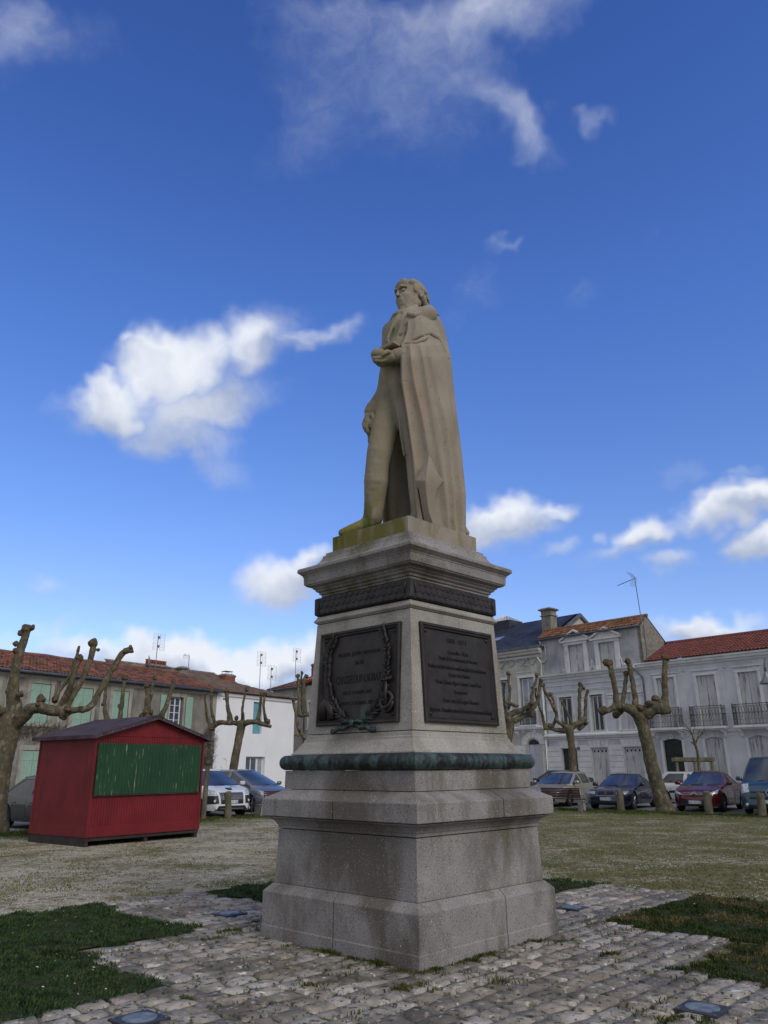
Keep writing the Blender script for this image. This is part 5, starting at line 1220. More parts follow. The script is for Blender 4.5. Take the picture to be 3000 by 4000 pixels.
# slates: courses near the eave are single pieces, the rest one part
def slate_roof(H, x0, x1, ye, ze, yr, zr, rt):
    sl = math.atan2(zr - ze, yr - ye); L = math.hypot(zr - ze, yr - ye); g = MB()
    g.add([(x0, ye, ze), (x1, ye, ze), (rt, yr, zr), (x0, yr, zr)], [(0, 1, 2, 3)]); rf = H.b(g, 'roof', M['slate'], fix=False)
    w_, l = .30, .22; rows, cols = int(L / l), int((x1 - x0) / w_); rest = MB(); g = MB(); g.box(-.145, .145, 0, .26, .0, .010); me = g.build('slate_tile', M['slate'], rf).data; bpy.data.objects.remove(bpy.data.objects['slate_tile']); n = 0; spots = []
    for r_ in range(rows):
        t = r_ * l / L
        for c in range(cols):
            x = x0 + (c + .5 + .5 * (r_ % 2)) * w_
            if x > x1 + (rt - x1) * t - .12: continue
            p = H.w(x, ye + (yr - ye) * t, ze + (zr - ze) * t); spots.append((0 if .11 < p.x / p.y < .30 else 1, r_, x, t))
    spots.sort()
    for k, (vis, r_, x, t) in enumerate(spots):
        y, z = ye + (yr - ye) * t, ze + (zr - ze) * t; rr = sl - .035
        if vis == 0 and k < 300: o = add('slate', me, rf); o.location = (x - H.s0, y, z + .012); o.rotation_euler = (rr, 0, random.uniform(-.01, .01))
        else:
            mt = Matrix.Translation((x, y, z + .012)) @ Matrix.Rotation(rr, 4, 'X'); rest.add([mt @ v.co for v in me.vertices], [tuple(f.vertices) for f in me.polygons])
    H.b(rest, 'far_slates', M['slate'], rf, kind='stuff', fix=False); return rf
slate_roof(H1, -20, -8.22, -.10, 9.0, 4.42, 11.58, -8.22)
g = MB(); g.add([(-20, 4.42, 11.58), (-7.95, 4.42, 11.58), (-7.95, 9.0, 8.8), (-20, 9.0, 8.8)], [(0, 1, 2, 3)]); H1.b(g, 'rear_roof', M['slate'])
g = MB(); g.prism([(0.0, 8.9), (4.42, 11.40), (8.9, 8.8), (8.9, 0), (0, 0)], -8.20, -8.0, 'x'); H1.b(g, 'gable_wall', M['beige_render'])
g = MB(); g.prism([(-.1, 8.96), (4.42, 11.58), (9, 8.86), (9, 8.6), (4.42, 11.32), (-.1, 8.7)], -8.0, -7.86, 'x'); H1.b(g, 'barge_board', M['zinc'])
g = MB(); g.box(-13.6, -12.75, 0, .05, 0, .80); sk = H1.b(g, 'skylight', M['zinc']); sl_ = math.atan2(2.58, 4.52)
sk.data.transform(Matrix.Translation((12.75 - 17.0 + 8.0, 0, 0)))
me_ = sk.data; me_.transform(Matrix.Translation((-me_.vertices[0].co.x, 0, 0))); sk.location = (-13.45 + 17.0, 1.5, 9.0 + 1.6 * 2.58 / 4.52 + .03); sk.data.transform(Matrix.Rotation(R(-90), 4, 'X')); sk.data.transform(Matrix.Scale(-1, 4, (0, 1, 0)) if min(v.co.y for v in sk.data.vertices) < -.5 else Matrix.Identity(4)); sk.rotation_euler = (sl_, 0, 0)
g = MB(); g.box(.08, .77, .08, .72, .052, .06); g.build('skylight_pane', M['curtain'], sk)
lx, ly, lz = -14.4, 4.42, 11.5
g = MB(); g.box(lx - .95, lx + .95, ly - .8, ly + .8, lz - .5, lz + .32); ln = H1.b(g, 'roof_lantern', M['slate'])
for (a, b_, c, d) in (((-.95, -.8), (.95, -.8), (.15, 0), (-.15, 0)), ((.95, -.8), (.95, .8), (.15, 0), (.15, 0)), ((.95, .8), (-.95, .8), (-.15, 0), (.15, 0)), ((-.95, .8), (-.95, -.8), (-.15, 0), (-.15, 0))):
    g = MB(); g.add([(lx + a[0], ly + a[1], lz + .325), (lx + b_[0], ly + b_[1], lz + .325), (lx + c[0], ly + c[1], lz + .80), (lx + d[0], ly + d[1], lz + .80)], [(0, 1, 2, 3)]); H1.b(g, 'lantern_pane', M['curtain'], ln, fix=False)
g = MB()
for k in range(7):
    t = k / 6 * 2 - 1; g.tube([(lx + t * .95, ly - .8, lz + .34), (lx + t * .15, ly, lz + .82)], .025, 4); g.tube([(lx + t * .95, ly + .8, lz + .34), (lx + t * .15, ly, lz + .82)], .025, 4)
for sy in (-1, 1): g.tube([(lx - .97, ly + sy * .82, lz + .33), (lx + .97, ly + sy * .82, lz + .33)], .035, 4)
H1.b(g, 'lantern_bars', M['pvc'], ln)
def chimney(name, H, x0, x1, y0, y1, z0, z1, mat, cap=.08, label=None, pots=0, capmat=None, mitre=False):
    e = empty(name, H.w((x0 + x1) / 2, (y0 + y1) / 2, z0), H.e.rotation_euler.z, label, 'chimney'); w_, d = (x1 - x0) / 2, (y1 - y0) / 2; h = z1 - z0
    g = MB(); g.bbox(-w_, w_, -d, d, 0, h - .002, .012); g.build('stack', mat, e)
    g = MB(); g.bbox(-w_ - cap * .5, w_ + cap * .5, -d - cap * .5, d + cap * .5, h - .32, h - .26, .01); g.ring([[(-a, -b_, z), (a, -b_, z), (a, b_, z), (-a, b_, z)] for a, b_, z in ((w_, d, h), (w_ + cap, d + cap, h + .10), (w_ + cap, d + cap, h + .15), (w_ * .7, d * .7, h + .26))]); g.build('cap', capmat or mat, e)
    for k in range(pots):
        g = MB(); r_ = min(.12, w_ / (pots + .5)); g.lathe([(r_ * .9, h + .2), (r_ * .8, h + .5), (r_, h + .52), (r_, h + .56), (r_ * .7, h + .56), (r_ * .65, h + .3)], 10, (-w_ + (k + .5) * 2 * w_ / pots, 0, 0)); g.build('chimney_pot', M['terracotta'], e, smooth=True)
    return e
chimney('chimney', H2, -9.02, -8.28, 1.5, 2.2, 8.6, 11.45, M['concrete'], .14, 'tall stained cement chimney with a flared cap beside the slate roof')

# ---- left: long grey house with pale green shutters
G1 = House('green_shutter_house', OL, LU, -30.0, 'long grey house with pale green shutters and old mottled roof tiles at the left')
og = [(-17.10, -16.00, 3.92, 5.92), (-14.55, -13.40, 3.92, 5.90), (-12.08, -10.98, 3.92, 5.92), (-7.98, -6.90, 4.0, 5.86), (-17.10, -15.9, .15, 2.6), (-14.5, -13.4, .15, 2.6), (-11.8, -10.8, .15, 2.6), (-20.0, -18.9, 3.92, 5.92), (-22.8, -21.7, 3.92, 5.92), (-20.3, -19.1, .15, 2.6)]
wall(G1, -30, -4.12, 0, 6.38, og, M['grey_render'])
for k, o_ in enumerate(og):
    if k == 3: continue
    x0, x1, z0, z1 = o_; xm = (x0 + x1) / 2
    a = shutter_leaf(G1, x0 + .02, xm - .005, z0, z1 - .01, .02, M['green_shutter']); b_ = shutter_leaf(G1, xm + .005, x1 - .02, z0, z1 - .01, .02, M['green_shutter'])
    bars(G1, 'stone_surround', [(x0 - .20, x0, -.02, 0, z0, z1), (x1, x1 + .20, -.02, 0, z0, z1), (x0 - .26, x1 + .26, -.03, 0, z1, z1 + .24), (x0 - .28, x1 + .28, -.07, 0, z0 - .16, z0)], M['quoin'])
casement(G1, -7.9, -6.98, 4.02, 5.84, .16, M['pvc'], 4, 2)
bars(G1, 'stone_surround', [(-8.14, -7.98, -.02, 0, 3.98, 5.86), (-6.90, -6.76, -.02, 0, 3.98, 5.86), (-8.2, -6.70, -.03, 0, 5.86, 6.08), (-8.2, -6.7, -.07, 0, 3.84, 3.98)], M['quoin'])
for x0, x1, lab in ((-8.72, -8.18, 'open shutter'), (-6.72, -6.18, 'open shutter')):
    a = shutter_leaf(G1, x0, x1, 4.02, 5.92, -.07, M['green_shutter'], boards=4)
for x in (-15.3, -12.75, -9.6, -4.3, -18.3):
    g = MB(); g.box(x - .16, x + .16, -.025, 0, .1, 6.3); G1.b(g, 'pilaster_strip', M['quoin'])
bars(G1, 'string_course', [(-30, -4.12, -.03, 0, 6.14, 6.32)], M['quoin'])
tile_roof(G1, -30, -3.70, -.34, 6.46, 4.0, 7.86, .205, .36, M['tile_old'], M['tile_brown'], .05, 300, right=lambda t: -3.9 + .6 * t, flat=.55)
g = MB(); g.tube([(-30 + k * 1.0, 4.0 + .03 * math.sin(k * 3), 7.92 + .03 * math.sin(k * 1.7)) for k in range(27)], .12, 8); G1.b(g, 'ridge_tiles', M['tile_old'])
g = MB(); g.tube([(-30, -.42, 6.40), (-3.9, -.42, 6.42)], .075, 8); G1.b(g, 'gutter', M['zinc'], smooth=True)
g = MB(); g.add([(-30, 4.0, 7.84), (-3.5, 4.0, 7.84), (-3.5, 8.5, 6.2), (-30, 8.5, 6.2)], [(0, 1, 2, 3)]); G1.b(g, 'rear_roof', M['tile_brown'])
M['twig'] = pm('dry_creeper', (.07, .06, .045), (.14, .12, .09), s=6, rough=.95)
def creeper(H, x0, x1, z0, z1, n, label):
    e = empty('dry_creeper', H.w((x0 + x1) / 2, -.02, z0), H.e.rotation_euler.z, label, 'creeper'); g = MB()
    for k in range(n):
        x, z = random.uniform(x0, x1) - (x0 + x1) / 2, random.uniform(0, z1 - z0); P = [(x, -.03, z)]; a = random.uniform(0, 3.1)
        for j in range(6): a += random.uniform(-.5, .5); x += math.cos(a) * .09; z += math.sin(a) * .07 + .02; P.append((x, -.03 - random.uniform(0, .06), max(0, z)))
        g.tube(P, [.013, .012, .010, .009, .007, .005, .003], 3, False)
    o = g.build('stems', M['twig'], e, kind='stuff'); return e
creeper(G1, -5.0, -4.15, .1, 3.9, 420, 'mat of dry creeper stems on the wall between the grey house and the white one')
creeper(G1, -18.6, -14.9, 3.0, 3.8, 260, 'thin bare creeper under the first floor shutters of the grey house')

# ---- plain white house
W1 = House('plain_white_house', OL, LU, -4.1, 'plain fresh white house with one turquoise shutter and a brown tile roof')
ow = [(-.64, .26, 3.9, 6.0), (-1.14, .72, 1.0, 2.42)]
wall(W1, -4.1, 3.62, 0, 6.30, ow, M['white_render'], depth=.28)
g = MB(); g.box(3.621, 3.64, 0, 9, 0, 6.3); g.add([(3.62, 0, 0), (3.62, 9, 0), (3.62, 9, 6.3), (3.62, 0, 6.3)], [(0, 1, 2, 3)]); W1.b(g, 'side_wall', M['white_render'])
shutter_leaf(W1, -.62, .02, 3.92, 5.98, .12, M['blue_shutter'], boards=4, battens=False); shutter_leaf(W1, .03, .25, 3.92, 5.98, .16, M['blue_shutter'], boards=2, battens=False)
casement(W1, -1.12, .10, 1.0, 2.38, .20, M['pvc'], 1, 2); casement(W1, .10, .70, 1.0, 2.38, .20, M['pvc'], 1, 1, M['curtain'])
cornice(W1, 'eave_band', -4.1, 3.74, [(.02, 6.16), (.10, 6.20), (.14, 6.36), (.10, 6.40)], M['pvc'])
tile_roof(W1, -4.1, 3.80, -.26, 6.42, 3.0, 7.62, .205, .36, M['tile_brown'], M['tile_brown'], .03, 150, right=lambda t: 3.85 - 4.9 * t, flat=.55)
g = MB(); g.add([(3.85, -.26, 6.42), (3.85, 6.3, 6.42), (-1.05, 3.0, 7.62)], [(0, 1, 2)]); g.add([(-4.1, 3.0, 7.62), (-1.05, 3.0, 7.62), (3.85, 6.3, 6.42), (-4.1, 6.3, 6.42)], [(0, 1, 2, 3)]); W1.b(g, 'hip_roof', M['tile_brown'])
g = MB(); g.tube([(-3.3, -.0, 2.3), (-3.1, -.02, 2.3), (-2.95, -.02, 2.2), (-2.95, -.02, 1.0)], .02, 6); W1.b(g, 'meter_box_pipe', M['trim'])

# ---- house behind, with a weathered ridge
F1 = House('rear_roof_house', OL, LU, -4.0, 'house behind the white one, only its long weathered roof showing')
g = MB(); g.box(-4, 8.2, 8.0, 16, 0, 7.6); F1.b(g, 'wall', M['beige_render'])
tile_roof(F1, -4.0, 8.6, 7.6, 7.6, 12.0, 9.35, .26, .42, M['tile_brown'], M['tile_brown'], .03, 0, right=lambda t: 8.6 - 1.6 * t, flat=.5)
g = MB(); g.tube([(-4, 12.0, 9.4), (7.0, 12.0, 9.4)], .12, 6); F1.b(g, 'ridge_tiles', M['concrete'])
g = MB(); g.add([(-4, 12, 9.33), (7, 12, 9.33), (8.6, 16.4, 7.6), (-4, 16.4, 7.6)], [(0, 1, 2, 3)]); F1.b(g, 'rear_roof', M['tile_brown'])

# ---- beige corner house closing the gap behind the monument
E1 = House('beige_corner_house', OB, RU, -.1, 'beige corner house with an orange red roof behind the left side of the monument')
oe = [(5.0, 6.0, 4.6, 6.6), (5.0, 6.0, .9, 3.0)]
wall(E1, -.1, 9.0, 0, 7.9, oe, M['beige_render']); g = MB(); g.box(-.12, -.1, 0, 8, 0, 7.85); E1.b(g, 'side_wall', M['beige_render'])
for o_ in oe: casement(E1, *o_, .14, M['pvc'], 2, 2); surround(E1, *o_, .16, .03)
tile_roof(E1, -.5, 4.6, -.35, 7.92, 3.6, 9.35, .24, .38, M['tile_old'], M['tile_old'], .03, 160, left=lambda t: -.6 + 2.6 * t)
tile_roof(E1, 4.6, 9.2, -.30, 8.25, 3.6, 9.75, .24, .38, M['terracotta'], M['tile_old'], .02, 80)
g = MB(); g.add([(-.6, -.35, 7.92), (-.6, 8, 7.92), (2.0, 3.6, 9.35)], [(0, 1, 2)]); g.add([(2.0, 3.6, 9.35), (9.2, 3.6, 9.35), (9.2, 8, 7.9), (-.6, 8, 7.9)], [(0, 1, 2, 3)]); E1.b(g, 'hip_roof', M['tile_old'])
g = MB(); g.tube([(-.5, -.40, 7.86), (4.6, -.40, 7.86)], .08, 8); g.tube([(4.6, -.40, 7.86), (4.5, -.08, 7.4), (4.5, -.08, .2)], .05, 8); E1.b(g, 'gutter', M['zinc'], smooth=True)
for k in range(9):
    g = MB(); g.bbox(1.9 + k * .28, 2.15 + k * .28, -.03, 0, 4.02 + .10 * (k % 2), 4.16 + .05 * (k % 3), .01); M.setdefault('ochre', pm('ochre_brick', (.30, .20, .09), (.38, .27, .13), s=4, rough=.9)); E1.b(g, 'ochre_brick', M['ochre'])
e_ = empty('wall_lamp', E1.w(2.8, 0, 5.3), E1.e.rotation_euler.z, 'small bracket lamp on the beige corner house', 'lamp')
g = MB(); g.tube([(0, 0, 0), (0, -.25, .12), (0, -.5, .10)], .02, 5); g.tube([(0, 0, -.25), (0, -.28, .08)], .012, 4); g.build('bracket', M['iron'], e_); g = MB(); g.lathe([(.05, .08), (.16, .0), (.14, -.03), (.0, -.05)], 10, (0, -.52, 0)); g.build('lamp_head', M['zinc'], e_, smooth=True)

chimney('chimney', G1, -6.35, -4.6, 4.2, 5.0, 7.4, 8.10, M['concrete'], .10, 'wide grey chimney with a row of terracotta pots on the grey house', 7)
chimney('chimney', W1, -2.62, -2.10, 5.2, 5.8, 7.3, 8.35, M['concrete'], .10, 'small blackened chimney with a domed cap between the left roofs')
ce = chimney('chimney', F1, .72, 1.80, 4.3, 5.0, 6.9, 8.10, M['brick'], .05, 'red brick chimney with a metal cowl above the plain white house', 0, M['concrete'])
g = MB(); g.box(-.36, .36, -.24, .24, 1.62, 1.66)
for sx in (-.3, .3):
    for sy in (-.2, .2): g.tube([(sx, sy, 1.3), (sx, sy, 1.63)], .02, 4)
g.build('cowl', M['zinc'], ce)
chimney('chimney', E1, .95, 2.0, 3.2, 4.0, 8.6, 10.05, M['brick'], .05, 'red brick chimney with red pots on the beige corner house', 4)
for nm, H, a in (('parapet', G1, (-7.7, -6.6, 4.1, 4.6, 7.7, 8.15)), ('parapet', G1, (-4.4, -3.4, 4.1, 4.7, 7.6, 8.05))):
    g = MB(); g.bbox(*a, .06); H.b(g, 'ridge_stump', M['concrete'])

# antennas
M['alu'] = pm('dull_aluminium', (.22, .23, .25), rough=.5, metal=.6)
def antenna(H, x, y, z0, z1, kind, label, lean=0.0):
    e = empty('tv_antenna', H.w(x, y, z0), H.e.rotation_euler.z, label, 'antenna'); h = z1 - z0
    g = MB(); g.tube([(0, 0, -.5), (lean * h, 0, h)], .025, 6); g.build('mast', M['alu'], e)
    g = MB()
    if kind == 'panel':
        for (zc) in (h - .12, h - .72) if h > 1.4 else (h - .25,):
            for sx in (-1, 1):
                for k in range(6): g.tube([(lean * h + sx * .05, -.10, zc - .25 + k * .10), (lean * h + sx * .50, -.10, zc - .25 + k * .10)], .007, 3)
                for xx in (.08, .48): g.tube([(lean * h + sx * xx, -.10, zc - .26), (lean * h + sx * xx, -.10, zc + .26)], .009, 3)
            g.box(lean * h - .05, lean * h + .05, -.12, .0, zc - .08, zc + .08)
        g.build('reflector', M['alu'], e)
    elif kind == 'yagi':
        L = 1.05; a = (lean * h, 0, h - .05); g.tube([a, (a[0] - L, -.2, a[2] - .28)], .018, 4)
        for k in range(11): t = .2 + .8 * k / 10; g.tube([(a[0] - L * t, -.2 * t - .09, a[2] - .28 * t), (a[0] - L * t, -.2 * t + .09, a[2] - .28 * t)], .008, 3)
        g.build('boom', M['alu'], e); g = MB()
        for (zz, dx) in ((.40, -.32), (-.42, -.20)):
            for k in range(5): t = k / 4; g.tube([(a[0] + dx * t, -.3, a[2] + zz * t), (a[0] + dx * t, .3, a[2] + zz * t)], .007, 3)
            for yy in (-.28, -.1, .1, .28): g.tube([(a[0], yy, a[2]), (a[0] + dx, yy, a[2] + zz)], .007, 3)
        g.build('reflector', M['alu'], e)
    else:
        g.tube([(0, 0, h), (-.55, -.1, h - .02)], .014, 4)
        for k in range(5): g.tube([(-.12 * k, -.02, h - .22), (-.12 * k, -.02, h + .14)], .010, 3)
        g.tube([(-.5, -.05, h - .25), (-.62, -.05, h + .02), (-.40, -.05, h + .05)], .012, 3); g.build('boom', M['alu'], e)
    return e
antenna(G1, -6.0, 4.0, 8.0, 10.2, 'panel', 'tall antenna with two pairs of grids on the grey house roof', .02)
antenna(G1, -3.12, 4.0, 8.0, 9.15, 'small', 'short comb antenna near the end of the grey house roof')
antenna(W1, 4.14, 4.0, 7.2, 10.15, 'panel', 'grid antenna rising behind the plain white house', -.01)
antenna(W1, 5.38, 4.0, 7.2, 9.2, 'panel', 'shortest grid antenna behind the plain white house')
antenna(W1, 8.27, 4.0, 7.4, 10.9, 'panel', 'grid antenna next to the pots of the red chimney by the monument', .01)
an = antenna(H2, -1.10, .30, 9.2, 12.2, 'yagi', 'long antenna with folded grid reflector fixed to the gable of the tall narrow house', -.06)
g = MB(); g.tube([(.0, .12, -1.6), (.0, .12, .2)], .03, 6); g.tube([(-.05, .1, -1.0), (.35, .4, -1.0)], .02, 5); g.tube([(-.05, .1, -1.3), (.3, .3, -1.3)], .015, 5); g.build('wall_bracket', M['alu'], an)
e_ = empty('satellite_dish', G1.w(-6.55, 3.9, 8.3), G1.e.rotation_euler.z + R(50), 'satellite dish seen edge on beside the chimney pots of the grey house', 'satellite dish')
g = MB(); g.lathe([(.0, 0), (.25, .03), (.42, .10), (.41, .12), (.0, .02)], 18, (0, 0, .1), 'y'); g.build('dish', M['concrete'], e_, smooth=True); g = MB(); g.tube([(0, 0, .1), (0, .35, -.25)], .012, 4); g.tube([(0, -.02, -.5), (0, -.02, .1)], .02, 5); g.build('dish_arm', M['alu'], e_)

# pavements before the houses
M['kerb'] = pm('kerb_concrete', (.20, .195, .18), (.29, .28, .26), s=3, rough=.9, bump=[(30, .003)])
for nm, O, U, x0, x1 in (('pavement', OR, RU, -18, 14), ('pavement', OL, LU, -32, 9)):
    e_ = tag(empty(nm, O, math.atan2(U.y, U.x)), kind='structure'); g = MB(); g.bbox(x0, x1, -1.5, -.01, 0, .12, .01); g.build('pavement_slab', M['kerb'], e_)

# ================================================================== KIOSK
M['red_paint'] = pm('dark_red_paint', (.150, .009, .013), (.185, .013, .018), s=2, rough=.55, spec=.35, stain=((4, 4, 1), (.085, .007, .010), .6, .5, .66), speck=(26, (.45, .38, .35), .77, .79))
M['green_paint'] = pm('weathered_green_paint', (.010, .048, .020), (.014, .062, .026), s=2, rough=.55, spec=.35, stain=((24, 24, 2.2), (.30, .33, .24), .8, .63, .68), stain2=((9, 9, 1.2), (.03, .08, .04), .5, .55, .7))
M['felt'] = pm('purple_grey_roof_sheet', (.060, .043, .055), (.092, .068, .082), s=3, rough=.85, spec=.15, stain=((2, 5, 2), (.035, .028, .035), .6, .5, .66))
M['black_wood'] = pm('blackened_timber', (.022, .018, .018), (.045, .038, .036), s=4, rough=.8)
KO = Vector((-6.739, 18.669, 0)); KR = math.atan2(.7935, .6085)
kio = empty('red_kiosk', KO, KR, 'dark red wooden kiosk with closed green shutter and purple grey roof on the left', 'kiosk')
KW, KD = 3.20, 2.43; zt = 2.41; xa, za = 1.58, 2.86
def ktop(x): return zt + (za - zt) * (x / xa if x < xa else (KW - x) / (KW - xa))
g = MB(); g.prism([(0.02, .19), (KW - .02, .19), (KW - .02, zt - .02), (xa, za - .03), (0.02, zt - .02)], .03, KD - .03, 'y'); g.build('shell', M['red_paint'], kio)
n = 45; w_ = (KW - .08) / n
me_u = None
for k in range(n):
    x0, x1 = .04 + k * w_ + .002, .04 + (k + 1) * w_ - .002; t0, t1 = ktop(x0), ktop(x1)
    g = MB(); g.prism([(x0, 2.415), (x1, 2.415), (x1, max(2.42, t1 - .01)), (x0, max(2.42, t0 - .01))], .003, .028, 'y'); g.build('plank', M['red_paint'], kio)
g = MB(); g.bbox(0, w_ - .006, 0, .025, 0, .885, .003); pa = g.build('plank', M['red_paint'], kio); g = MB(); g.bbox(0, w_ - .006, 0, .025, 0, .175, .003); pb = g.build('plank', M['red_paint'], kio)
pa.location = (.043, .004, .20); pb.location = (.043, .004, 2.236)
for k in range(1, n): inst(pa, kio, (.043 + k * w_, .004, .20)); inst(pb, kio, (.043 + k * w_, .004, 2.236))
m_ = 34; wd = (KD - .08) / m_; g = MB(); g.bbox(0, .025, 0, wd - .004, 0, 2.2, .002); ps = g.build('plank', M['red_paint'], kio); ps.location = (.004, .042, .20)
for k in range(1, m_): inst(ps, kio, (.004, .042 + k * wd, .20))
for nm, q in (('corner_board', (-.012, .045, -.012, .045, .19, zt)), ('corner_board', (KW - .045, KW + .012, -.012, .045, .19, zt)), ('corner_board', (-.012, .045, KD - .045, KD + .012, .19, zt)),
              ('skirting', (.05, KW - .05, -.010, .002, .19, .42)), ('skirting', (-.010, .002, .05, KD - .05, .19, .42)), ('window_header', (.05, KW - .05, -.008, .002, 2.405, 2.425)), ('floor_beam', (.0, KW, .02, .12, .11, .188)), ('floor_beam', (.0, .10, .125, KD, .0, .188)), ('floor_beam', (KW - .1, KW, .125, KD, .0, .188)), ('floor_beam', (1.6, 1.7, .05, KD, .0, .108)), ('floor_beam', (.01, .09, .03, .12, .0, .108)), ('floor_beam', (KW - .10, KW - .01, .03, .12, .0, .108))):
    g = MB(); g.bbox(*q, .004); g.build(nm, M['black_wood'] if 'beam' in nm else M['red_paint'], kio)
g = MB(); g.box(.055, 3.085, -.035, -.014, 1.10, 2.235); sh = g.build('sales_shutter', M['green_paint'], kio)
n = 30; w_ = 3.03 / n; g = MB(); g.bbox(.002, w_ - .002, -.055, -.036, 1.095, 2.24, .003); p0 = g.build('plank', M['green_paint'], sh); p0.location = (.055, 0, 0)
for k in range(1, n): inst(p0, sh, (.055 + k * w_, 0, random.uniform(-.001, .001)))
g = MB(); g.box(.04, 3.10, -.058, -.012, 1.07, 1.093); g.build('shutter_sill', M['black_wood'], kio)
for sg_ in (-1, 1):
    x0 = -.13 if sg_ < 0 else KW + .13; z0 = 2.40; xs_ = xa; zz = 2.905
    g = MB(); g.prism([(x0, z0), (xs_, zz), (xs_, zz + .022), (x0, z0 + .022)], -.13, KD + .16, 'y'); rf = g.build('roof_sheet', M['felt'], kio)
    g = MB(); g.prism([(x0, z0 - .065), (xs_, zz - .07), (xs_, zz - .001), (x0, z0 - .002)], -.155, -.132, 'y'); g.prism([(x0, z0 - .065), (xs_, zz - .07), (xs_, zz - .001), (x0, z0 - .002)], KD + .162, KD + .18, 'y'); g.build('barge_flashing', M['felt'], kio)
    for k in range(6):
        t = (k + .5) / 6; g = MB(); g.lathe([(.0, -.006), (.013, -.003), (.013, 0)], 8, (x0 + (xs_ - x0) * t, -.156, z0 + (zz - z0) * t - .035), 'y'); g.build('roof_nail', M['bolt'], kio)
g = MB(); g.box(-.155, -.135, -.13, KD + .16, 2.335, 2.42); g.box(KW + .135, KW + .155, -.13, KD + .16, 2.335, 2.42); g.build('eave_trim', M['felt'], kio)
g = MB(); g.prism([(xa - .16, 2.845), (xa, 2.90), (xa + .16, 2.845), (xa + .16, 2.895), (xa, 2.945), (xa - .16, 2.895)], -.17, .10, 'y'); g.build('ridge_cap', M['black_wood'], kio)

# ================================================================== TREES
M['bark'] = pm('plane_bark', (.085, .070, .048), (.150, .125, .080), s=4, rough=.92, spec=.1, stain=((7, 7, 3.0), (.070, .070, .050), .75, .48, .60), stain2=((9, 9, 4.5), (.27, .245, .17), .65, .56, .64), bump=[(14, .012), (50, .004)])
M['bark_grey'] = pm('grey_bark', (.085, .072, .055), (.15, .128, .095), s=3, rough=.95, spec=.1, stain=((4, 4, 1.5), (.19, .165, .12), .7, .56, .64), bump=[(10, .02), (45, .005)])
M['burr'] = pm('dark_burr', (.055, .042, .028), (.15, .115, .072), s=12, rough=.95, spec=.1, stain=((14, 14, 14), (.26, .21, .14), .6, .62, .68), bump=[(22, .02)])
def pollard(label, trunk, limbs, knobs, res=.03, seed=0, bark='bark', foot=True):
    r = random.Random(seed); t0 = trunk[0]
    if foot: trunk = [(t0[0] - (trunk[1][0] - t0[0]) / max(.3, trunk[1][2] - t0[2]) * t0[2] * .6, t0[1], -.15, t0[3] * (1.05 if t0[2] > .6 else 1.0))] + list(trunk)
    e = empty('plane_tree', (trunk[0][0], trunk[0][1], 0), 0, label, 'tree', 'pollarded plane trees around the square')
    off = np.array([trunk[0][0], trunk[0][1], 0])
    def field(chains, knots, name, k, mat, amp):
        allp = np.array([p for c in chains for p in c] + [tuple(q) for q in knots]); m = allp[:, 3].max() + .15
        F = Field(allp[:, :3].min(0) - m, allp[:, :3].max(0) + m, res)
        for c in chains: F.chain(c, k)
        for q in knots:
            for j in range(7):
                a, b_ = r.uniform(0, 6.28), r.uniform(-1, 1.2); rr = q[3] * r.uniform(.38, .62); d = q[3] * .62
                F.ell((q[0] + d * math.cos(a) * math.cos(b_), q[1] + d * math.sin(a) * math.cos(b_), q[2] + d * math.sin(b_)), (rr, rr, rr * r.uniform(.8, 1.2)), None, .02)
        V, Q = F.mesh()
        D_ = np.stack([vn3(V, 5, seed + 1), vn3(V, 5, seed + 2), vn3(V, 5, seed + 3)], 1) - .5; D2 = np.stack([vn3(V, 14, seed + 4), vn3(V, 14, seed + 5), vn3(V, 14, seed + 6)], 1) - .5
        V = V + D_ * amp * 1.6 + D2 * amp * .9 - off; return np_mesh(name, V, Q, mat, e, True)
    def wob(c):
        out = []
        for a, b_ in zip(c[:-1], c[1:]):
            L = math.dist(a[:3], b_[:3]); n_ = max(1, int(L / max(.12, 1.6 * a[3])))
            for j in range(n_):
                t = j / n_; s_ = .16 if 0 < j else 0
                out.append(tuple(a[i] + (b_[i] - a[i]) * t + r.uniform(-1, 1) * s_ * a[3] for i in range(3)) + ((a[3] + (b_[3] - a[3]) * t) * r.uniform(.92, 1.10),))
        return out + [c[-1]]
    field([trunk], [], 'trunk', .05, M[bark], trunk[1][3] * .055)
    limbs = [[tuple(q[:3]) + (q[3] * .90,) for q in c] for c in limbs]; allk = list(knobs); ends = []
    for c in limbs:
        for j in range(1, len(c) - 1):
            if r.random() < .55: q = c[j]; a = r.uniform(0, 6.28); ends.append((q[0] + q[3] * .8 * math.cos(a), q[1] + q[3] * .8 * math.sin(a), q[2], q[3] * .45))
    field([wob(c) for c in limbs], ends, 'limbs', .04, M[bark], .022)
    if allk: field([[q, (q[0], q[1], q[2] + .01, q[3] * .8)] for q in allk], allk, 'burrs', .03, M['burr'], .035).__setitem__('kind', 'stuff')
    return e
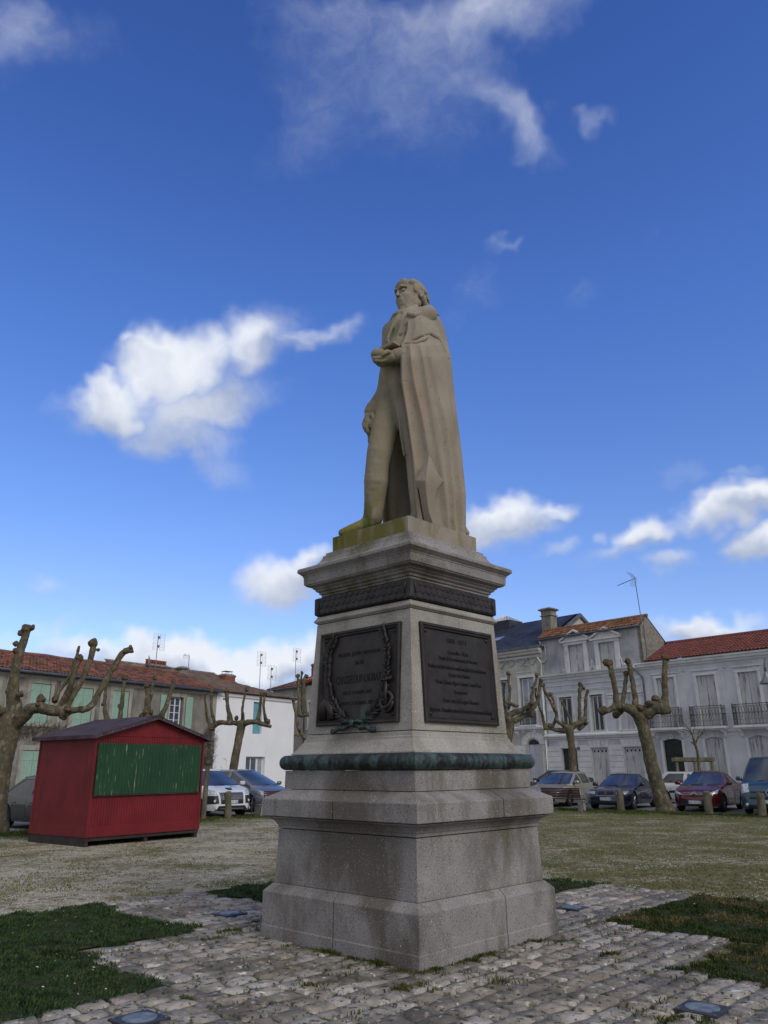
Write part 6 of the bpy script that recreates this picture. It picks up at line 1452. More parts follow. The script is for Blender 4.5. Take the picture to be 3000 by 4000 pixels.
pollard('nearest pollarded plane tree, mottled bark, cut off by the left edge',
        [(-10.749, 22.9, 0.096, 0.323), (-10.793, 22.9, 0.382, 0.255), (-10.867, 22.9, 0.962, 0.257), (-10.871, 22.9, 1.7, 0.275), (-10.855, 22.9, 2.378, 0.31), (-10.864, 22.9, 2.837, 0.352), (-10.833, 22.9, 3.03, 0.321)],
        [[(-10.821, 22.9, 2.953, 0.288), (-10.744, 22.9, 3.38, 0.217), (-10.877, 22.9, 3.814, 0.178), (-10.872, 22.9, 4.333, 0.147), (-10.861, 22.9, 4.737, 0.14), (-10.803, 22.9, 5.105, 0.132), (-10.708, 22.9, 5.476, 0.116), (-10.678, 22.9, 5.621, 0.108)], [(-10.971, 22.9, 3.147, 0.201), (-11.006, 22.6, 3.263, 0.151), (-11.172, 22.4, 3.423, 0.118), (-11.459, 22.3, 3.801, 0.103)],
         [(-10.764, 22.9, 2.836, 0.248), (-10.435, 22.8, 3.08, 0.2), (-10.183, 22.7, 3.304, 0.183), (-9.866, 22.6, 3.346, 0.167), (-9.537, 22.6, 3.255, 0.167), (-9.256, 22.6, 3.235, 0.167), (-9.103, 22.6, 3.215, 0.135)],
         [(-9.473, 22.6, 3.526, 0.088), (-9.42, 22.7, 3.827, 0.06), (-9.259, 22.8, 4.153, 0.053), (-9.209, 22.9, 4.485, 0.053), (-9.112, 22.9, 4.87, 0.049), (-9.08, 22.9, 5.116, 0.045)], [(-9.271, 22.6, 3.35, 0.119), (-9.11, 22.5, 3.651, 0.099), (-8.974, 22.4, 3.991, 0.087), (-8.918, 22.4, 4.344, 0.08), (-8.863, 22.4, 4.62, 0.072), (-8.823, 22.4, 4.72, 0.064)],
         [(-9.142, 22.6, 3.272, 0.119), (-9.031, 22.7, 3.668, 0.104), (-8.907, 22.8, 3.992, 0.101), (-8.79, 22.9, 4.402, 0.098), (-8.751, 23, 4.739, 0.099), (-8.706, 23, 5.067, 0.099), (-8.695, 23, 5.19, 0.091)], [(-9.1, 22.6, 3.253, 0.111), (-8.823, 22.7, 3.278, 0.088), (-8.585, 22.8, 3.315, 0.092), (-8.475, 22.9, 3.505, 0.101), (-8.303, 23, 3.929, 0.098), (-8.141, 23.1, 4.382, 0.099), (-7.969, 23.1, 4.707, 0.099), (-7.84, 23.1, 4.944, 0.1), (-7.69, 23.1, 5.026, 0.108)]],
        [(-10.711, 22.9, 5.642, 0.141), (-10.542, 22.9, 5.683, 0.083), (-10.871, 22.9, 5.518, 0.083), (-10.939, 22.8, 5.213, 0.091), (-10.909, 22.8, 5.009, 0.098), (-10.896, 23.1, 3.793, 0.106), (-10.541, 22.7, 3.715, 0.096), (-9.922, 22.7, 3.587, 0.12), (-9.418, 22.5, 3.575, 0.087), (-9.191, 22.6, 3.1, 0.119), (-8.985, 22.4, 3.277, 0.118), (-9.823, 22.3, 3.389, 0.071), (-8.83, 22.4, 4.74, 0.105), (-8.727, 23, 5.253, 0.141), (-8.55, 23, 5.045, 0.058), (-7.75, 23.1, 5.002, 0.108), (-7.622, 23.1, 5.096, 0.075), (-7.583, 23.1, 4.993, 0.066), (-8.768, 22.7, 3.316, 0.072), (-10.867, 22.9, 4.921, 0.099)],
        .022, 3)
pollard('pollarded plane tree behind the kiosk, two clubs showing above the roof on the left',
        [(-10.108, 30, 1.694, 0.196), (-10.213, 30, 2.682, 0.187), (-10.267, 30, 3.184, 0.188)],
        [[(-10.264, 30, 3.159, 0.178), (-10.451, 30, 3.337, 0.126), (-10.611, 30, 3.693, 0.089), (-10.682, 30, 4.104, 0.074), (-10.685, 30, 4.518, 0.069), (-10.671, 30, 4.778, 0.064)], [(-10.225, 30, 3.184, 0.157), (-10.026, 30, 3.385, 0.115), (-10.037, 30, 3.793, 0.095), (-10.015, 30, 4.203, 0.085), (-10.005, 30, 4.618, 0.08), (-10.005, 30, 4.932, 0.075)]], [(-10.015, 30, 4.984, 0.117), (-10.734, 30, 4.001, 0.074), (-10.687, 30, 4.778, 0.085), (-10.063, 30, 3.946, 0.106)], .028, 5)
pollard('pollarded plane tree behind the kiosk ridge, three clubs against the grey wall',
        [(-8.952, 31.5, 1.431, 0.216), (-9.067, 31.5, 2.725, 0.208), (-9.131, 31.5, 3.252, 0.209)],
        [[(-9.142, 31.5, 3.252, 0.187), (-9.386, 31.5, 3.519, 0.143), (-9.515, 31.5, 3.841, 0.111), (-9.527, 31.5, 4.326, 0.078), (-9.557, 31.5, 4.652, 0.072), (-9.589, 31.5, 4.816, 0.073)], [(-9.14, 31.5, 3.358, 0.165), (-9.412, 31.5, 3.679, 0.121), (-9.429, 31.5, 4.109, 0.089), (-9.375, 31.5, 4.488, 0.083), (-9.342, 31.5, 4.87, 0.078), (-9.306, 31.5, 5.089, 0.073)], [(-9.091, 31.5, 3.305, 0.165), (-8.894, 31.5, 3.57, 0.132), (-8.761, 31.5, 3.944, 0.111), (-8.642, 31.5, 4.375, 0.1), (-8.559, 31.5, 4.865, 0.095), (-8.512, 31.5, 4.975, 0.09)]],
        [(-9.584, 31.5, 4.827, 0.112), (-9.3, 31.5, 5.144, 0.101), (-8.526, 31.5, 5.008, 0.112), (-9.521, 31.5, 3.787, 0.144), (-9.327, 31.5, 3.786, 0.111), (-9.677, 31.5, 3.681, 0.11), (-8.572, 31.5, 4.674, 0.067)], .028, 6)
pollard('pollarded plane tree with six upright clubs before the plain white house',
        [(-7.476, 40, 0.323, 0.226), (-7.518, 40, 1.611, 0.21), (-7.44, 40, 2.265, 0.202), (-7.338, 40, 2.925, 0.194), (-7.265, 40, 3.459, 0.204), (-7.222, 40, 3.773, 0.224)],
        [[(-7.271, 40, 3.818, 0.158), (-7.707, 40.2, 3.863, 0.126), (-8.102, 40.3, 3.87, 0.122), (-8.452, 40.4, 3.891, 0.132), (-8.746, 40.5, 3.739, 0.16), (-8.857, 40.5, 3.626, 0.141)], [(-7.175, 40, 3.773, 0.186), (-6.889, 39.8, 3.85, 0.148), (-6.457, 39.7, 3.878, 0.139), (-6.081, 39.7, 3.751, 0.129), (-5.777, 39.7, 3.66, 0.111)],
         [(-8.908, 40.5, 3.694, 0.094), (-9.098, 40.6, 4.089, 0.071), (-9.191, 40.6, 4.549, 0.067), (-9.27, 40.6, 5.013, 0.067), (-9.29, 40.6, 5.293, 0.072)], [(-8.664, 40.4, 3.892, 0.104), (-8.795, 40.2, 4.382, 0.071), (-8.873, 40.2, 4.932, 0.066), (-8.896, 40.2, 5.348, 0.076)], [(-7.866, 40.3, 4.019, 0.16), (-7.992, 40.2, 4.56, 0.104), (-8.075, 40.2, 5.02, 0.104), (-8.121, 40.2, 5.39, 0.104)],
         [(-7.182, 40, 3.908, 0.112), (-7.161, 39.7, 4.34, 0.074), (-7.146, 39.7, 4.837, 0.065), (-7.068, 39.7, 5.224, 0.065), (-7.007, 39.7, 5.407, 0.075)], [(-6.359, 39.7, 3.976, 0.13), (-6.315, 39.8, 4.478, 0.089), (-6.295, 39.9, 4.94, 0.084), (-6.26, 39.9, 5.192, 0.085)], [(-5.95, 39.7, 3.929, 0.111), (-6.039, 39.5, 4.32, 0.074), (-6.07, 39.5, 4.816, 0.07), (-6.049, 39.5, 5.178, 0.07)]],
        [(-9.29, 40.6, 5.363, 0.086), (-8.897, 40.2, 5.441, 0.104), (-8.129, 40.2, 5.446, 0.142), (-7, 39.7, 5.453, 0.112), (-6.257, 39.9, 5.237, 0.113), (-6.023, 39.5, 5.223, 0.093), (-7.495, 40, 4.09, 0.121), (-8.808, 40.5, 3.603, 0.141), (-6.321, 39.7, 3.954, 0.12), (-5.856, 39.7, 3.906, 0.139), (-5.753, 39.7, 3.638, 0.092), (-8.223, 40.2, 5.044, 0.047)], .034, 7)
pollard('pollarded plane tree mostly hidden by the left side of the monument',
        [(-2.333, 34, -0.215, 0.229), (-2.358, 34, 1.228, 0.201), (-2.375, 34, 2.152, 0.195), (-2.425, 34, 2.789, 0.212)],
        [[(-2.424, 34, 2.714, 0.173), (-2.789, 34, 3.246, 0.134), (-3.117, 34, 3.745, 0.111), (-3.358, 34, 3.862, 0.103), (-3.595, 34, 3.805, 0.103), (-3.716, 34, 3.864, 0.095)], [(-2.422, 34, 2.639, 0.157), (-2.777, 34, 2.716, 0.126), (-3.076, 33.8, 2.786, 0.109), (-3.39, 33.6, 2.875, 0.105), (-3.603, 33.5, 3.19, 0.093), (-3.711, 33.5, 3.529, 0.078), (-3.815, 33.5, 3.984, 0.067), (-3.889, 33.5, 4.328, 0.059)],
         [(-3.669, 34, 3.902, 0.111), (-3.69, 34, 4.328, 0.08), (-3.724, 34, 4.796, 0.076), (-3.765, 34, 5.23, 0.081), (-3.795, 34, 5.428, 0.081)], [(-3.461, 34, 3.978, 0.119), (-3.535, 34, 4.483, 0.1), (-3.537, 34, 4.874, 0.088), (-3.535, 34, 5.228, 0.081), (-3.46, 34, 5.426, 0.081)], [(-3.614, 34.2, 5.131, 0.065), (-3.661, 34.2, 5.369, 0.053), (-3.627, 34.2, 5.609, 0.053)]],
        [(-3.805, 34, 5.487, 0.097), (-3.636, 34.2, 5.641, 0.073), (-3.432, 34, 5.446, 0.089), (-3.89, 33.5, 4.385, 0.071), (-3.716, 34, 3.864, 0.119), (-3.576, 34, 5.229, 0.081), (-3.58, 33.5, 3.077, 0.062)], .030, 8)
pollard('pollarded plane tree half hidden by the right side of the monument, with dense clubs',
        [(5.498, 37, 1.529, 0.189), (5.605, 37, 2.376, 0.179), (5.711, 37, 2.948, 0.174), (5.796, 37, 3.381, 0.187), (5.829, 37, 3.701, 0.211)],
        [[(5.746, 37, 3.818, 0.193), (5.68, 37.3, 4.013, 0.165), (5.613, 37.4, 4.198, 0.129)], [(5.782, 37, 3.935, 0.175), (6.064, 37, 4.095, 0.139), (6.371, 37, 4.166, 0.133), (6.647, 36.8, 4.298, 0.121), (6.821, 36.7, 4.465, 0.102)], [(6.041, 37, 3.7, 0.151), (6.42, 37.2, 3.915, 0.134), (6.718, 37.3, 4.023, 0.14), (6.947, 37.3, 4.036, 0.11)], [(6.702, 37, 4.135, 0.115), (6.989, 37, 4.34, 0.109), (7.156, 37, 4.561, 0.097)],
         [(5.663, 37.4, 4.257, 0.092), (5.642, 37.3, 4.548, 0.074), (5.63, 37.3, 4.877, 0.074), (5.639, 37.3, 5.208, 0.074), (5.682, 37.3, 5.434, 0.08)], [(5.787, 37, 4.287, 0.091), (5.862, 37, 4.701, 0.073), (5.883, 37, 5.058, 0.073), (5.867, 37, 5.418, 0.074), (5.864, 37, 5.81, 0.08)], [(5.68, 36.7, 4.53, 0.078), (5.886, 36.7, 4.441, 0.084), (6.075, 36.7, 4.337, 0.084)],
         [(6.789, 36.7, 4.436, 0.096), (6.835, 36.7, 4.759, 0.085), (6.951, 36.7, 5.143, 0.079), (7.07, 36.7, 5.47, 0.073), (7.132, 36.7, 5.709, 0.073)], [(7.159, 37, 4.516, 0.091), (7.232, 37, 4.872, 0.091), (7.299, 37, 5.23, 0.086), (7.367, 37, 5.5, 0.086)], [(7.142, 37.2, 4.711, 0.061), (7.103, 37.2, 4.95, 0.055), (7.169, 37.2, 5.19, 0.049)]],
        [(5.856, 37, 5.886, 0.117), (5.659, 37.3, 5.419, 0.093), (7.145, 36.7, 5.769, 0.11), (7.382, 37, 5.545, 0.11), (6.94, 37, 5.202, 0.067), (6.152, 36.7, 4.351, 0.066), (6.805, 36.6, 4.487, 0.108), (6.898, 37.3, 3.977, 0.122), (6.061, 36.6, 4.111, 0.06)], .030, 9)
pollard('slender pollarded plane tree rising behind the beige saloon car',
        [(9.492, 41, 1.188, 0.196), (9.517, 41, 2.28, 0.185), (9.503, 41, 2.913, 0.179), (9.47, 41, 3.328, 0.213), (9.436, 41, 3.52, 0.233)],
        [[(9.395, 41, 3.424, 0.173), (9.151, 41.1, 3.43, 0.14), (8.84, 41.2, 3.452, 0.127), (8.567, 41.3, 3.555, 0.121), (8.317, 41.3, 3.589, 0.128)], [(8.285, 41.3, 3.605, 0.107), (8.239, 41.3, 3.897, 0.091), (8.186, 41.3, 4.257, 0.078), (8.084, 41.3, 4.585, 0.068), (8.032, 41.3, 4.816, 0.068)], [(9.344, 41, 3.617, 0.147), (9.087, 41, 3.747, 0.12), (8.866, 41, 3.91, 0.1), (8.874, 41, 4.234, 0.094), (8.691, 40.8, 4.578, 0.087), (8.467, 40.7, 4.995, 0.08), (8.272, 40.6, 5.347, 0.074), (8.2, 40.6, 5.61, 0.074)],
         [(8.879, 41, 4.299, 0.087), (8.863, 41.2, 4.639, 0.074), (8.825, 41.3, 4.977, 0.071), (8.723, 41.3, 5.21, 0.075)], [(8.621, 41.2, 3.663, 0.107), (8.806, 41.2, 3.889, 0.094), (8.867, 41.1, 4.078, 0.087)], [(9.663, 41, 3.648, 0.093), (9.454, 40.8, 4.089, 0.077), (9.265, 40.7, 4.503, 0.07), (9.101, 40.6, 4.821, 0.07)], [(9.503, 41, 3.52, 0.18), (9.855, 41, 3.743, 0.147), (10.133, 41, 3.871, 0.154), (10.278, 41, 3.999, 0.141)],
         [(10.052, 41, 3.903, 0.12), (10.069, 41, 4.292, 0.097), (10.097, 41, 4.814, 0.091), (10.15, 41, 5.242, 0.101), (10.218, 41, 5.639, 0.108)], [(10.387, 41.3, 4.016, 0.121), (10.451, 41.3, 4.441, 0.098), (10.506, 41.3, 4.869, 0.092), (10.582, 41.3, 5.266, 0.095), (10.638, 41.3, 5.399, 0.089)], [(10.054, 41.2, 3.559, 0.134), (10.291, 41.3, 3.692, 0.114)]],
        [(10.22, 41, 5.738, 0.136), (10.406, 41.1, 5.564, 0.102), (10.663, 41.3, 5.415, 0.095), (8.194, 40.6, 5.676, 0.101), (8.693, 41.3, 5.26, 0.116), (8.035, 41.3, 4.849, 0.068), (9.102, 40.6, 4.837, 0.06), (9.19, 41, 3.779, 0.14), (8.506, 41.2, 3.696, 0.114), (8.28, 41.3, 3.54, 0.094), (10.378, 41.2, 3.816, 0.114), (10.595, 41.3, 5.034, 0.061)], .034, 10)
pollard('leaning pollarded plane tree with thick arms before the parked cars on the right',
        [(10.595, 31.2, -0.043, 0.385), (10.585, 31.2, 0.197, 0.309), (10.518, 31.2, 0.439, 0.284), (10.414, 31.2, 0.926, 0.266), (10.254, 31.2, 1.79, 0.249), (10.175, 31.2, 2.544, 0.238), (10.088, 31.2, 3.118, 0.226), (10.037, 31.2, 3.504, 0.28)],
        [[(9.958, 31.2, 3.569, 0.227), (9.651, 31.1, 3.79, 0.187), (9.301, 31, 3.914, 0.173), (9.031, 31, 3.884, 0.16), (8.725, 30.9, 3.749, 0.099), (8.52, 30.9, 3.686, 0.146)], [(9.414, 31.4, 3.878, 0.162), (9.292, 31.5, 3.722, 0.148), (9.181, 31.5, 3.625, 0.162)],
         [(9.071, 31, 3.948, 0.173), (9.097, 31, 4.404, 0.12), (9.027, 30.9, 4.919, 0.114), (8.979, 30.9, 5.317, 0.114), (8.931, 30.9, 5.517, 0.121)], [(9.424, 31.4, 3.976, 0.108), (9.591, 31.5, 4.513, 0.088), (9.687, 31.5, 4.913, 0.082), (9.725, 31.5, 5.148, 0.089)], [(9.865, 31.2, 3.634, 0.174), (9.927, 31.3, 4.228, 0.115), (9.91, 31.3, 4.824, 0.109), (9.865, 31.3, 5.36, 0.109), (9.822, 31.3, 5.596, 0.116)],
         [(10.088, 31.2, 3.536, 0.28), (10.306, 31.1, 3.69, 0.28), (10.558, 31, 3.843, 0.279), (10.785, 30.9, 3.802, 0.265), (11.009, 30.9, 3.737, 0.172)], [(10.884, 30.9, 3.802, 0.225), (10.992, 30.9, 4.254, 0.14), (11.035, 30.9, 4.777, 0.121), (11.097, 30.9, 5.239, 0.121), (11.166, 30.9, 5.638, 0.122)]],
        [(8.889, 30.9, 5.57, 0.162), (8.774, 30.9, 5.638, 0.095), (9.732, 31.5, 5.216, 0.11), (9.792, 31.3, 5.698, 0.13), (11.187, 30.9, 5.759, 0.169), (10.631, 31, 4.186, 0.16), (10.339, 30.9, 3.966, 0.173), (9.992, 31, 3.846, 0.146), (8.49, 30.9, 3.718, 0.172), (9.178, 31.5, 3.592, 0.148), (11.009, 30.9, 3.737, 0.146), (10.745, 30.9, 4.028, 0.146)], .026, 11, 'bark')

nt_ = [o for o in bpy.data.objects if o.name == 'plane_tree'][0]
g = MB(); r = random.Random(2)
for P in ([(-10.602, 22.9, 3.654, 0.012), (-10.471, 22.9, 3.725, 0.009), (-10.361, 22.9, 3.803, 0.006), (-10.232, 22.9, 3.898, 0.004)], [(-10.568, 22.9, 3.694, 0.011), (-10.441, 22.9, 3.654, 0.007), (-10.316, 22.9, 3.771, 0.004)], [(-9.954, 22.9, 3.493, 0.01), (-9.839, 22.9, 3.54, 0.008), (-9.715, 22.9, 3.61, 0.004)], [(-8.906, 22.9, 3.331, 0.008), (-8.858, 22.9, 3.441, 0.005), (-8.84, 22.9, 3.527, 0.003)], [(-10.732, 22.9, 3.853, 0.008), (-10.648, 22.9, 3.972, 0.006), (-10.625, 22.9, 4.091, 0.003)]):
    g.tube([(p[0] - nt_.location.x, p[1] - nt_.location.y, p[2]) for p in P], [max(.004, p[3]) for p in P], 5)
g.build('twigs', M['bark_grey'], nt_, kind='stuff')

# young tree in its timber guard
yt = empty('young_tree', (*(15.528, 40.775), 0), 0, 'thin young bare tree held in a timber guard before the balcony house', 'tree')
Y0 = yt.location.copy()
def rel(P): return [(p[0] - Y0.x, p[1] - Y0.y, p[2]) for p in P]
ty = Y0.y
g = MB(); P = [(14.483, 37.5, 1.053, 0.085), (14.526, 37.5, 1.558, 0.079), (14.542, 37.5, 1.966, 0.072), (14.545, 37.5, 2.308, 0.065), (14.478, 37.5, 2.619, 0.065), (14.436, 37.5, 2.896, 0.061), (14.426, 37.5, 3.122, 0.054)]
P = [(p[0], p[1], max(-.1, p[2]), p[3]) for p in [(P[0][0], P[0][1], -.1, P[0][3])] + P]
g.tube(rel(P), [p[3] for p in P], 8); g.build('trunk', M['bark'], yt, smooth=True)
g = MB()
for P in ([(14.418, 37.5, 3.035, 0.043), (14.319, 37.5, 3.192, 0.033), (14.147, 37.5, 3.263, 0.022), (13.936, 37.5, 3.316, 0.015)], [(14.464, 37.7, 3.112, 0.033), (14.371, 37.7, 3.288, 0.026), (14.216, 37.7, 3.5, 0.018), (14.031, 37.7, 3.766, 0.007)], [(14.439, 37.5, 3, 0.036), (14.474, 37.5, 3.208, 0.025), (14.544, 37.5, 3.383, 0.015)], [(14.494, 37.5, 2.653, 0.043), (14.623, 37.5, 2.895, 0.033), (14.848, 37.5, 3.085, 0.029), (15.005, 37.5, 3.171, 0.022), (15.182, 37.5, 3.275, 0.015)], [(14.848, 37.5, 3.085, 0.029), (14.949, 37.5, 3.241, 0.022), (15.013, 37.5, 3.363, 0.015)], [(14.442, 37.5, 2.619, 0.043), (14.361, 37.5, 2.688, 0.036), (14.289, 37.5, 2.741, 0.032)], [(14.357, 37.5, 3.07, 0.025), (14.344, 37.5, 3.244, 0.018), (14.392, 37.5, 3.419, 0.011)], [(14.601, 37.5, 2.86, 0.022), (14.701, 37.5, 3.068, 0.014), (14.684, 37.5, 3.207, 0.007)]):
    g.tube(rel(P), [p[3] for p in P], 5)
g.build('branches', M['bark'], yt, smooth=True)
M['guard'] = pm('weathered_post_wood', (.105, .095, .066), (.18, .16, .115), s=3, rough=.9, spec=.15, stain=((6, 6, 1.5), (.075, .08, .045), .8, .5, .62), bump=[(20, .006)])
gd = empty('tree_guard', Y0, R(-8), 'timber frame guard with thick top rail around the young tree', 'tree guard')
for x in (-.85, .02, .85):
    g = MB(); g.tube([(x, -.22, -.1), (x, -.22, 1.98)], .075, 8); g.build('post', M['guard'], gd, smooth=True)
g = MB(); g.bbox(-.98, .98, -.32, -.20, 1.88, 2.08, .02); g.build('rail', M['guard'], gd)
g = MB(); g.bbox(-.98, .98, .22, .34, 1.86, 2.06, .02); g.build('rail', M['guard'], gd)

bt = empty('bare_treetop', (-6.876, 78, -0.172)[0:2] + (0,), 0, 'bare twiggy treetop far away beside the left edge of the bronze plaque', 'tree')
g = MB(); r = random.Random(4); g.tube([(0, 0, 0), (.1, 0, 7), (0, 0, 9.2)], [.2, .14, .06], 6); g.build('trunk', M['bark_grey'], bt); g = MB()
for k in range(26):
    z = r.uniform(7.6, 9.6); a = r.uniform(0, 6.28); P = [(0, 0, z - .5)]; x = y = 0
    for j in range(5): a += r.uniform(-.4, .4); x += math.cos(a) * .22; y += math.sin(a) * .22; P.append((x, y, z - .5 + j * r.uniform(.08, .2)))
    g.tube(P, [.05, .04, .03, .025, .02, .012], 4)
g.build('branches', M['bark_grey'], bt)

# ================================================================== POSTS, BENCHES, LAMP
bl = ['wooden bollard in front of the white crossover car', 'wooden bollard in front of the dark blue coupe', 'wooden bollard in front of the dark red saloon car', 'wooden bollard at the right edge, in front of the blue van']
for k, (x, y) in enumerate([(-5.617, 29.295), (9.133, 31.92), (11.553, 29.424), (12.846, 28.107)]):
    e = empty('bollard', (x, y, 0), random.uniform(0, 3), bl[k], 'bollard', 'wooden bollards along the edge of the square'); g = MB(); h = .78 if k else .86
    P = [(0, 0, -.1), (.01, 0, .3), (0, .01, .6), (.005, 0, h - .02), (0, 0, h)]; g.tube(P, [.145, .14, .128, .125, .112], 14); o = g.build('post', M['guard'], e, angle=50)
    o.rotation_euler = (R(random.uniform(-1.5, 1.5)), R(random.uniform(-3, 0)), 0)
e = empty('stake', (*(-6.226, 28.153), 0), 0, 'tall pale timber stake standing just right of the red kiosk', 'stake'); g = MB(); g.tube([(0, 0, -.1), (.02, 0, 1.0), (.05, 0, 1.95)], [.088, .082, .078], 10); g.build('pole', M['guard'], e, angle=50); g = MB(); g.box(-.05, .14, -.09, -.075, 1.78, 1.84); g.build('strap', M['black_wood'], e)
M['bench_wood'] = pm('brown_bench_slats', (.055, .022, .017), (.085, .036, .028), s=4, rough=.55, stain=((2, 2, 9), (.035, .016, .012), .6, .5, .65)); M['bench_steel'] = pm('galvanised_arm', (.25, .26, .27), rough=.45, metal=.6)
def bench(loc, rz, label, L=1.75):
    e = empty('bench', loc, rz, label, 'bench', 'slatted benches at the edge of the square')
    for k in range(6): g = MB(); t = k / 5; g.bbox(-L / 2, L / 2, .02 - .10 * t, .05 - .10 * t, .50 + .062 * k, .553 + .062 * k, .006); g.build('slat', M['bench_wood'], e)
    for k in range(5): g = MB(); g.bbox(-L / 2, L / 2, .10 + .078 * k, .165 + .078 * k, .43, .46, .006); g.build('slat', M['bench_wood'], e)
    for s_ in (-1, 1):
        x = s_ * (L / 2 - .14); g = MB(); g.bbox(x - .09, x + .09, .10, .42, -.05, .428, .015); g.build('leg', M['kerb'], e)
        x = s_ * (L / 2 + .03); g = MB(); g.tube([(x, .06, 0), (x, -.02, .45), (x, -.10, .82)], .018, 6); g.tube([(x, .46, .05), (x, .48, .42), (x, .44, .62), (x, .30, .68), (x, .0, .62)], .018, 6); g.tube([(x, .04, .40), (x, .46, .40)], .018, 6); g.build('arm', M['bench_steel'], e, smooth=True)
    return e
b1 = (7.625, 32.074); d1 = Vector((-.74, .67, 0))
bench(Vector((b1[0], b1[1], 0)) + d1 * .85, math.atan2(-d1.y, -d1.x), 'brown slatted bench seen from behind, right of the monument')
b2 = (-4.537, 30.222); d2 = Vector((.56, .83, 0))
bench(Vector((b2[0], b2[1], 0)) + d2 * .85, math.atan2(d2.y, d2.x), 'brown slatted bench whose end peeks out left of the monument')
lx_, ly_, lz_ = (12.93, 26.5, 4.473)
M['lamp_grey'] = pm('grey_lamp_enamel', (.16, .17, .185), (.22, .23, .25), s=5, rough=.4, metal=.3)
lp = empty('street_lamp', (lx_ + 1.2, ly_, 0), 0, 'bell shaped street lamp hanging from a swan neck at the right edge', 'street lamp')
g = MB(); g.lathe([(.10, 0), (.10, .6), (.055, .7), (.05, lz_ + .75), (.0, lz_ + .8)], 10); g.build('pole', M['lamp_grey'], lp, smooth=True)
g = MB()
for yy in (-.04, .04): g.tube([(0, yy, lz_ - .1), (-.05, yy, lz_ + .45), (-.35, yy, lz_ + .75), (-.8, yy, lz_ + .82), (-1.12, yy, lz_ + .70), (-1.2, yy, lz_ + .42), (-1.2, yy, lz_ + .22)], .022, 6)
g.build('swan_neck', M['lamp_grey'], lp, smooth=True)
g = MB(); g.lathe([(.0, .24), (.045, .235), (.06, .15), (.085, .08), (.13, -.02), (.20, -.10), (.24, -.16), (.245, -.19), (.225, -.185), (.0, -.15)], 20, (-1.2, 0, lz_)); g.build('lamp_shade', M['lamp_grey'], lp, smooth=True)

# ================================================================== CARS
M['tyre'] = pm('tyre_rubber', (.012, .012, .012), rough=.85); M['alloy'] = pm('alloy_rim', (.20, .205, .215), rough=.35, metal=.7)
M['black_trim'] = pm('black_plastic', (.012, .012, .014), rough=.5); M['chrome'] = pm('chrome', (.34, .345, .36), rough=.25, metal=.8)
M['headlamp'] = pm('headlamp_glass', (.26, .28, .31), (.50, .53, .56), s=14, rough=.15, spec=.8, lo=.42, hi=.58); M['tail'] = pm('red_tail_lamp', (.22, .008, .008), rough=.2)
M['plate_w'] = pm('number_plate_white', (.62, .64, .66), rough=.5); M['plate_b'] = pm('number_plate_blue', (.01, .04, .30), rough=.5)
def car_glass(name, a, b_):
    return pm(name, a, b_, s=.9, rough=.035, spec=.9, detail=3)
M['carglass'] = car_glass('dark_car_glass', (.012, .014, .018), (.07, .085, .085))
M['windscreen'] = car_glass('sky_reflecting_windscreen', (.015, .020, .035), (.06, .075, .09))
def paint(name, c, rough=.28, metal=.3): return pm(name, c, tuple(v * .86 for v in c), s=1.4, rough=rough, metal=metal, coat=.8, spec=.5, stain=((2, 2, 3), tuple(v * .8 + .015 for v in c), .5, .52, .7))
def wheel_meshes(r, w_, kind):
    t = MB(); t.lathe([(r * .60, -w_ / 2), (r * .90, -w_ / 2), (r, -w_ / 2 + .03), (r, w_ / 2 - .03), (r * .90, w_ / 2), (r * .60, w_ / 2), (r * .58, 0), (r * .60, -w_ / 2)], 22, ax='y')
    q = MB(); q.lathe([(.0, .0), (r * .66, .0), (r * .66, w_ * .46), (r * .61, w_ * .48), (r * .58, w_ * .2), (r * .2, w_ * .16), (.0, w_ * .16)], 20, ax='y')
    s_ = MB(); n = 7 if kind == 'multi' else 5
    for k in range(n):
        a = 2 * math.pi * k / n
        for da in (-.10, .10):
            c, s2 = math.cos(a + da), math.sin(a + da); c1, s1 = math.cos(a + da * 1.3), math.sin(a + da * 1.3)
            s_.tube([(r * .12 * c, w_ * .36, r * .12 * s2), (r * .60 * c1, w_ * .44, r * .60 * s1)], .020, 4)
    s_.lathe([(.0, w_ * .40), (r * .14, w_ * .38), (r * .16, w_ * .3), (.0, w_ * .3)], 10, ax='y')
    return t, q, s_
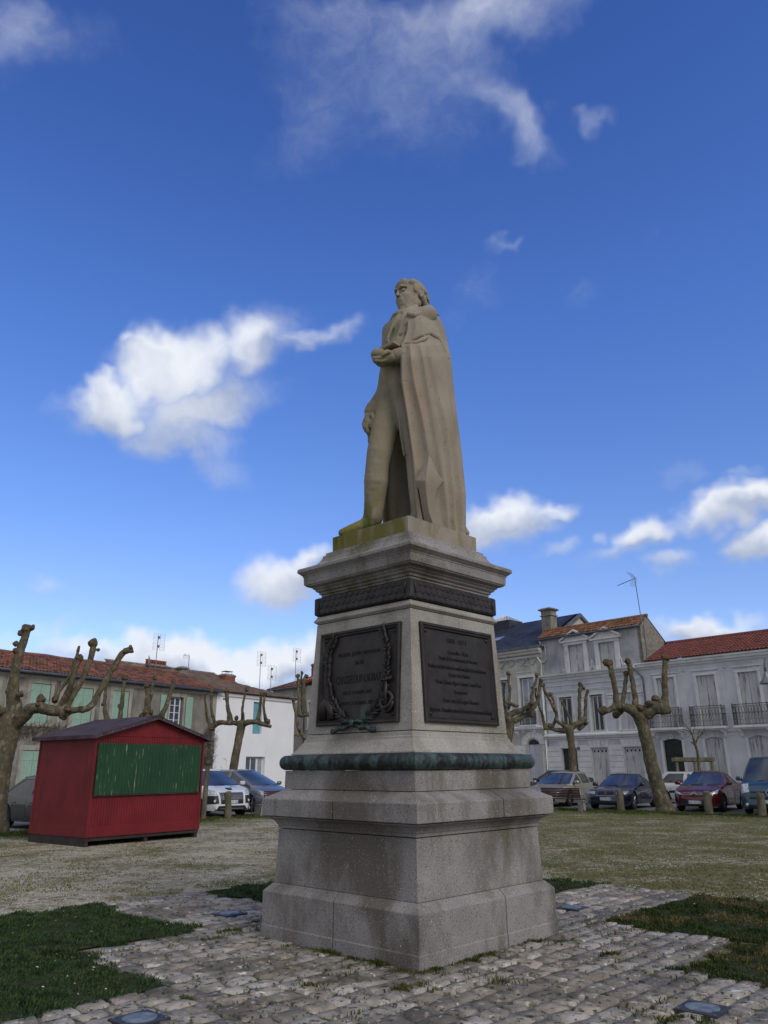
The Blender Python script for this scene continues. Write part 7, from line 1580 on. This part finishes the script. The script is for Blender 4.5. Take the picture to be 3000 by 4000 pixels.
def car(label, loc, bearing, sp, cat='car', name='parked_car'):
    hd = Vector((math.sin(R(bearing)), math.cos(R(bearing)), 0)); e = empty(name, (loc[0], loc[1], .004), math.atan2(hd.y, hd.x), label, cat)
    L, W, H, zb, rw, xf, xr = sp['L'], sp['W'], sp['H'], sp.get('zb', .20), sp['rw'], sp['xf'], sp['xr']; bp = sp['paint']; Ra = rw * 1.16
    top = sp['top']; tx = [p[0] for p in top]; tz = [p[1] for p in top]
    def ztop(x): return float(np.interp(x, tx, tz))
    nose, tail_ = sp.get('nose', .55), sp.get('tail', .40)
    def hw(x):
        k = 1.0
        if x > L / 2 - nose: k -= sp.get('nk', .30) * ((x - (L / 2 - nose)) / nose) ** 2.4
        if x < -L / 2 + tail_: k -= .22 * ((-L / 2 + tail_ - x) / tail_) ** 2.4
        return W / 2 * k
    def arch(x):
        z = 0
        for xw in (xf, xr):
            if abs(x - xw) < Ra: z = max(z, rw + math.sqrt(Ra * Ra - (x - xw) ** 2))
        return z
    xs = sorted(set([round(v, 4) for v in list(np.linspace(-L / 2, L / 2, 46)) + [xw + s_ * Ra * math.cos(a) for xw in (xf, xr) for s_ in (-1, 1) for a in (0.02, .25, .5, .8, 1.1, 1.4)] + [L / 2 - .02, L / 2 - .06, -L / 2 + .03]]))
    rings = []
    for x in xs:
        w_, t, a = hw(x), ztop(x), arch(x); dz = 0
        en = max(0, (abs(x) - (L / 2 - .08)) / .08); b_ = zb + .05 * en
        q = [(0, b_), (.60 * w_, b_), (.60 * w_, max(b_, a)), (.95 * w_, max(b_, a)), (w_ * .985, max(b_ + .09, a + .012)), (w_, max(.52 * t, a + .03)), (w_ * .992, max(t - .20, a + .045)), (w_ * .965, max(t - .09, a + .055)), (w_ * .90, t - .025), (w_ * .72, t - .004), (w_ * .36, t + .016 * (1 - en)), (0, t + .02 * (1 - en))]
        rings.append([(x, y, z) for y, z in q] + [(x, -y, z) for y, z in q[-2:0:-1]])
    g = MB(); g.ring(rings); body = g.build('body', bp, e, angle=32)
    bm = bmesh.new(); bm.from_mesh(body.data); bvh = BVHTree.FromBMesh(bm); bm.free()
    def cast(view, a, b_):
        o, d = {'f': ((6, a, b_), (-1, 0, 0)), 'r': ((-6, a, b_), (1, 0, 0)), 'l': ((a, 4, b_), (0, -1, 0)), 's': ((a, -4, b_), (0, 1, 0)), 't': ((a, b_, 4), (0, 0, -1))}[view]
        h = bvh.ray_cast(Vector(o), Vector(d)); return (h[0], h[1]) if h[0] else (None, None)
    def patch_(name_, view, quad, mat, off=.008, n_=(6, 4), thick=.02, parent=e, label=None):
        (A, B_, C, D_) = [Vector(p) for p in quad]; out = []
        for i in range(n_[0] + 1):
            row = []
            for j in range(n_[1] + 1):
                u, v = i / n_[0], j / n_[1]; p = A.lerp(B_, u).lerp(D_.lerp(C, u), v); h, nn = cast(view, p.x, p.y)
                if h is None: row.append(None)
                else:
                    if nn.dot({'f': Vector((1, 0, 0)), 'r': Vector((-1, 0, 0)), 'l': Vector((0, 1, 0)), 's': Vector((0, -1, 0)), 't': Vector((0, 0, 1))}[view]) < 0: nn = -nn
                    row.append((h + nn * off, h - nn * .004))
            out.append(row)
        if any(c is None for r_ in out for c in r_): return None
        g = MB(); ni, nj = n_; F = [[c[0] for c in r_] for r_ in out]; Bk = [[c[1] for c in r_] for r_ in out]
        g.grid(F)
        edge = [(i, 0) for i in range(ni + 1)] + [(ni, j) for j in range(1, nj + 1)] + [(i, nj) for i in range(ni - 1, -1, -1)] + [(0, j) for j in range(nj - 1, 0, -1)]
        m = len(edge); g.add([F[i][j] for i, j in edge] + [Bk[i][j] for i, j in edge], [(k, (k + 1) % m, m + (k + 1) % m, m + k) for k in range(m)])
        return g.build(name_, mat, parent, angle=40, label=label)
    # glasshouse
    x0, x1, x2, x3 = sp['cab']; zb_, zt_ = sp['belt'], H - .055; wb, wt = W / 2 * sp.get('wb', .93), W / 2 * sp.get('wt', .70); bx = sp['bp']
    def loop(t, ins=0.0, z=None):
        f, r_ = x0 + (x1 - x0) * t, x3 + (x2 - x3) * t; w_ = wb + (wt - wb) * t - ins; B0 = bx + .04 * (1 - 2 * t) * 0; bf = .05
        Z = (zb_ + (zt_ - zb_) * t) if z is None else z
        side = [(f - ins, 0), (f - .04 - ins, .50 * w_), (f - .16 - ins * .6, .90 * w_), (f - .27 - .03 * t, w_), (B0 + bf, w_ * 1.0), (B0 - bf, w_ * 1.0)]
        cx = sp.get('cp')
        if cx is not None: side += [(cx + bf * .8, w_), (cx - bf * .8, w_)]
        side += [(r_ + (.34 if cx is None else .22), w_ * .985), (r_ + .12, .88 * w_), (r_ + .03, .5 * w_), (r_, 0)]
        return [Vector((x, y, Z - .02 * (abs(y) / w_) ** 2 * (t > .9))) for x, y in side]
    lo_, hi_ = loop(0), loop(1); md = loop(.55); n_ = len(lo_)
    for P in (md,):
        for p in P: p.y *= 1.03
    kinds = ['g', 'g', 'p', 'g', 'p', 'g'] + (['p', 'g'] if sp.get('cp') is not None else []) + ['p', 'g', 'g']
    g = MB(); big = {'windscreen': MB(), 'rear_window': MB()}
    for s_ in (1, -1):
        for i, k in enumerate(kinds):
            a = [Vector((p.x, p.y * s_, p.z)) for p in (lo_[i], lo_[i + 1], md[i + 1], hi_[i + 1], hi_[i], md[i])]
            if k == 'p': g.add(a, [(0, 1, 2, 5), (5, 2, 3, 4)])
            else:
                c = sum(a, Vector()) / 6; ins = []
                fr = .045
                for p in a:
                    d = c - p; ins.append(p + d.normalized() * min(fr, d.length * .3))
                if i < 2 or i >= len(kinds) - 2:           # windscreen and rear window are one pane each: no frame at the centre line
                    for q_ in range(6):
                        pass
                glass = [p + (c - Vector((c.x * .6, 0, c.z))).normalized() * -.012 for p in (a if (i < 2 or i >= len(kinds) - 2) else ins)]
                if not (i < 2 or i >= len(kinds) - 2): g.add(a + ins, [(q_, (q_ + 1) % 6, 6 + (q_ + 1) % 6, 6 + q_) for q_ in range(6)])
                nm = 'windscreen' if i < 2 else ('rear_window' if i >= len(kinds) - 2 else 'side_window')
                if nm in big: sx_ = -.012 if nm == 'windscreen' else .012; big[nm].add([p + Vector((sx_, 0, 0)) for p in a], [(0, 1, 2, 5), (5, 2, 3, 4)])
                else: h = MB(); h.add(glass, [(0, 1, 2, 5), (5, 2, 3, 4)]); h.build(nm, M['carglass'], e, smooth=True)
    for nm, h in big.items():
        o_ = h.build(nm, M['windscreen'] if nm == 'windscreen' else M['carglass'], e, fix=False); bm = bmesh.new(); bm.from_mesh(o_.data); bmesh.ops.remove_doubles(bm, verts=bm.verts, dist=.002); bmesh.ops.recalc_face_normals(bm, faces=bm.faces); bm.to_mesh(o_.data); bm.free(); o_.data.polygons.foreach_set('use_smooth', [True] * len(o_.data.polygons))
    hi2, hi3 = loop(1.0, .03, H - .012), loop(1.0, .22, H + .012)
    def full(P): return [tuple(p) for p in P] + [(p.x, -p.y, p.z) for p in P[-2:0:-1]]
    g.ring([full(hi_), full(hi2), full(hi3)], True, False); f3 = full(hi3); g.add(f3, [tuple(range(len(f3)))])
    lo2 = [Vector((p.x + (.05 if p.x > 0 else -.05), p.y * 1.03, zb_ - .08)) for p in lo_]; g.ring([full(lo2), full(lo_)], True, False)
    g.build('cabin', sp.get('roofpaint', bp), e, angle=30)
    g = MB(); g.box(x3 + .2, x0 - .25, -wb * .9, wb * .9, zb_ - .3, zb_ - .02)
    for sx in ((.15, -.75) if x3 < -1 else (.2,)):
        for sy in (-.38, .38): g.bbox(sx - .08, sx + .02, sy - .22, sy + .22, zb_ - .05, zb_ + .18, .04); g.bbox(sx - .07, sx, sy - .12, sy + .12, zb_ + .20, zb_ + .34, .03)
    # wheels
    tm, rm, sm = wheel_meshes(rw, .20, sp.get('rim', 'five')); W0 = None
    for xw in (xf, xr):
        for s_ in (1, -1):
            if W0 is None:
                wh = tm.build('wheel', M['tyre'], e, angle=40); rim = rm.build('rim', M['black_trim'], wh, angle=40); spk = sm.build('spokes', M['alloy'], wh); W0 = (wh, rim, spk)
            else:
                wh = inst(W0[0], e); inst(W0[1], wh); inst(W0[2], wh)
            wh.location = (xw, s_ * (W / 2 - .115), rw); wh.rotation_euler = (0, random.uniform(0, 1), 0 if s_ > 0 else math.pi)
    g = MB()
    for xw in (xf, xr): g.box(xw - Ra - .01, xw + Ra + .01, -W / 2 * .62, W / 2 * .62, zb + .02, min(rw + Ra + .02, ztop(xw) - .06))
    g.build('wheel_wells', M['black_trim'], e)
    # doors, handles, sill line, mirrors
    for s_, vw in ((1, 'l'), (-1, 's')):
        ds = sp['doors']
        for (da, db) in ds:
            d = patch_('door', vw, [(da, zb + .14), (db, zb + .14), (db, sp['belt'] - .10), (da, sp['belt'] - .10)], bp, .005, (6, 6))
            if d:
                h, nn = cast(vw, db + .18, sp['belt'] - .20)
                if h: g = MB(); g.bbox(h.x - .09, h.x + .09, h.y - .022 if s_ < 0 else h.y - .005, h.y + .005 if s_ < 0 else h.y + .022, h.z - .018, h.z + .018, .006); g.build('handle', bp, d)
        if sp.get('rub'): patch_('rubbing_strip', vw, [(ds[0][0] - .1, sp['rub']), (ds[-1][1] + .1, sp['rub']), (ds[-1][1] + .1, sp['rub'] + .10), (ds[0][0] - .1, sp['rub'] + .10)], M['black_trim'], .018, (8, 1))
        g = MB(); mx = x0 - .42; my = s_ * (W / 2 + .10); g.bbox(mx - .06, mx + .08, my - .10, my + .10, sp['belt'] + .0, sp['belt'] + .15, .035); m_o = g.build('mirror', sp.get('mirror', bp), e, angle=40)
        g = MB(); g.tube([(mx, s_ * W / 2 * .92, sp['belt'] - .02), (mx, my, sp['belt'] + .04)], .025, 5); g.build('mirror_arm', M['black_trim'], m_o)
    # front
    F_ = sp['front']
    for s_ in (1, -1):
        q = [(s_ * a, b_) for a, b_ in F_['lamp']]; patch_('headlight', 'f', q, M['headlamp'], .012, (10, 8))
        if 'fog' in F_:
            c = F_['fog']; h, nn = cast('f', s_ * c[0], c[1])
            if h: g = MB(); g.lathe([(.0, .02), (c[2], .015), (c[2] * 1.1, 0), (.0, -.02)], 12, (h.x, h.y, h.z), 'x'); g.build('fog_light', M['headlamp'], e, smooth=True)
        if 'fogbox' in F_: patch_('fog_surround', 'f', [(s_ * a, b_) for a, b_ in F_['fogbox']], M['black_trim'], .009, (12, 10))
    for k, q in enumerate(F_.get('dark', [])): patch_('air_intake', 'f', q, M['black_trim'], .007, (16, 10))
    for k, q in enumerate(F_.get('chrome', [])): patch_('chrome_bar', 'f', q, M['chrome'], .016, (8, 1))
    for q in F_.get('silver', []): patch_('bumper_insert', 'f', q, M['alloy'], .010, (8, 2))
    if 'grid' in F_:
        (a, b_, c, d, nx, nz) = F_['grid']
        for i in range(nx + 1): y = a + (b_ - a) * i / nx; patch_('grille_bar', 'f', [(y - .008, c), (y + .008, c), (y + .008, d), (y - .008, d)], M['chrome'], .015, (1, 2))
        for i in range(nz + 1): z = c + (d - c) * i / nz; patch_('grille_bar', 'f', [(a, z - .007), (b_, z - .007), (b_, z + .007), (a, z + .007)], M['chrome'], .016, (8, 1))
    px, pz = F_.get('plate', (0, .42)); h, nn = cast('f', px, pz)
    if h:
        xx = h.x + .02; g = MB(); g.box(h.x - .03, xx, px - .26, px + .26, pz - .055, pz + .055); pl = g.build('number_plate', M['plate_w'], e)
        g = MB(); g.box(xx, xx + .001, px - .26, px - .215, pz - .055, pz + .055); g.box(xx, xx + .001, px + .215, px + .26, pz - .055, pz + .055); g.build('plate_band', M['plate_b'], pl)
        mt = Matrix.Translation((xx + .0015, px, pz)) @ Matrix.Rotation(R(90), 4, 'Z'); text('plate_number', F_['no'], 0, 0, .40, .075, M['ink'], pl, 0, .001, matrix=mt)
    em = F_.get('emblem')
    if em:
        kind, ez, es = em; h, nn = cast('f', 0, ez); hx = h.x + .012 if h else L / 2
        nv = (nn if nn and nn.x > 0 else (-nn if nn else Vector((1, 0, 0)))); tilt = math.atan2(nv.z, nv.x); T_ = Matrix.Translation((hx, 0, ez)) @ Matrix.Rotation(-tilt, 4, 'Y')
        def emb(nm, polys, mat, x0_, x1_, par=e):
            g = MB()
            for P in polys: g.prism([(y * es, z * es) for y, z in P], x0_, x1_, 'x')
            o = g.build(nm, mat, par); o.data.transform(T_); return o
        circ = lambda r_, n=20: [(r_ * math.cos(2 * math.pi * k / n), r_ * math.sin(2 * math.pi * k / n)) for k in range(n)]
        if kind == 'chevron':
            for dz in (.0, -.42): emb('chevron_emblem', [[(-1, dz - .30), (0, dz + .42), (1, dz - .30), (.62, dz - .30), (0, dz + .14), (-.62, dz - .30)]], M['chrome'], 0, .02)
        elif kind == 'diamond':
            emb('diamond_emblem', [[(0, 1), (-.72, 0), (-.36, 0), (0, .5)], [(0, 1), (0, .5), (.36, 0), (.72, 0)], [(0, -1), (.72, 0), (.36, 0), (0, -.5)], [(0, -1), (0, -.5), (-.36, 0), (-.72, 0)]], M['chrome'], 0, .02)
        elif kind == 'roundel':
            o = emb('round_emblem', [circ(1)], M['chrome'], 0, .010); emb('emblem_ring', [circ(.92)], M['black_trim'], .010, .013, o)
            for k in range(4): emb('emblem_quarter', [[(0, 0)] + [(.62 * math.cos(k * math.pi / 2 + j * math.pi / 12), .62 * math.sin(k * math.pi / 2 + j * math.pi / 12)) for j in range(7)]], M['plate_b'] if k % 2 else M['plate_w'], .013, .016, o)
        elif kind == 'shield':
            o = emb('emblem_shield', [[(-1, .8), (1, .8), (.75, -.5), (.5, -.8), (-.5, -.8), (-.75, -.5)]], M['black_trim'], -.01, .012)
            emb('lion_emblem', [[(-.28, .5), (.0, .62), (.14, .42), (.08, .22), (.42, .34), (.44, .18), (.12, .02), (.30, -.28), (.46, -.5), (.22, -.52), (.02, -.22), (-.12, -.5), (-.36, -.52), (-.16, -.1), (-.42, -.02), (-.44, .14), (-.12, .2), (-.3, .34)]], M['chrome'], .012, .022, o)
    # rear
    for s_ in (1, -1): patch_('tail_light', 'r', [(s_ * a, b_) for a, b_ in sp.get('rear', [(.42, .72), (.72, .72), (.74, .92), (.50, .92)])], M['tail'], .01, (4, 4))
    g = MB()
    for s_ in (-.35, .25): g.tube([(x0 - .02, s_, zb_ + .01), (x0 - .10, s_ + .45, zb_ + .05)], .009, 4)
    g.build('wiper', M['black_trim'], e)
    if sp.get('rails'):
        for s_ in (-1, 1): g = MB(); g.tube([(x1 - .15, s_ * wt * .93, H - .03), (x1 - .30, s_ * wt * .93, H + .05), (x2 + .3, s_ * wt * .93, H + .05), (x2 + .12, s_ * wt * .93, H - .03)], .018, 6); g.build('roof_rail', M['black_trim'], e)
    g = MB(); g.tube([(x2 + .25, 0, H - .01), (x2 + .08, 0, H + .16)], .006, 4); g.build('aerial', M['black_trim'], e)
    return e
def mir(q): return [(-a, b_) for a, b_ in q]
beige = paint('champagne_paint', (.34, .31, .26)); white = paint('white_car_paint', (.66, .67, .68), .25, .0); navy = paint('navy_car_paint', (.012, .016, .045), .2, .2); redp = paint('dark_red_car_paint', (.105, .010, .012), .25, .3)
petrol = paint('petrol_blue_paint', (.014, .055, .10), .3, .1); silver = paint('silver_grey_paint', (.20, .22, .25), .28, .5); anth = paint('dark_grey_green_paint', (.030, .036, .036), .3, .3); blackp = paint('black_car_paint', (.010, .010, .012), .25, .1)
car('beige saloon car with sky blue windscreen behind the bench, right of the monument', (8.20, 37.6), 216,
    dict(L=4.78, W=1.86, H=1.45, rw=.33, xf=1.42, xr=-1.38, paint=beige, cab=(1.28, .22, -1.0, -2.05), belt=.93, bp=-.12, cp=-1.12, wt=.66, doors=[(.86, -.08), (-.16, -1.05)],
         top=[(-2.39, .80), (-2.33, .98), (-2.0, 1.03), (-1.2, .98), (.6, .95), (1.2, .92), (1.8, .84), (2.2, .73), (2.34, .62), (2.39, .50)], nose=.8,
         front=dict(lamp=[(.38, .62), (.84, .66), (.86, .80), (.46, .68)], dark=[[(-.5, .26), (.5, .26), (.5, .40), (-.5, .40)]], chrome=[[(-.4, .60), (.4, .60), (.4, .615), (-.4, .615)]], no='CK 418 QD', emblem=('chevron', .64, .12), plate=(0, .47))))
car('dark blue coupe with twin oval grille and number plate AF 201 PJ', (10.10, 34.62), 215,
    dict(L=4.58, W=1.80, H=1.38, rw=.33, xf=1.42, xr=-1.34, paint=navy, cab=(1.05, .12, -.85, -1.72), belt=.88, bp=-.50, wt=.66, doors=[(.66, -.62)], nose=.55,
         top=[(-2.29, .70), (-2.24, .96), (-2.0, 1.0), (-1.2, .94), (.4, .90), (1.0, .88), (1.7, .80), (2.1, .73), (2.25, .64), (2.29, .52)],
         front=dict(lamp=[(.44, .60), (.80, .62), (.84, .71), (.44, .70)], dark=[[(-.62, .22), (.62, .22), (.62, .34), (-.62, .34)], [(-.34, .55), (-.04, .55), (-.04, .68), (-.32, .70)], [(.04, .55), (.34, .55), (.32, .70), (.04, .68)]],
                    chrome=[[(-.36, .535), (-.04, .535), (-.04, .552), (-.36, .552)], [(.04, .535), (.36, .535), (.36, .552), (.04, .552)], [(-.34, .70), (-.04, .70), (-.04, .717), (-.34, .717)], [(.04, .70), (.34, .70), (.34, .717), (.04, .717)], [(-.375, .54), (-.355, .54), (-.345, .71), (-.365, .71)], [(.355, .54), (.375, .54), (.365, .71), (.345, .71)], [(-.055, .54), (-.035, .54), (-.035, .71), (-.055, .71)], [(.035, .54), (.055, .54), (.055, .71), (.035, .71)]],
                    no='AF 201 PJ', emblem=('roundel', .745, .045), plate=(0, .43))))
car('dark red saloon car with double chevron grille and number plate AK 573 JF', (12.98, 32.75), 217,
    dict(L=4.28, W=1.77, H=1.47, rw=.31, xf=1.34, xr=-1.27, paint=redp, cab=(1.18, .20, -.75, -1.62), belt=.95, bp=-.18, wt=.68, doors=[(.80, -.14), (-.22, -1.0)], nose=.7,
         top=[(-2.14, .75), (-2.08, 1.0), (-1.8, 1.03), (-1.0, .99), (.5, .96), (1.1, .94), (1.6, .87), (1.95, .77), (2.08, .66), (2.14, .52)],
         front=dict(lamp=[(.38, .60), (.78, .66), (.80, .80), (.50, .66)], dark=[[(-.56, .27), (.56, .27), (.56, .44), (-.56, .44)], [(-.36, .545), (.36, .545), (.36, .58), (-.36, .58)]], chrome=[[(-.46, .66), (-.14, .665), (-.14, .68), (-.46, .675)], [(.14, .665), (.46, .66), (.46, .675), (.14, .68)], [(-.46, .615), (-.10, .62), (-.10, .635), (-.46, .63)], [(.10, .62), (.46, .615), (.46, .63), (.10, .635)]], no='AK 573 JF', emblem=('chevron', .68, .15), plate=(0, .36))))
car('petrol blue delivery van with diamond badge at the right edge', (14.62, 30.25), 216,
    dict(L=4.80, W=1.92, H=1.97, zb=.22, rw=.33, xf=1.55, xr=-1.35, paint=petrol, cab=(1.90, 1.02, -2.2, -2.34), belt=1.14, bp=.45, cp=-.9, wb=.97, wt=.80, doors=[(1.25, .45), (.36, -.75)], nose=.45, mirror=petrol,
         top=[(-2.40, 1.0), (-2.38, 1.14), (-1, 1.14), (1.0, 1.14), (1.85, 1.12), (2.10, 1.0), (2.28, .82), (2.38, .60), (2.40, .45)],
         front=dict(lamp=[(.60, .78), (.86, .72), (.88, 1.02), (.66, 1.06)], dark=[[(-.56, .72), (.56, .72), (.56, .80), (-.56, .80)], [(-.6, .55), (.6, .55), (.6, .62), (-.6, .62)], [(-.5, .26), (.5, .26), (.5, .34), (-.5, .34)]], chrome=[[(-.56, .70), (-.12, .70), (-.12, .714), (-.56, .714)], [(.12, .70), (.56, .70), (.56, .714), (.12, .714)]], fog=(.70, .36, .06), no='BC      B', emblem=('diamond', .76, .115), plate=(0, .47))), 'van', 'delivery_van')
car('small white hatchback partly hidden between the leaning tree and the dark red car', (14.55, 38.3), 137.7,
    dict(L=3.85, W=1.65, H=1.42, rw=.29, xf=1.2, xr=-1.2, paint=white, cab=(1.15, .35, -1.35, -1.75), belt=.90, bp=-.10, cp=None, wt=.72, doors=[(.82, -.06), (-.14, -1.0)], rub=.48,
         top=[(-1.92, .80), (-1.88, .95), (-1.0, .93), (.5, .91), (1.1, .90), (1.6, .80), (1.85, .66), (1.92, .50)], front=dict(lamp=[(.42, .58), (.74, .62), (.76, .74), (.46, .70)], no='4187 XB 17', plate=(0, .40))))
car('black hatchback with red tail light just visible over the beige saloon', (9.15, 43.7), 317.7,
    dict(L=3.95, W=1.68, H=1.50, rw=.30, xf=1.25, xr=-1.2, paint=blackp, cab=(1.1, .3, -1.35, -1.75), belt=.95, bp=-.10, wt=.70, doors=[(.8, -.05), (-.14, -1.0)], rear=[(.55, .9), (.76, .9), (.78, 1.12), (.60, 1.12)],
         top=[(-1.97, .85), (-1.93, 1.12), (-1.7, 1.1), (-1.0, .98), (.5, .95), (1.1, .93), (1.6, .84), (1.9, .66), (1.97, .5)], front=dict(lamp=[(.42, .62), (.74, .66), (.76, .78), (.46, .72)], no='BZ 302 NK', plate=(0, .40))))
car('white crossover car with mesh grille and dark lion badge beside the kiosk', (-6.86, 31.05), 141,
    dict(L=4.37, W=1.84, H=1.64, zb=.24, rw=.345, xf=1.32, xr=-1.30, paint=white, cab=(1.42, .18, -1.35, -1.85), belt=1.06, bp=-.15, cp=-1.05, wt=.70, doors=[(.90, -.10), (-.20, -1.02)], nose=.7,
         top=[(-2.18, .85), (-2.12, 1.08), (-1.5, 1.10), (.3, 1.07), (1.35, 1.05), (1.75, .98), (2.02, .88), (2.14, .72), (2.18, .55)],
         front=dict(lamp=[(.55, .78), (.86, .78), (.84, .96), (.62, .90)], fogbox=[(.52, .48), (.84, .46), (.86, .74), (.54, .74)], fog=(.66, .56, .055), dark=[[(-.44, .46), (.44, .46), (.47, .84), (-.47, .84)], [(-.60, .28), (.60, .28), (.52, .40), (-.52, .40)]], grid=(-.43, .43, .62, .82, 11, 4), silver=[[(-.46, .26), (.46, .26), (.46, .32), (-.46, .32)]], no='EV 673 GE', emblem=('shield', .955, .12), plate=(0, .53))))
car('silver grey people carrier with black rubbing strip behind the monument on the left', (-6.05, 34.25), 126,
    dict(L=4.43, W=1.81, H=1.62, rw=.32, xf=1.36, xr=-1.33, paint=silver, cab=(1.62, .40, -1.45, -2.0), belt=1.00, bp=.02, cp=-1.02, wt=.70, doors=[(1.05, .07), (-.03, -.98)], rub=.50, nose=.5,
         top=[(-2.21, .85), (-2.16, 1.02), (-1.0, 1.0), (.6, .99), (1.5, .98), (1.85, .88), (2.08, .76), (2.18, .62), (2.21, .48)], front=dict(lamp=[(.50, .60), (.82, .64), (.84, .82), (.56, .72)], dark=[[(-.5, .28), (.5, .28), (.5, .4), (-.5, .4)]], no='CT 250 ML', plate=(0, .46))))
car('dark estate car with roof rails behind the silver people carrier', (-8.3, 39.0), 126,
    dict(L=4.5, W=1.78, H=1.54, rw=.31, xf=1.38, xr=-1.33, paint=anth, cab=(1.2, .35, -1.6, -2.05), belt=.96, bp=-.05, cp=-1.1, wt=.70, doors=[(.92, 0), (-.1, -1.0)], rails=True,
         top=[(-2.24, .85), (-2.19, 1.0), (-1.0, .97), (.6, .95), (1.2, .93), (1.8, .82), (2.1, .7), (2.24, .5)], front=dict(lamp=[(.50, .60), (.80, .62), (.82, .74), (.52, .70)], no='AX 644 RV', plate=(0, .42))))
car('dark grey green hatchback half hidden behind the kiosk at the left edge', (-9.95, 24.75), 127,
    dict(L=4.2, W=1.74, H=1.48, rw=.315, xf=1.30, xr=-1.28, paint=anth, cab=(1.15, .25, -1.15, -1.95), belt=.93, bp=-.10, cp=None, wt=.66, doors=[(.85, -.05), (-.15, -1.0)], rim='multi',
         top=[(-2.1, .75), (-2.04, 1.0), (-1.7, 1.03), (-1.0, .98), (.5, .94), (1.1, .92), (1.7, .80), (2.0, .66), (2.1, .48)], front=dict(lamp=[(.45, .60), (.76, .62), (.78, .74), (.50, .70)], no='DB 907 TS', plate=(0, .42))))
